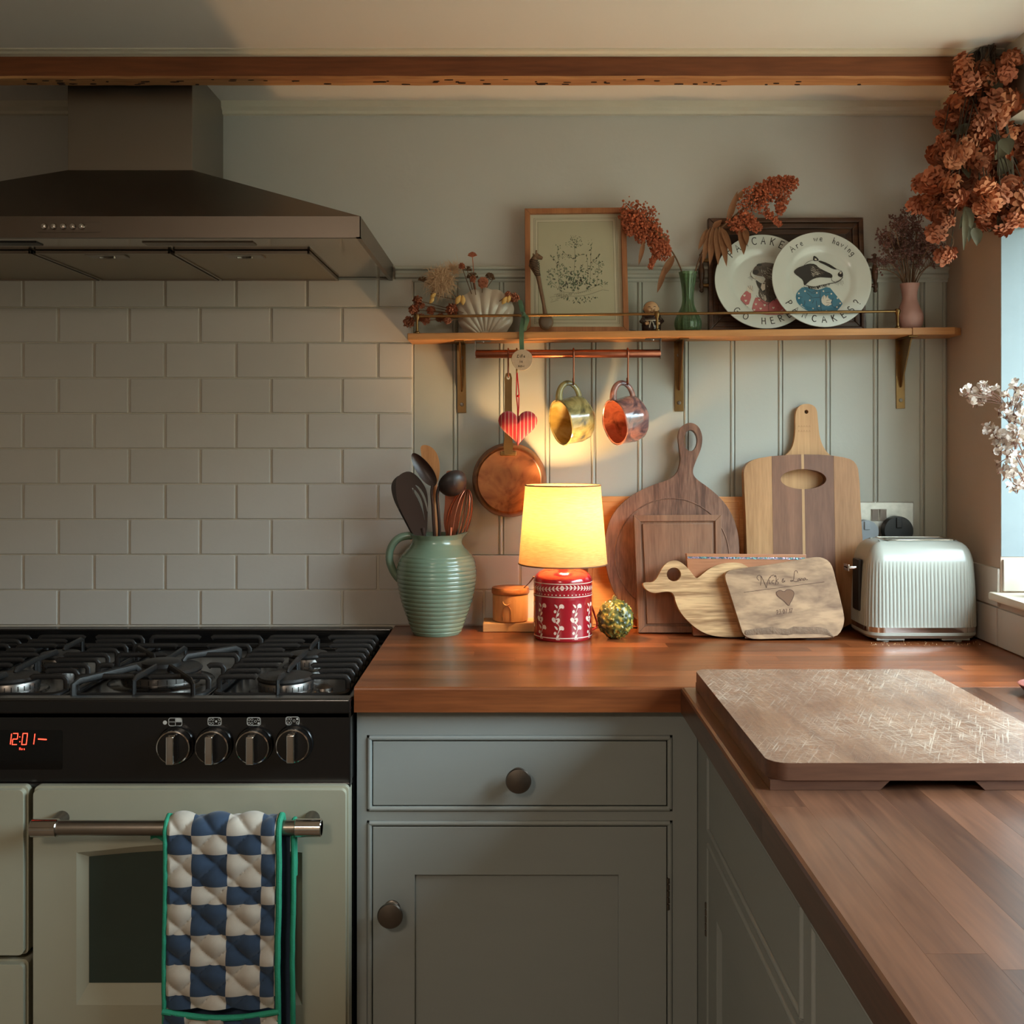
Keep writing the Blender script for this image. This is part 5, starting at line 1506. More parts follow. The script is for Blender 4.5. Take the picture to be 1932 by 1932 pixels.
def leafblade(m, base, tip, w, curl=.3, n=6, mi=0):
    base, tip = Vector(base), Vector(tip); d = tip - base; L = d.length; d.normalize()
    side = d.cross(Vector((0, -1, .2))).normalized(); nn = side.cross(d)
    def fn(u, v):
        k = math.sin(PI * min(1, v ** .8 * .97 + .03)) ** .8
        return base + d * L * v + side * (u - .5) * w * k + nn * (curl * w * ((u - .5) ** 2 * 2 * k) - curl * L * .25 * v * v)
    m.grid(fn, 4, n, mi)
def q3(px, py, y): return P(px, py, y)

def stem_head(label, path, clusters, leaves, group='dried stems in the green glass vase'):
    T = thing('dried_flower_spray', label, 'dried flower', path[0], group=group)
    m = MB(); pts = [Vector(p) for p in smooth([tuple(p) for p in path], 2)]
    m.tube(pts, .0016, 6); m.build('stem', DRY, T, world=True)
    m = MB(); f = MB()
    for (a, b, ra, n) in clusters:
        a, b = Vector(a), Vector(b)
        for _ in range(int(n * 2.1)):
            k = rnd.random() ** .8; c = a.lerp(b, k)
            r_ = ra * (1 - .45 * k)
            o = Vector((rnd.gauss(0, 1), rnd.gauss(0, .7), rnd.gauss(0, 1))); o = o.normalized() * r_ * rnd.random() ** .45
            speck(m, c + o, rnd.uniform(.0020, .0036))
            if rnd.random() < .25: f.tube([c, c + o * .6 + Vector((0, 0, .003)), c + o], .0004, 3)
    m.build('seed_head', SEED, T, world=True, kind='stuff')
    if f.v: f.build('fine_branches', DRY, T, world=True, kind='stuff')
    for a, b, w in leaves:
        m = MB(); leafblade(m, a, b, w); m.build('leaf', LEAFM, T, world=True)
g0 = GV
Y1 = -.060
vb = lambda dx: g0 + Vector((dx, 0, .012))
stem_head('dried rust-orange seed head drooping left from the green glass vase',
          [vb(-.006), q3(1295, 560, -.052), q3(1288, 515, -.052), q3(1275, 485, -.056), q3(1262, 466, Y1), q3(1245, 450, Y1), q3(1222, 420, Y1)],
          [(q3(1190, 392, Y1), q3(1212, 450, Y1), .026, 260), (q3(1215, 400, Y1), q3(1248, 480, Y1), .030, 420), (q3(1180, 405, Y1), q3(1188, 440, Y1), .018, 110), (q3(1240, 470, Y1), q3(1226, 505, Y1), .010, 60), (q3(1250, 440, Y1), q3(1262, 480, Y1), .012, 80)],
          [(q3(1272, 482, Y1), q3(1243, 530, -.075), .016), (q3(1255, 505, -.07), q3(1240, 552, -.078), .012), (q3(1232, 430, -.07), q3(1262, 455, -.08), .010), (q3(1215, 455, -.08), q3(1205, 500, -.085), .010)])
stem_head('dried rust-orange seed head arching right above the plates, with drooping leaves',
          [vb(.006), q3(1303, 560, -.052), q3(1312, 508, -.054), q3(1330, 460, Y1), q3(1365, 425, Y1), q3(1400, 395, Y1), q3(1450, 350, Y1)],
          [(q3(1410, 385, Y1), q3(1470, 345, Y1), .034, 420), (q3(1470, 350, Y1), q3(1498, 345, Y1), .024, 130), (q3(1480, 360, Y1), q3(1470, 400, Y1), .020, 110), (q3(1395, 405, Y1), q3(1430, 430, Y1), .020, 160), (q3(1380, 418, Y1), q3(1402, 440, Y1), .016, 90), (q3(1440, 395, Y1), q3(1472, 425, Y1), .012, 60)],
          [(q3(1340, 430, Y1), q3(1326, 495, -.085), .014), (q3(1345, 428, Y1), q3(1340, 500, -.088), .015), (q3(1352, 428, Y1), q3(1356, 498, -.090), .015), (q3(1358, 428, Y1), q3(1372, 500, -.092), .016), (q3(1362, 430, Y1), q3(1382, 478, -.090), .014),
           (q3(1335, 432, Y1), q3(1318, 470, -.08), .012), (q3(1398, 430, Y1), q3(1404, 478, -.095), .018), (q3(1405, 430, Y1), q3(1410, 460, -.09), .014), (q3(1390, 380, Y1), q3(1402, 358, -.07), .012), (q3(1372, 420, Y1), q3(1392, 360, -.07), .014), (q3(1345, 430, Y1), q3(1362, 415, -.07), .013)])

def pink_bunch():
    T = thing('dried_flower_bunch', 'bunch of thin purple-brown dried flower sprigs standing in the pink vase', 'dried flowers', PV + Vector((0, 0, -.06)))
    r = random.Random(11)
    tips = [(1662, 455), (1668, 470), (1675, 440), (1680, 455), (1688, 430), (1695, 415), (1700, 432), (1706, 420), (1715, 440), (1722, 405), (1730, 430), (1738, 455), (1746, 448), (1755, 462), (1765, 470), (1775, 485), (1672, 492), (1660, 508), (1690, 470), (1710, 465), (1728, 470), (1742, 480), (1758, 500), (1735, 402)]
    for i, (a, b) in enumerate(tips):
        y = -.060 + r.uniform(-.035, .022)
        tip = P(a, b, y); base = PV + Vector((r.uniform(-.008, .008), r.uniform(-.008, .008), -.05)); mid = PV + Vector(((tip.x - PV.x) * .25, (tip.y - PV.y) * .2, .012))
        pts = [Vector(p) for p in smooth([tuple(base), tuple(mid), tuple(mid.lerp(tip, .6) + Vector((0, 0, .006))), tuple(tip)], 2)]
        m = MB(); m.tube(pts, .0010, 5); fl = MB()
        for k in range(7):
            s_ = pts[len(pts) // 2 + k % (len(pts) // 2)]; e = s_ + Vector((r.uniform(-.018, .018), r.uniform(-.012, .012), r.uniform(.008, .026)))
            m.tube([s_, s_.lerp(e, .5) + Vector((0, 0, .002)), e], .0005, 4)
            for _ in range(11): speck(fl, e + Vector((r.gauss(0, .004), r.gauss(0, .004), r.gauss(0, .004))), r.uniform(.0016, .0028))
        for _ in range(12): speck(fl, tip + Vector((r.gauss(0, .006), r.gauss(0, .005), r.gauss(0, .006))), r.uniform(.0016, .003))
        s = m.build('sprig', DRY, T, world=True); fl.build('florets', SEED2, s, world=True, kind='stuff')
pink_bunch()

PET = [plain('petal_rust', C(168, 98, 68), .7, var=.35, scale=70, rand=.22), plain('petal_pale', C(188, 118, 82), .7, var=.25, scale=70, rand=.2)]
def flower_mesh(seed, n=44, elong=1.0):
    """round papery flower of overlapping cupped petals, unit radius"""
    r = random.Random(seed); m = MB()
    m.ball((0, 0, 0), .5, 10, 6)
    for i in range(n):
        k = (i + .5) / n; ph = math.acos(1 - 2 * k); th = i * 2.39996 + r.uniform(-.2, .2)
        d = Vector((math.sin(ph) * math.cos(th), math.sin(ph) * math.sin(th), math.cos(ph) * elong))
        up = Vector((0, 0, 1)); s = d.cross(up).normalized() if abs(d.z) < .98 else Vector((1, 0, 0)); t_ = s.cross(d).normalized()
        a0 = r.uniform(-.5, .5); s, t_ = s * math.cos(a0) + t_ * math.sin(a0), t_ * math.cos(a0) - s * math.sin(a0)
        b = d * .45; w = r.uniform(.32, .46); R_ = r.uniform(.86, 1.08)
        c = [b, d * R_ * .72 + s * w * .8 - t_ * .10, d * R_ + s * w * .45 + t_ * .12, d * R_ * 1.04 + t_ * .22, d * R_ - s * w * .45 + t_ * .12, d * R_ * .72 - s * w * .8 - t_ * .10, d * R_ * .84 - t_ * .05]
        m.add(c, [(0, 1, 6), (1, 2, 6), (2, 3, 6), (3, 4, 6), (4, 5, 6), (5, 0, 6)], 0, True)
    return m
FSRC = {}
def flower(parent, p, r, kind=0, name='flower_head', mat=None, vis=None):
    M = wmat(parent).inverted()
    key = (kind, (mat or PET[0]).name)
    rot = (rnd.uniform(0, 6), rnd.uniform(0, 6), rnd.uniform(0, 6)); sc = (r * rnd.uniform(.9, 1.1), r * rnd.uniform(.9, 1.1), r * rnd.uniform(.85, 1.1))
    if key not in FSRC:
        FSRC[key] = flower_mesh(kind + 3).build(name, mat or PET[0], parent)
        FSRC[key].location = M @ Vector(p); FSRC[key].rotation_euler = rot; FSRC[key].scale = sc
        return FSRC[key]
    return inst(FSRC[key], parent, M @ Vector(p), rot, sc, name)
def shell_bunch():
    T = thing('dried_flower_bunch', 'mixed dried flowers, gold pods and a pale fluffy tuft spilling from the shell vase', 'dried flowers', P(880, 600, -.05))
    z_ = lambda zx, zy, y: P(750 + zx * .13458, 470 + zy * .13458, y)
    base = P(905, 590, -.05)
    # fluffy pampas tuft
    fl = plain('pampas_fluff', C(206, 172, 138), .9, var=.15, scale=200)
    m = MB(); r = random.Random(2)
    for _ in range(1000):
        c = z_(600 + r.gauss(0, 60), 440 + r.gauss(0, 60), -.055 + r.gauss(0, .005)); a = r.uniform(0, 2 * PI); L = r.uniform(.012, .032)
        e = c + Vector((math.cos(a) * L, r.uniform(-.01, .01), math.sin(a) * L - .004)); mid = c.lerp(e, .5) + Vector((0, 0, .004))
        m.tube([c, mid, e], [.0005, .0005, .0002], 3)
    for _ in range(160):
        c = z_(780 + r.gauss(0, 50), 300 + r.gauss(0, 45), -.055); a = r.uniform(.2, 2.4); L = r.uniform(.01, .022); e = c + Vector((math.cos(a) * L, r.uniform(-.006, .006), math.sin(a) * L)); m.tube([c, c.lerp(e, .5) + Vector((.002, 0, 0)), e], [.0004, .0003, .0001], 3)
    m.build('fluffy_tuft', fl, T, world=True, kind='stuff')
    spots = [(280, 720, .013), (230, 850, .015), (160, 1020, .016), (400, 1000, .012), (600, 960, .013), (700, 1000, .011), (760, 850, .016), (470, 860, .012), (1200, 470, .014), (1060, 420, .010), (1640, 680, .014), (1550, 640, .010), (340, 790, .009), (900, 240, .009), (330, 960, .011)]
    for zx, zy, r_ in spots:
        p = z_(zx, zy, -.072 + rnd.uniform(-.01, .014)); m = MB(); m.tube([base, base.lerp(p, .5) + Vector((0, 0, -.004)), p], .0009, 5); s_ = m.build('stem', DRY, T, world=True)
        flower(T, p, r_ * .8, rnd.choice((0, 1)), 'flower_head')
    # spiky sprigs
    for zx, zy, n, sp in ((1050, 110, 16, .010), (1290, 400, 22, .010), (980, 300, 14, .009), (350, 450, 14, .010), (1050, 400, 18, .012), (520, 650, 10, .010), (1330, 430, 10, .006)):
        p = z_(zx, zy, -.055); m = MB(); m.tube([base, z_((zx + 1100) / 2, (zy + 760) / 2, -.05), p], .0009, 5)
        for _ in range(n):
            a = rnd.uniform(0, 2 * PI); e = p + Vector((math.cos(a) * sp, rnd.uniform(-.005, .005), abs(math.sin(a)) * sp)); m.tube([p, e], [.0007, .0014], 4)
        m.build('spiky_sprig', PET[0] if zy < 200 else DRY, T, world=True)
    gold = plain('gold_pod', C(214, 170, 96), .4, var=.15, scale=100)
    for zx, zy, a, L in ((850, 710, 1.1, .022), (915, 715, 1.6, .022), (1500, 720, 1.0, .020), (1560, 700, 1.3, .017), (500, 650, .6, .016), (480, 720, .9, .016)):
        p = z_(zx, zy, -.082); d = Vector((math.cos(a), 0, math.sin(a))); s = Vector((-d.z, 0, d.x)); m = MB()
        def fn(u, v): 
            k = math.sin(PI * v) ** .8; t_ = PI * u
            return p + d * (v - .5) * L + s * math.cos(t_) * k * L * .26 + Vector((0, -1, 0)) * math.sin(t_) * k * L * .2
        m.grid(fn, 8, 8); m.build('seed_pod', gold, T, world=True)
shell_bunch()

# ---------------------------------------------------------------- bunch hanging from the ceiling at the window
def hanging():
    T = thing('hanging_flower_bunch', 'large bunch of rust-orange dried flowers hanging head down from the ceiling by the window', 'dried flowers', (.86, -.34, ZC - .005))
    r = random.Random(21)
    heads = [(1818, 120, 18), (1868, 112, 12), (1895, 110, 18), (1912, 120, 14), (1935, 110, 16), (1832, 158, 18), (1925, 150, 20), (1815, 195, 22), (1840, 215, 20), (1805, 225, 18), (1872, 195, 22), (1900, 215, 24), (1935, 190, 22), (1915, 170, 16), (1880, 235, 18), (1850, 232, 14),
             (1790, 272, 20), (1815, 285, 20), (1800, 300, 16), (1838, 262, 16), (1832, 300, 20), (1850, 312, 18), (1780, 330, 16), (1762, 335, 18), (1765, 350, 16), (1792, 345, 18), (1758, 375, 18), (1780, 385, 18), (1805, 372, 18), (1822, 345, 20), (1825, 318, 14), (1860, 285, 18), (1910, 280, 22), (1935, 260, 22), (1900, 250, 18), (1925, 300, 20),
             (1900, 325, 18), (1930, 330, 22), (1905, 350, 18), (1908, 365, 16), (1845, 372, 20), (1868, 380, 20), (1860, 355, 18), (1885, 395, 18), (1905, 400, 20), (1930, 385, 22), (1912, 415, 14), (1788, 400, 10), (1790, 418, 11), (1870, 400, 16), (1795, 378, 14), (1928, 412, 16), (1850, 392, 12), (1792, 478, 12), (1885, 160, 14), (1838, 178, 14), (1778, 262, 10), (1855, 250, 14), (1940, 350, 20), (1945, 230, 22), (1950, 300, 22), (1950, 390, 20), (1955, 150, 20),
             (1870, 152, 18), (1852, 190, 18), (1888, 205, 18), (1915, 235, 18), (1872, 262, 18), (1890, 292, 18), (1880, 322, 18), (1862, 338, 18), (1888, 368, 18), (1856, 132, 15), (1900, 140, 16), (1840, 190, 14), (1920, 350, 16), (1870, 225, 14)]
    core = []
    for px, py, rr_ in heads:
        Y = 2.02 + r.uniform(-.07, .07) - .0; y = Y - D
        p = P(px, py, y)
        if p.x > XR - .02 and p.z > WIN_Z1 - .02: p.x = XR - .03
        if p.z > ZC - .03: p.z = ZC - .03
        flower(T, p, rr_ * Y / F * 1.22, r.choice((0, 1, 2)), 'flower_head', r.choice(PET)); core.append(p)
    for i in range(0, len(heads)):       # a second layer behind
        p = core[i] + Vector((r.uniform(-.014, .014), .045, r.uniform(-.02, .016))); p.z = min(p.z, ZC - .03)
        flower(T, p, .020, r.choice((0, 1)), 'flower_head', PET[0])
    top = Vector((.87, -.33, ZC - .002))
    m = MB()
    for p in core:
        c = p.lerp(top, .55) + Vector((r.gauss(0, .008), .035 + r.gauss(0, .008), 0)); m.tube([top + Vector((r.gauss(0, .008), r.gauss(0, .008), 0)), c, p], .0011, 5)
    m.tube([top, P(1905, 270, -.31), P(1915, 400, -.31)], .004, 6)
    m.build('stems', plain('hanging_stems', C(70, 60, 50), .85), T, world=True, kind='stuff')
    lm = plain('dull_green_leaf', C(84, 78, 60), .8, var=.3, scale=50, rand=.2)
    for a, b, c, d, w in ((1850, 130, 1842, 170, .03), (1865, 140, 1890, 175, .03), (1840, 145, 1860, 165, .02), (1890, 262, 1905, 290, .03), (1882, 250, 1870, 280, .025), (1900, 300, 1885, 330, .028), (1905, 150, 1880, 130, .02), (1835, 240, 1800, 250, .02), (1820, 390, 1835, 430, .02), (1832, 400, 1830, 455, .018), (1838, 430, 1845, 462, .022), (1828, 395, 1812, 430, .015),
                        (1900, 410, 1868, 436, .014), (1890, 400, 1885, 430, .016), (1880, 350, 1892, 375, .028), (1895, 345, 1880, 370, .028), (1850, 330, 1870, 345, .02), (1895, 270, 1880, 300, .028), (1910, 120, 1930, 130, .02), (1815, 305, 1830, 335, .02), (1820, 395, 1822, 470, .012)):
        y = -.31 + r.uniform(-.06, .02); m = MB(); leafblade(m, P(a, b, y), P(c, d, y - .01), w, .5); m.build('leaf', lm, T, world=True)
    m = MB(); m.tube([P(x, y_, -.3) for x, y_ in smooth([(1775, 395), (1780, 420), (1788, 440), (1800, 450), (1798, 462), (1794, 470)], 1)], .0008, 5); m.tube([P(1772, 390, -.3), P(1780, 415, -.3)], .0008, 5); m.build('trailing_stem', DRY, T, world=True)
    m = MB(); m.tube([top, top + Vector((0, 0, -.03))], .006, 8); m.build('tie', DRY, T, world=True)
hanging()

# ---------------------------------------------------------------- white flowers in the pot on the sill
def sill_flowers():
    pc = Vector((.992, -.345, WIN_Z0 + .0022))
    T = thing('flower_pot', 'cream pot with a red rim on the window sill, cut off by the frame edge', 'pot', pc)
    m = MB(); pr = smooth([(.020, 0), (.030, .004), (.036, .022), (.037, .045), (.032, .060), (.028, .066)], 2)
    m.lathe([(1e-6, 0)] + pr + [(a - .003, b) for a, b in pr[::-1]][:-3] + [(1e-6, .01)], 36, pc, cap=False); m.build('pot_body', M_cream, T, world=True)
    m = MB(); m.lathe([(.0285, .062), (.0315, .063), (.0315, .069), (.0275, .070), (.026, .066)], 36, pc, cap=False); m.build('pot_rim', plain('red_rim', C(170, 50, 44), .4), T, world=True)
    T = thing('white_flower_spray', 'spray of papery white dried blossom reaching in front of the window reveal', 'dried flowers', pc + Vector((0, 0, .07)))
    r = random.Random(9)
    wp = plain('white_papery_petal', C(206, 192, 182), .7, var=.15, scale=90); st = plain('brown_twig', C(116, 78, 62), .8)
    src_ = []
    for s_ in range(3):
        m = MB()
        for k in range(6):
            a = k * 2 * PI / 6 + r.uniform(-.2, .2); d = Vector((math.cos(a), math.sin(a), .75 + r.uniform(-.2, .3))).normalized(); sd = Vector((-math.sin(a), math.cos(a), 0))
            m.add([(0, 0, 0), d * .7 + sd * .32, d * 1.0 + sd * .2, d * 1.02 - sd * .2, d * .7 - sd * .32], [(0, 1, 2), (0, 2, 3), (0, 3, 4)], 0, True)
        m.lathe([(1e-6, -.7), (.1, -.4), (.16, 0), (1e-6, .1)], 6, cap=False, mi=1)
        src_.append(m)
    base = pc + Vector((-.004, 0, .05))
    objs = [None] * 3
    Yf = 1.94
    def bl(p, sc):
        k = r.randrange(3); rot = (r.uniform(-1.6, .4), r.uniform(-1, 1), r.uniform(0, 6)); M = wmat(T).inverted() @ Vector(p)
        if objs[k] is None: objs[k] = src_[k].build('blossom', [wp, st], T); objs[k].location = M; objs[k].rotation_euler = rot; objs[k].scale = (sc,) * 3
        else: inst(objs[k], T, M, rot, (sc,) * 3)
    tw = [((1900, 765), [(1820, 742), (1828, 735), (1838, 748), (1848, 735), (1858, 732), (1862, 745), (1872, 738), (1832, 758), (1850, 752)]),
          ((1905, 800), [(1900, 745), (1915, 730), (1922, 745), (1908, 760), (1928, 770), (1890, 770), (1885, 778), (1900, 785), (1915, 790), (1925, 745), (1935, 735)]),
          ((1900, 830), [(1862, 806), (1870, 815), (1878, 825), (1890, 818), (1895, 830), (1880, 840), (1905, 825), (1888, 852), (1900, 845)]),
          ((1915, 850), [(1910, 812), (1922, 820), (1930, 835), (1912, 835), (1920, 860), (1908, 870), (1930, 800), (1935, 860), (1900, 860), (1918, 782), (1932, 815)]),
          ((1915, 880), [(1893, 885), (1900, 895), (1908, 888), (1895, 902), (1905, 902)]), ((1925, 905), [(1918, 915), (1925, 920), (1932, 912), (1920, 925), (1930, 900)])]
    for (a, b), bs in tw:
        y = Yf - D + r.uniform(-.04, .04); fork = P(a, b, y); m = MB()
        mid = base.lerp(fork, .5) + Vector((.02, 0, .0)); m.tube([Vector(q) for q in smooth([tuple(base), tuple(mid), tuple(fork)], 2)], .0012, 5)
        for q in bs:
            p = P(q[0], q[1], y + r.uniform(-.02, .02)); m.tube([fork, fork.lerp(p, .5) + Vector((0, 0, .003)), p], .0006, 4); bl(p, .0115)
            for _ in range(2): bl(p + Vector((r.gauss(0, .006), r.gauss(0, .006), r.gauss(0, .006))), .009)
        m.build('twig', st, T, world=True)
    m = MB(); m.tube([P(x, y_, Yf - D) for x, y_ in smooth([(1918, 868), (1905, 866), (1892, 868), (1884, 876), (1880, 884)], 1)], .0007, 4); m.build('twig', st, T, world=True)
    # small red-brown dish at the edge of the frame
    Yd = .387 * F / (1312 - CY); xd = (1924 - CX) * Yd / F + .045
    T = thing('terracotta_dish', 'small dark red dish on the worktop, just its edge at the right of the frame', 'dish', (xd, Yd - D, ZW))
    m = MB(); m.lathe([(1e-6, 0), (.030, 0), (.034, .003), (.043, .014), (.045, .016), (.043, .0165), (.034, .006), (1e-6, .005)], 36, (xd, Yd - D, ZW + .0003), cap=False); m.build('dish_body', plain('dark_terracotta', C(120, 58, 44), .5), T, world=True)
sill_flowers()
# ---------------------------------------------------------------- green jug and its utensils
JG = Vector((P(824, 0, -.103).x, -.103, ZW))
def jug():
    T = thing('green_jug', 'sage green ribbed pottery jug with loop handle holding kitchen utensils', 'jug', JG)
    s = (D + JG.y) / F
    gl = plain('green_glaze', C(120, 143, 122), .22, coat=.45, var=.07, scale=12)
    z = lambda py: (1206 - py) * s * .965
    prof = [(45, 1206), (47, 1200), (54, 1180), (66, 1140), (74, 1100), (75.5, 1075), (72, 1055), (62, 1037), (48, 1022), (46, 1018), (46.5, 1014), (49, 1011), (50, 1008)]
    prof = [(44, 1206), (46, 1203), (54, 1178), (65, 1148), (72, 1118), (75, 1092), (73, 1068), (66, 1052), (54, 1040), (48, 1031), (46, 1024), (48, 1017), (51, 1012)]
    P_ = smooth([(a * s, z(b)) for a, b in prof], 2)
    # resample densely for the rings
    pts = []; 
    for (r0, z0), (r1, z1) in zip(P_, P_[1:]):
        n = max(1, int(math.hypot(r1 - r0, z1 - z0) / .0009))
        pts += [(r0 + (r1 - r0) * k / n, z0 + (z1 - z0) * k / n) for k in range(n)]
    pts.append(P_[-1])
    H = pts[-1][1]
    def ring(zz):
        amp = .0013 if zz < H * .80 else .0003
        if zz < .006: amp = 0
        return amp * abs(math.sin(PI * zz / .0088)) ** .6
    def rf(a, zz):
        k = max(0, (zz - H * .88) / (H * .12)); d = math.atan2(math.sin(a - R(-12)), math.cos(a - R(-12)))
        return 1 + .24 * k * k * math.exp(-(d / .30) ** 2) - .02 * k * math.exp(-((abs(d) - .7) / .3) ** 2)
    def rz(v): return [(r_ + ring(zz), zz) for r_, zz in v]
    m = MB(); out = rz(pts)
    for lst, off in ((out, 0), ([(r_ - .004, max(zz, .005)) for r_, zz in pts[::-6]] + [(1e-6, .005)], 1)):
        m.lathe(([(1e-6, 0)] if not off else [out[-1]]) + lst, 72, JG, cap=False, rfn=rf)
    # lift the lip at the spout
    for v in m.v:
        dx, dy = v.x - JG.x, v.y - JG.y; zz = v.z - JG.z; k = max(0, (zz - H * .88) / (H * .12)); d = math.atan2(dy, dx) - R(-12)
        v.z += .006 * k * k * math.exp(-(d / .35) ** 2)
    m.build('jug_body', gl, T, world=True)
    q = [(790, 1012), (772, 1010), (752, 1014), (738, 1030), (733, 1052), (740, 1075), (752, 1092), (762, 1098)]
    pts = [P(a, b, JG.y) for a, b in smooth(q, 2)]
    m = MB(); m.tube(pts, [.0078 + .0015 * abs(i / (len(pts) - 1) - .5) for i in range(len(pts))], 14, flat=1.25, up=(0, 1, 0)); m.build('jug_handle', gl, T, world=True)
    return H
JH = jug()
JI = JG + Vector((.002, 0, .02))
G_UT = 'kitchen utensils in the green jug'
def utensil(label, name, cat='utensil'): return thing(name, label, cat, JI, group=G_UT)
U = lambda zx, zy, y=0: P(725 + zx * .10354, 830 + zy * .10354, JG.y + y)
def utensils():
    nyl = plain('dark_brown_nylon', C(56, 38, 32), .38, var=.08); blk = plain('dark_nylon', C(44, 36, 34), .42, var=.08)
    sp = wood('spatula_wood', C(176, 116, 68), C(214, 152, 98), 'Z', 30, .1, rough=.5)
    cop = M_copper
    # long oval nylon spoon in front
    def spoonhead(T, c, rx, rz, tilt, mat, depth=.010, y=0, hollow=True):
        m = MB(); ct, st_ = math.cos(tilt), math.sin(tilt)
        def fn(u, v):
            a = 2 * PI * u; k = v
            egg = 1 + .12 * math.sin(a)
            X, Z = rx * k * math.cos(a) * (1 - .14 * math.sin(a)), rz * k * math.sin(a)
            return Vector((c.x + X * ct - Z * st_, c.y + (-1 if hollow else 1) * depth * (k * k - 1), c.z + X * st_ + Z * ct))
        m.grid(fn, 36, 8); 
        def fb(u, v):
            p = fn(1 - u, v); return p + Vector((0, .0016 * (1), 0))
        m.grid(fb, 36, 8)
        m.grid(lambda u, v: fn(u, 1) + Vector((0, .0016 * v, 0)), 36, 1)
        return m.build('head', mat, T, world=True, weld=True)
    def shaft(T, pts, r, mat, name='shaft', flat=1.0):
        m = MB(); m.tube([Vector(p) for p in smooth([tuple(p) for p in pts], 2)], r, 10, flat=flat); return m.build(name, mat, T, world=True)
    T = utensil('long oval dark brown nylon spoon leaning left in front of the others', 'serving_spoon')
    spoonhead(T, U(720, 540, -.030), .0150, .0400, R(35), nyl, .008)
    shaft(T, [U(880, 830, -.030), U(860, 960, -.030), U(880, 1150, -.028), U(900, 1500, -.02), U(930, 2000, -.01)], .0052, nyl, flat=.6)
    T = utensil('pale wooden spatula with a rounded blade behind the dark spoons', 'wooden_spatula')
    o = [(655, 200), (650, 130), (690, 90), (780, 95), (880, 150), (960, 260), (1000, 420), (1005, 620), (960, 800), (860, 800), (760, 600), (680, 400)]
    m = MB(); m.prism([(U(a, b).x, U(a, b).z) for a, b in smooth(o, 2, True)], JG.y + .012, JG.y + .016, bev=.001); m.build('blade', sp, T, world=True)
    shaft(T, [U(920, 750, .014), U(930, 1200, .010), U(940, 2000, 0)], .005, sp)
    T = utensil('black nylon ladle with its bowl tipped to the right', 'ladle')
    c = U(1240, 780, -.022); m = MB(); ax = Vector((-.45, .15, .88)).normalized(); ax = Vector((.42, .60, -.68)).normalized()
    R_ = .0300
    m.lathe([(R_ * math.sin(a), -R_ * .78 * math.cos(a)) for a in [R(3 + 87 * k / 12) for k in range(13)]] + [(R_ * 1.02, .001), (R_ * .95, .001)] + [(R_ * .94 * math.sin(a), -R_ * .72 * math.cos(a)) for a in [R(90 - 87 * k / 10) for k in range(11)]], 40, c, axis=(-.42, .72, .55), cap=False)
    m.build('bowl', blk, T, world=True)
    shaft(T, [U(1000, 850, -.026), U(960, 1000, -.026), U(985, 1300, -.022), U(1010, 1600, -.015), U(1000, 2000, -.005)], .0055, blk, flat=.6)
    T = utensil('broad dark slotted spoon at the left, its slots showing', 'slotted_spoon')
    o = [(220, 800), (240, 690), (330, 600), (470, 560), (600, 640), (700, 760), (780, 900), (810, 1100), (800, 1350), (790, 1760), (560, 1760), (420, 1480), (300, 1250), (235, 1050)]
    s1 = [(500, 840), (620, 950), (700, 1100), (730, 1300), (760, 1500), (715, 1300), (640, 1100), (560, 960)][::-1]; s2 = [(560, 800), (660, 860), (750, 1000), (800, 1200), (800, 1330), (770, 1200), (720, 1050), (640, 900)][::-1]
    W_ = lambda pts, k=1: [(U(a, b).x, U(a, b).z) for a, b in smooth(pts, k, True)]
    m = MB(); m.prism(W_(o, 2), JG.y - .016, JG.y - .013, bev=.0012, holes=[W_(s1), W_(s2)]); m.build('head', nyl, T, world=True)
    shaft(T, [U(700, 1600, -.014), U(760, 2100, -.005)], .005, nyl)
    T = utensil('narrow black spoon behind the slotted spoon, furthest left', 'spoon')
    o = [(125, 880), (150, 750), (240, 660), (300, 640), (330, 900), (330, 1350), (250, 1250), (170, 1080)]
    m = MB(); m.prism(W_(o, 2), JG.y - .006, JG.y - .003, bev=.001); m.build('head', blk, T, world=True); shaft(T, [U(290, 1250, -.005), U(560, 1760, -.004), U(680, 2050, 0)], .0045, blk)
    T = utensil('copper-coloured slotted turner behind the whisk', 'turner')
    o = [(1090, 590), (1200, 555), (1330, 580), (1440, 650), (1500, 740), (1440, 1100), (1360, 1450), (1300, 1760), (1120, 1760), (1060, 1500), (1100, 1150)]
    m = MB(); m.prism(W_(o, 2), JG.y + .018, JG.y + .0205, bev=.0008); m.build('head', cop, T, world=True); shaft(T, [U(1210, 1600, .018), U(1190, 2100, .006)], .0045, cop)
    T = utensil('copper wire balloon whisk at the right', 'whisk')
    top = U(1330, 900, .0); bot = U(1270, 1900, 0)
    for k in range(8):
        a = PI * k / 8 + .1; w = .0255; pts = []
        for i in range(25):
            t_ = PI * 2 * i / 24 - PI; pr = math.cos(t_ / 2)
            s_ = abs(t_) / PI   # 0 at tip, 1 at base
            rad_ = w * math.sin(PI * min(1, (1 - s_) ** .62)) ** .8 * (1 if t_ >= 0 else -1) if s_ < 1 else 0
            ax_ = bot.lerp(top, 1 - s_ ** 1.7)
            lean = Vector((.020 * (1 - s_) , 0, 0))
            pts.append(ax_ + Vector((math.cos(a) * rad_, math.sin(a) * rad_, 0)) + lean)
        m = MB(); m.tube(pts, .00085, 6); m.build('wire_loop', cop, T, world=True)
    shaft(T, [bot + Vector((0, 0, .004)), bot + Vector((-.004, 0, -.05))], .006, cop, 'whisk_handle')
utensils()

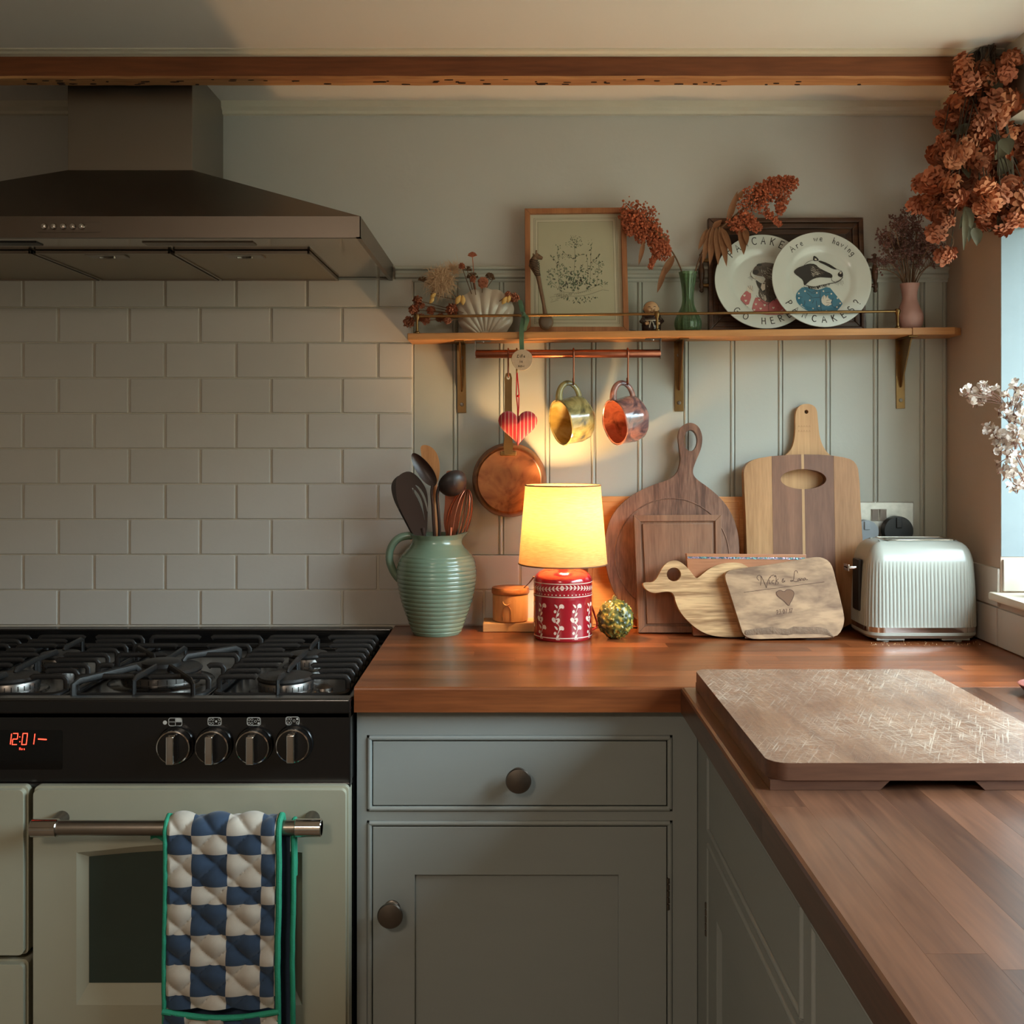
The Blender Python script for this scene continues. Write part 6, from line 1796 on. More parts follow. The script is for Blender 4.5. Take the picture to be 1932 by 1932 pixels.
# ---------------------------------------------------------------- salt pot on its board
def saltpot():
    y0, y1 = -.092, -.020
    a, b = P(911, 1190, y0), P(1010, 1190, y0)
    T = thing('wooden_trivet', 'small pale wooden board lying under the lidded wooden pot', 'board', ((a.x + b.x) / 2, -.056, ZW))
    pale = wood('pale_wood', C(192, 142, 90), C(226, 180, 128), 'X', 20, .1, rough=.5)
    m = MB(); m.box(a.x, b.x + .02, y0, y1, ZW + .0003, ZW + .0185, bev=.0015); m.build('trivet_body', pale, T, world=True)
    c = Vector((P(963, 0, -.058).x, -.058, ZW + .019)); s = (D - .058) / F; k = s
    T = thing('salt_pot', 'turned wooden salt pot with swivel lid, on the small board', 'pot', c)
    pw = wood('pot_wood', C(196, 136, 82), C(228, 172, 116), 'Z', 22, .12, rough=.45)
    m = MB(); m.lathe([(1e-6, 0), (31 * k, 0), (33 * k, 2 * k), (33.5 * k, 10 * k), (33.5 * k, 50 * k), (31 * k, 51 * k), (28 * k, 50 * k)] + [(28 * k, 5 * k), (1e-6, 4 * k)], 40, c, cap=False); body = m.build('pot_body', pw, T, world=True)
    m = MB()    # carved arch
    q = [(-8, 4), (-8, 24), (-5, 30), (0, 32), (5, 30), (8, 24), (8, 4)]
    f = lambda u, v: Vector((c.x + 33.9 * k * math.sin((u * k) / (33.5 * k)), c.y - 33.9 * k * math.cos((u * k) / (33.5 * k)), c.z + v * k))
    for dz in (0, 1): m.tube([f(u - 7, v) for u, v in smooth(q, 2)], 1.0 * k, 6)
    m.tube([f(-7 + 7 * math.cos(t_), 40 + 7 * math.sin(t_)) for t_ in [PI + PI * j / 12 for j in range(13)]], 1.0 * k, 6)
    m.build('carved_arch', pw, body, world=True)
    m = MB(); m.lathe([(1e-6, 51 * k), (34 * k, 51 * k), (35.5 * k, 53 * k), (35.5 * k, 60 * k), (34 * k, 63 * k), (1e-6, 64 * k)], 40, c, cap=False); m.build('lid', wood('lid_wood', C(150, 88, 48), C(200, 132, 80), 'X', 22, .12, rough=.4), T, world=True)
    T = thing('small_spoon', 'little dark spoon resting across the lid of the wooden pot', 'spoon', c + Vector((.01, 0, 65 * k)))
    m = MB(); p = P(985, 1112, -.07); e = P(1008, 1088, -.085)
    m.tube([p, p.lerp(e, .5) + Vector((.001, 0, -.001)), e], [.0016, .0018, .0032], 8, flat=.6); m.build('spoon_body', wood('spoon_dark', C(96, 60, 34), C(130, 86, 50), 'X', 30), T, world=True)
saltpot()

# ---------------------------------------------------------------- lamp
LY = -.153; LX = P(1062, 0, LY).x; BX = P(1076, 0, LY).x; BZ = 1.184
def lamp():
    s = (D + LY) / F
    c = Vector((LX, LY, ZW))
    T = thing('table_lamp', 'lit table lamp with red and white folk-patterned ceramic base and cream fabric shade', 'lamp', c)
    red = plain('red_glaze', C(150, 24, 36), .12, coat=.6, var=.03)
    zf = lambda py: (1212 - py) * s * .965
    r = 55 * s
    prof = [(1e-6, 0), (r * .96, 0), (r * .99, .002), (r, .006)] + [(r, zf(1100))] + [(r * math.cos(a) ** .75 if math.cos(a) > 0 else 1e-6, zf(1100) + 25 * s * math.sin(a)) for a in [R(8 * k) for k in range(1, 10)]] + [(.016, zf(1100) + 26 * s), (.016, zf(1100) + 29 * s), (1e-6, zf(1100) + 29 * s)]
    m = MB(); m.lathe(prof, 72, c, cap=False); base = m.build('lamp_base', red, T, world=True)
    wp = plain('white_slip', C(226, 206, 190), .25, coat=.4, var=.02)
    m = MB(); fr_ = r + .0004
    f = lambda u, v: Vector((c.x + fr_ * math.sin(u / r), c.y - fr_ * math.cos(u / r), c.z + v))
    circ = [2 * PI * r * k / 72 for k in range(73)]
    for py, w in ((1101, .0016), (1126, .0018), (1204, .0018)): m.stroke([(u, zf(py)) for u in circ], w, f)
    n = 46
    for k in range(n):
        u = 2 * PI * r * k / n; zz = zf(1122); m.poly([(u + .00125 * math.cos(a), zz + .00125 * math.sin(a)) for a in [2 * PI * j / 8 for j in range(8)]], f)
    # leafy garland
    for k in range(46):
        u = 2 * PI * r * k / 46; zz = zf(1110) + .0022 * math.sin(u / r * 3 + 1.0); d = .0022 * math.cos(u / r * 3 + 1.0) * 3 / r
        for sg in (-1, 1):
            a = math.atan(d) + PI + sg * .75 if u % (2 * PI * r) < PI * r else math.atan(d) + sg * .75
            L = .0078; pts = [(0, 0), (.4, .2), (1, 0), (.4, -.2)]
            m.poly([(u + L * (x * math.cos(a) - y_ * math.sin(a)), zz + L * (x * math.sin(a) + y_ * math.cos(a))) for x, y_ in pts], f)
        m.stroke([(u, zz), (u + 2 * PI * r / 46, zf(1110) + .0022 * math.sin((u / r + 2 * PI / 46) * 3 + 1.0))], .0009, f)
    # climbing flower sprigs (crop pixel shapes, 6.04 px per px)
    k_ = s / 6.0375
    sprig = [[(415, 1460), (375, 1440), (395, 1480), (420, 1495)], [(430, 1465), (450, 1440), (480, 1445), (492, 1475), (480, 1495), (455, 1485), (440, 1495)], [(372, 1525), (385, 1508), (402, 1515), (405, 1535), (390, 1550), (375, 1542)],
             [(405, 1590), (410, 1560), (437, 1535), (430, 1575)], [(345, 1620), (360, 1595), (385, 1600), (400, 1625), (395, 1660), (370, 1655)], [(400, 1625), (415, 1600), (440, 1605), (443, 1640), (415, 1675), (398, 1665)]]
    stem = [[(440, 1480), (415, 1540), (400, 1590), (405, 1650), (440, 1700)]]
    for j in range(10):
        u0 = (j - 5) * 2 * PI * r / 10 + (405 - 490) * k_
        for dy in (0, 250):
            for pl in sprig[:4 if dy else 6]: m.poly([(u0 + (a - 405) * k_, zf(900 + (b + dy) / 6.0375)) for a, b in smooth(pl, 1, True)], f)
            for st in stem: m.stroke([(u0 + (a - 405) * k_, zf(900 + (min(b, 1600 if dy else 1800) + dy) / 6.0375)) for a, b in smooth(st, 1)], .0011, f)
        # little heart cut-out
    m.build('white_pattern', wp, base, world=True)
    m = MB(); 
    for j in range(10):
        u0 = (j - 5) * 2 * PI * r / 10 + (405 - 490) * k_
        g = lambda u, v: f(u, v) + Vector((math.sin(u / r), -math.cos(u / r), 0)) * .0003
        m.poly([(u0 + a * k_, zf(900 + (1632 + b) / 6.0375)) for a, b in ((0, 16), (-12, -2), (-6, -12), (0, -5), (6, -12), (12, -2))], g)
    m.build('heart_detail', red, base, world=True)
    # fitting and bulb
    zt = zf(1100) + 29 * s
    m = MB(); m.lathe([(.0155, 0), (.0155, .004), (.0125, .006), (.0125, .030), (.0145, .032), (.0145, .036), (.012, .038)], 28, c + Vector((0, 0, zt))); m.build('bulb_holder', plain('cream_bakelite', C(214, 190, 140), .35), T, world=True)
    zb = BZ - (ZW) - .0
    bm_ = emis('bulb_glow', (1.0, .60, .26, 1), BULB * 8)
    m = MB(); m.ball((c.x + .008, LY, BZ), .021, 24, 14, sc=(1, 1, 1.25)); 
    b = m.build('bulb', bm_, T, world=True)
    m = MB(); m.tube([c + Vector((0, 0, zt + .034)), c + Vector((.006, 0, zt + .070))], .011, 16); m.build('bulb_neck', plain('bulb_neck_white', C(220, 200, 170), .4), T, world=True)
    # shade: thin translucent cloth
    zs0, zs1 = P(0, 1063, LY).z, P(0, 915.5, LY).z; r0, r1 = 83.5 * s, 71 * s
    ms, nt, bb = newmat('shade_linen'); N, L = nt.nodes, nt.links
    tcn = N.new('ShaderNodeTexCoord'); mpn = N.new('ShaderNodeMapping'); mpn.inputs['Scale'].default_value = (1, 1, 8); L.new(tcn.outputs['Object'], mpn.inputs[0])
    nzn = N.new('ShaderNodeTexNoise'); nzn.inputs['Scale'].default_value = 60; nzn.inputs['Detail'].default_value = 6; L.new(mpn.outputs[0], nzn.inputs[0])
    crn = N.new('ShaderNodeMix'); crn.data_type = 'RGBA'; crn.inputs['A'].default_value = C(156, 120, 78); crn.inputs['B'].default_value = C(208, 172, 122); L.new(nzn.outputs['Fac'], crn.inputs['Factor'])
    df = N.new('ShaderNodeBsdfDiffuse'); tl = N.new('ShaderNodeBsdfTranslucent'); mxn = N.new('ShaderNodeMixShader'); mxn.inputs[0].default_value = .26
    L.new(crn.outputs['Result'], df.inputs[0]); L.new(crn.outputs['Result'], tl.inputs[0]); L.new(df.outputs[0], mxn.inputs[1]); L.new(tl.outputs[0], mxn.inputs[2]); L.new(mxn.outputs[0], N['Material Output'].inputs[0])
    m = MB(); m.lathe([(r0, zs0), (r1, zs1)], 72, (c.x, LY, 0), cap=False); m.build('shade', ms, T, world=True)
    tape = plain('shade_tape', C(120, 84, 56), .7)
    for rr_, zz in ((r0, zs0), (r1, zs1)):
        m = MB(); m.tube([(c.x + rr_ * math.cos(a), LY + rr_ * math.sin(a), zz) for a in [2 * PI * j / 64 for j in range(64)]], .0014, 6, close=True); m.build('shade_ring', tape, T, world=True)
    m = MB(); a = R(-166); m.add([(c.x + (rr_ + .0006) * math.cos(a + d), LY + (rr_ + .0006) * math.sin(a + d), zz) for rr_, zz in ((r0, zs0), (r1, zs1)) for d in (-.012, .012)], [(0, 1, 3, 2)]); m.build('shade_seam', plain('seam_tan', C(170, 130, 84), .8), T, world=True)
    m = MB(); zr_ = zt + .036
    for k in range(3):
        a = 2 * PI * k / 3 + .4; rr_ = r0 - .002; m.tube([(c.x + .013 * math.cos(a), LY + .013 * math.sin(a), ZW + zr_), (c.x + rr_ * math.cos(a), LY + rr_ * math.sin(a), zs0 + .003)], .0012, 6)
    m.build('shade_carrier', M_brass, T, world=True)
    m = MB(); q = [tuple(P(1115, 1140, -.13)), tuple(P(1122, 1160, -.10)), tuple(P(1128, 1180, -.07)), (P(1120, 0, -.06).x, -.075, ZW + .003), (P(1108, 0, -.11).x, -.10, ZW + .003)]
    m.tube([(c.x + r * .9, LY + .02, ZW + .06)] and [Vector(v) for v in smooth(q, 2)], .0022, 8); m.build('power_cord', plain('red_cord_flex', C(176, 46, 34), .5), T, world=True)
lamp()

def gourd():
    y = -.165; s = (D + y) / F; c = Vector((P(1161, 0, y).x, y, ZW))
    T = thing('warty_gourd', 'small round warty gourd mottled dark green and yellow, right of the lamp', 'gourd', c)
    m_, nt, b = newmat('gourd_skin'); N, L = nt.nodes, nt.links; setp(b, .35, coat=.2)
    tc = N.new('ShaderNodeTexCoord'); nz = N.new('ShaderNodeTexNoise'); nz.inputs['Scale'].default_value = 110; nz.inputs['Detail'].default_value = 4; L.new(tc.outputs['Object'], nz.inputs[0])
    cr = N.new('ShaderNodeValToRGB'); e = cr.color_ramp.elements; e[0].position = .38; e[0].color = C(44, 52, 24); e[1].position = .66; e[1].color = C(196, 164, 74); k = e.new(.52); k.color = C(96, 96, 40)
    L.new(nz.outputs['Fac'], cr.inputs[0]); L.new(cr.outputs[0], b.inputs['Base Color'])
    m = MB(); R_ = 35 * s
    r = random.Random(4)
    warts = [(Vector((r.gauss(0, 1), r.gauss(0, 1), r.gauss(0, 1))).normalized(), r.uniform(.05, .085), r.uniform(.05, .11)) for _ in range(430)]
    bm = bmesh.new(); bmesh.ops.create_icosphere(bm, subdivisions=5, radius=1)
    for v in bm.verts:
        d = v.co.normalized(); h = 0
        for w, ww, hh in warts:
            q = (d - w).length_squared
            if q < ww * ww * 4: h = max(h, hh * math.exp(-q / (ww * ww) * 1.6))
        base = 1.0 - .05 * (1 - d.z) * 0 + (.06 * d.z if d.z > .5 else 0)
        v.co = d * R_ * (base * .94 + h); v.co.z = v.co.z * 1.06
        v.co += c + Vector((0, 0, R_ * 1.02))
    m.bm(bm, 0, True); m.build('gourd_body', m_, T, world=True)
    m = MB(); t_ = c + Vector((-.002, 0, R_ * 2.02)); m.tube([t_, t_ + Vector((-.001, 0, .006)), t_ + Vector((.002, 0, .010))], [.0052, .0042, .0048], 8); m.build('stalk', plain('gourd_stalk', C(110, 96, 48), .8), T, world=True)
gourd()
# ---------------------------------------------------------------- chopping boards leaning on the wall
GB = 'chopping boards leaning along the back wall'
def bd(label, px, y, lean, roll=0): return leanframe('chopping_board', label, 'chopping board', px, y, R(lean), roll, ZW + .0006, GB)
def ground(pts, z=0.0):
    lo = min(b for a, b in pts); return [(a, b - lo + z) for a, b in pts]
def tro(T, pts, th, k=2):
    """trace an outline, drop it so its lowest point stands on the worktop"""
    q = smooth(tr(T, pts, -th), k, True) if k else tr(T, pts, -th)
    lo = min(b for a, b in q); hi = max(b for a, b in q)
    return [(a, (b - lo) * hi / (hi - lo)) for a, b in q]
W_dark = wood('walnut_board', C(88, 60, 48), C(142, 104, 84), 'Z', 22, .12, rough=.38, contrast=(.38, .62))
W_red = wood('sapele_board', C(104, 70, 52), C(150, 110, 84), 'Z', 22, .08, rough=.38)
W_orange = wood('orange_board', C(184, 112, 60), C(222, 158, 96), 'X', 20, .08, rough=.45)

# 1 rectangular board right at the back
T = bd('large rectangular orange-brown board standing furthest back, behind the round paddle board', 1257, -.030, 3.2); th = .013
o = tr(T, [(1108, 1190), (1110, 936), (1404, 937), (1405, 1190)], -th); o[0] = (o[0][0], 0); o[3] = (o[3][0], 0)
m = MB(); m.prism(o, -th, 0, bev=.002); m.build('board_body', W_orange, T)
m = MB(); d = .011; q = [(o[0][0] + d, .008), (o[1][0] + d, o[1][1] - d), (o[2][0] - d, o[2][1] - d), (o[3][0] - d, .008)]
for i in range(4): m.tube([(q[i][0], -th, q[i][1]), (q[(i + 1) % 4][0], -th, q[(i + 1) % 4][1])], .0014, 6)
m.build('raised_edge', W_orange, T)

# 2 round paddle board
T = bd('round dark wooden paddle board with a loop handle, behind the grooved board', 1268, -.055, 4.6); th = .018
o = [(1268, 1190), (1225, 1184), (1185, 1160), (1155, 1115), (1141, 1060), (1142, 1005), (1158, 965), (1190, 935), (1230, 915), (1262, 906), (1278, 893), (1285, 870), (1282, 845), (1279, 820), (1286, 803), (1302, 796), (1318, 803), (1326, 822), (1324, 845), (1313, 870), (1306, 890), (1312, 903), (1340, 922), (1368, 948), (1388, 985), (1396, 1030), (1392, 1080), (1372, 1130), (1340, 1168), (1305, 1186)]
oo = tro(T, o, th); hole = tr(T, ell(1303, 831, 13, 20, 22), -th)
hole = hole if True else hole
m = MB(); m.prism(oo, -th, 0, bev=.004, seg=3, holes=[hole]); m.build('board_body', W_dark, T)
cxz = (onplane(T, 1268, 1048, -th)); R1 = 108 * (D - .07) / F
m = MB(); m.tube([(cxz[0] + R1 * math.cos(a), -th - .0002, cxz[1] + R1 * math.sin(a)) for a in [2 * PI * j / 72 for j in range(72)]], .0012, 6, close=True); m.build('turned_ring', W_dark, T)

# 3 grooved rectangular board
T = bd('upright rectangular brown board with a juice groove, in front of the round paddle board', 1280, -.092, 5.5); th = .020
o = tr(T, [(1205, 1196), (1196, 972), (1361, 971), (1364, 1196)], -th); o[0] = (o[0][0], 0); o[3] = (o[3][0], 0)
def insq(o, d): return [(o[0][0] + d, o[0][1] + d), (o[1][0] + d, o[1][1] - d), (o[2][0] - d, o[2][1] - d), (o[3][0] - d, o[3][1] + d)]
m = MB(); a, b, c = o, insq(o, .013), insq(o, .018)
for i in range(4):
    j = (i + 1) % 4; m.prism([a[i], a[j], b[j], b[i]], -th, -th + .006, bev=.0008, sm=False)
m.prism(o, -th + .004, 0, bev=.0015); m.prism(insq(o, .018), -th, -th + .006, bev=.0012)
m.build('board_body', W_red, T)

# 4 board with a shell inlay
T = bd('reddish board with a shimmering shell inlay strip along its top, behind the duck board', 1414, -.132, 6.5); th = .014
o = tr(T, [(1308, 1202), (1295, 1044), (1521, 1046), (1521, 1202)], -th); o[0] = (o[0][0], 0); o[3] = (o[3][0], 0)
m = MB(); m.prism(o, -th, 0, bev=.0012); bb = m.build('board_body', wood('inlaid_board', C(146, 92, 62), C(184, 126, 88), 'X', 24, .06, rough=.35), T)
sh = glaze('abalone', [C(40, 60, 70), C(150, 200, 196), C(60, 90, 110), C(210, 180, 200), C(70, 120, 110)], 90, .08)
sh.node_tree.nodes['Principled BSDF'].inputs['Metallic'].default_value = .5
a, b = onplane(T, 1297, 1050, -th), onplane(T, 1520, 1052, -th); hh = .0042
m = MB(); m.prism([(a[0], a[1] - hh), (b[0] - .001, b[1] - hh), (b[0] - .001, b[1]), (a[0], a[1])], -th - .0006, -th + .0003, sm=False); m.build('shell_inlay', sh, bb)

# 5 duck-shaped board
T = bd('duck-shaped pale oak board with a round hole in its head', 1340, -.150, 8); th = .018
D4 = lambda pts: [(1190 + a * .22257, 1000 + b * .22257) for a, b in pts]
o = D4([(100, 455), (125, 440), (180, 445), (215, 420), (240, 370), (280, 300), (330, 260), (400, 258), (450, 290), (500, 340), (540, 395), (560, 412), (590, 390), (660, 330), (760, 285), (880, 272), (970, 290), (1100, 400), (1180, 600), (1150, 800), (1050, 900), (860, 912), (700, 900), (600, 865), (500, 790), (420, 700), (380, 610), (372, 560), (345, 525), (300, 520), (200, 538), (150, 520), (115, 490)])
oo = tro(T, o, th); sc_ = 1
hole = tr(T, D4(ell(366, 376, 60, 58, 24)), -th)
m = MB(); m.prism(oo, -th, 0, bev=.004, seg=3, holes=[hole]); m.build('board_body', wood('pale_oak', C(142, 104, 66), C(206, 166, 118), 'X', 26, .07, rough=.55, dist=2.0, contrast=(.4, .6), bump=.4), T)

# 6 engraved board
T = bd('engraved wedding board with two names, a heart and a date, at the front', 1480, -.171, 8); th = .022
o = D4([(795, 395), (815, 355), (860, 335), (1000, 315), (1200, 290), (1400, 255), (1560, 228), (1620, 232), (1680, 262), (1715, 320), (1740, 430), (1775, 570), (1805, 700), (1812, 770), (1790, 850), (1740, 905), (1600, 912), (1400, 915), (1200, 920), (1060, 925), (990, 912), (950, 880), (925, 800), (880, 660), (830, 500)])
oo = tro(T, o, th, 1)
W_en = wood('olive_board', C(112, 84, 62), C(172, 138, 104), 'X', 11, .35, rough=.5, dist=3.5, contrast=(.35, .65), fine=.2)
m = MB(); m.prism(oo, -th, 0, bev=.0035, seg=3); eb = m.build('board_body', W_en, T)
eng = plain('engraving', C(70, 44, 30), .8)
f = lambda a, b: Vector((a, -th - .0003, b))
q4 = lambda pts: [onplane(T, *p, -th) for p in D4(pts)]
m = MB()
def ST(pts, w=.0011, k=2): m.stroke(q4(smooth(pts, k)), w, f)
# 'Nick' in flowing script
ST([(1088, 428), (1066, 408), (1076, 384), (1102, 384), (1107, 420), (1100, 468)]); ST([(1105, 390), (1128, 435), (1150, 490)], k=1); ST([(1150, 490), (1158, 440), (1182, 392), (1212, 380)], k=1)
ST([(1175, 425), (1172, 455), (1185, 455)]); ST([(1180, 405), (1184, 400)])
ST([(1215, 425), (1198, 428), (1195, 450), (1215, 455)]); ST([(1232, 390), (1215, 398), (1222, 380), (1235, 400), (1228, 462)]); ST([(1250, 415), (1232, 435), (1255, 445), (1245, 458)])
ST([(1308, 440), (1290, 430), (1285, 415), (1300, 412), (1285, 425), (1282, 440), (1295, 446), (1308, 428)])
ST([(1415, 365), (1410, 345), (1390, 345), (1385, 380), (1382, 425), (1360, 440), (1352, 428), (1370, 425), (1395, 440), (1420, 432)])
ST([(1432, 412), (1418, 415), (1415, 430), (1428, 432), (1434, 412), (1438, 430)]); ST([(1442, 430), (1444, 410), (1455, 412), (1460, 428)])
ST([(1478, 405), (1466, 410), (1464, 426), (1476, 424), (1482, 405), (1486, 424), (1500, 420)])
ST([(960, 528), (1640, 440)], .0009, 0)
a0 = onplane(T, *D4([(1235, 716)])[0], -th); a1 = onplane(T, *D4([(1455, 688)])[0], -th)
sl_ = (a1[1] - a0[1]) / (a1[0] - a0[0]); f2 = lambda a, b: Vector((a, -th - .0003, b + (a - a0[0]) * sl_))
write(m, '23.07.17', .0085, .0011, f2, a0[0], a0[1], .0, sx=.95)
m.build('engraved_names', eng, eb)
hp_ = q4(smooth([(1340, 650), (1300, 600), (1240, 560), (1230, 525), (1265, 508), (1300, 525), (1320, 505), (1360, 505), (1388, 530), (1375, 580), (1350, 620)], 2, True))
m = MB(); m.poly(hp_, f); m.build('engraved_heart', plain('engraved_heart', C(112, 80, 56), .8), eb)
m = MB(); m.stroke(hp_ + [hp_[0]], .0010, lambda a, b: Vector((a, -th - .0005, b))); m.build('heart_outline', eng, eb)
# live edge along the bottom
bk = plain('bark_edge', C(112, 88, 68), .85, var=.4, scale=70, bump=.8, bscale=160)
top_ = q4([(970, 850), (1040, 838), (1130, 828), (1200, 820), (1240, 832), (1330, 838), (1380, 818), (1450, 822), (1600, 822), (1660, 840), (1700, 880), (1720, 902)])
m = MB(); n = len(top_)
m.grid(lambda u, v: Vector((top_[min(n - 1, int(u * (n - 1) + .5))][0], -th - .0006 + .004 * v * v - .0012 * math.sin(v * PI) * (1 + .5 * noise.noise(Vector((u * 30, v * 5, 0)))), top_[min(n - 1, int(u * (n - 1) + .5))][1] * (1 - v) + .0015 * v)), n - 1, 6)
m.build('bark_edge', bk, eb)

# 7 bamboo paddle
T = bd('tall bamboo paddle board, only its holed handle showing above the striped board', 1525, -.027, 2.0); th = .012
o = [(1440, 1185), (1436, 900), (1450, 872), (1480, 862), (1496, 845), (1501, 815), (1500, 785), (1504, 770), (1514, 762), (1530, 762), (1541, 770), (1543, 790), (1546, 825), (1556, 850), (1575, 866), (1605, 880), (1612, 905), (1610, 1185)]
oo = tro(T, o, th); hole = tr(T, ell(1521.5, 777, 3.6, 3.8, 14), -th)
m = MB(); m.prism(oo, -th, 0, bev=.0025, seg=3, holes=[hole]); bbo = m.build('board_body', wood('bamboo', C(176, 130, 84), C(212, 166, 116), 'Z', 26, .03, rough=.45), T)
m = MB(); mk = plain('burnt_mark', C(140, 98, 62), .8); f = lambda a, b: Vector((a, -th - .0003, b))
for r_ in range(2):
    for k in range(5):
        a, b = onplane(T, 1506 + k * 5, 806 + r_ * 9, -th); m.stroke([(a, b), (a + .0012, b + .004), (a + .003, b + .0005)], .0006, f)
m.build('burnt_mark', mk, bbo)

# 8 striped board with an oval grip hole: separate staves
T = bd('thick striped two-tone board with an oval grip hole, left of the toaster', 1520, -.051, 3.4); th = .023
o = [(1412, 1188), (1408, 1000), (1403, 900), (1404, 882), (1414, 870), (1440, 862), (1500, 857), (1560, 858), (1600, 864), (1614, 872), (1621, 890), (1625, 980), (1632, 1080), (1640, 1188)]
oo = tro(T, o, th, 1)
hole_px = ell(1516, 904, 43, 19, 30)
hole = tr(T, hole_px, -th)
xs_ = [onplane(T, p, 1000, -th)[0] for p in (1458, 1514, 1519, 1575)]
def clip(poly_, x, keep):      # Sutherland-Hodgman against a vertical line
    out = []
    for i in range(len(poly_)):
        a, b = poly_[i - 1], poly_[i]
        ia, ib = ((a[0] - x) * keep >= 0), ((b[0] - x) * keep >= 0)
        if ia != ib: t_ = (x - a[0]) / (b[0] - a[0]); out.append((x, a[1] + t_ * (b[1] - a[1])))
        if ib: out.append(b)
    return out
hx0, hx1 = min(a for a, b in hole), max(a for a, b in hole); hmid = sum(b for a, b in hole) / len(hole)
cols_ = [wood('acacia_' + n_, d_, l_, 'Z', 20, .09, rough=.42) for n_, d_, l_ in (('straw', C(150, 108, 68), C(196, 150, 104)), ('brown', C(104, 70, 52), C(142, 100, 76)), ('sap', C(170, 130, 88), C(204, 164, 118)), ('umber', C(92, 62, 48), C(128, 90, 70)), ('tan', C(140, 100, 66), C(180, 134, 94)))]
edges = [-9] + xs_ + [9]
for i in range(5):
    pc = oo
    if i > 0: pc = clip(pc, edges[i] + .0001, 1)
    if i < 4: pc = clip(pc, edges[i + 1] - .0001, -1)
    a, b = edges[i], edges[i + 1]
    # subtract the hole: the middle staves are split into an upper and a lower piece
    if b > hx0 and a < hx1:
        def chain(up):
            xa, xb = max(a, hx0) , min(b, hx1); r_ = []
            for k in range(25):
                x = xa + (xb - xa) * (.5 - .5 * math.cos(PI * k / 24)); cxh, rxh = (hx0 + hx1) / 2, (hx1 - hx0) / 2
                rz_ = (max(q[1] for q in hole) - min(q[1] for q in hole)) / 2
                dz_ = rz_ * math.sqrt(max(0, 1 - ((x - cxh) / rxh) ** 2)); r_.append((x, hmid + (dz_ if up else -dz_)))
            return r_
        def clipz(poly_, z, keep):
            q = [(c_[1], c_[0]) for c_ in poly_]; q = clip(q, z, keep); return [(c_[1], c_[0]) for c_ in q]
        m = MB()
        for up in (True, False):
            pz = clipz(pc, hmid, 1 if up else -1)
            # replace the flat cut edge by the hole chain
            ch = chain(up)
            body = [p for p in pz if abs(p[1] - hmid) > 1e-7]
            cut = sorted([p for p in pz if abs(p[1] - hmid) <= 1e-7], key=lambda p: p[0])
            # order: pz is a closed loop; find where the cut edge sits
            k = [j for j, p in enumerate(pz) if abs(p[1] - hmid) <= 1e-7]
            loop = pz[:]
            if len(k) >= 2:
                j0 = k[0] if (k[1] - k[0] == 1) else k[-1]
                rot_ = loop[j0 + 1:] + loop[:j0 + 1]      # starts after first cut point, ends with it
                first, last = rot_[-1], rot_[0]
                seg_ = ch if first[0] < last[0] else ch[::-1]
                if abs(seg_[0][0] - rot_[-1][0]) < 3e-4: rot_ = rot_[:-1]
                if abs(seg_[-1][0] - rot_[0][0]) < 3e-4: rot_ = rot_[1:]
                loop = rot_ + seg_
                cl = []
                for p in loop:
                    if not cl or math.hypot(p[0] - cl[-1][0], p[1] - cl[-1][1]) > 2e-5: cl.append(p)
                loop = cl
            m.prism(loop, -th, 0, sm=False)
        m.build('stave', cols_[i], T)
    else:
        m = MB(); m.prism(pc, -th, 0, bev=.0004, seg=1); m.build('stave', cols_[i], T)

# big chopping board lying on the right-hand worktop
def flatboard():
    y0, y1 = -1.117, -.612; x0, x1 = .2835, .651; z0, z1 = ZW + .0003, .9645
    T = thing('chopping_board', 'large thick scratched chopping board lying flat on the right-hand worktop', 'chopping board', ((x0 + x1) / 2, (y0 + y1) / 2, ZW))
    m = MB(); o = rrect(x0, x1, y0, y1, .030, 8)
    # rounded only on the near corners
    o = [p for p in o]
    k = MB(); k.prism([(a, b) for a, b in rrect(x0, x1, y0, y1, .022, 7)], z0 + .011, z1, bev=.0015)
    f = [Vector((v.x, v.z, v.y)) for v in k.v]; k.v = f
    k.f = [tuple(reversed(q)) for q in k.f]
    k.m = [0 if min(k.v[i].z for i in q) > z1 - .0016 else 1 for q in k.f]
    k.build('board_body', [wood('scratched_board', C(88, 60, 45), C(134, 100, 76), 'Y', 14, .1, rough=.36, scratch=True, bump=.2, spec=.6, coat=.3), wood('board_side', C(74, 46, 34), C(112, 76, 56), 'X', 14, .1, rough=.45)], T, world=True)
    for a, b in ((y0 + .004, y0 + .03),):
        pass
    m = MB()
    for ya, yb_ in ((y0 + .002, y0 + .040), (y1 - .040, y1 - .002)):
        for xa, xb, s_ in ((x0 + .002, x0 + .125, 1), (x1 - .125, x1 - .002, -1)):
            xi = xb if s_ > 0 else xa; xo = xa if s_ > 0 else xb
            pts = [(xo, z0), (xi, z0), (xi + s_ * .012, z0 + .0112), (xo, z0 + .0112)]
            m.prism(pts if s_ > 0 else pts[::-1], ya, yb_, sm=False)
    m.box(x0 + .002, x0 + .02, y0 + .04, y1 - .04, z0, z0 + .0112); m.box(x1 - .02, x1 - .002, y0 + .04, y1 - .04, z0, z0 + .0112)
    m.build('under_rim', wood('board_edge', C(70, 44, 33), C(104, 70, 52), 'X', 14, .1), T, world=True)
flatboard()

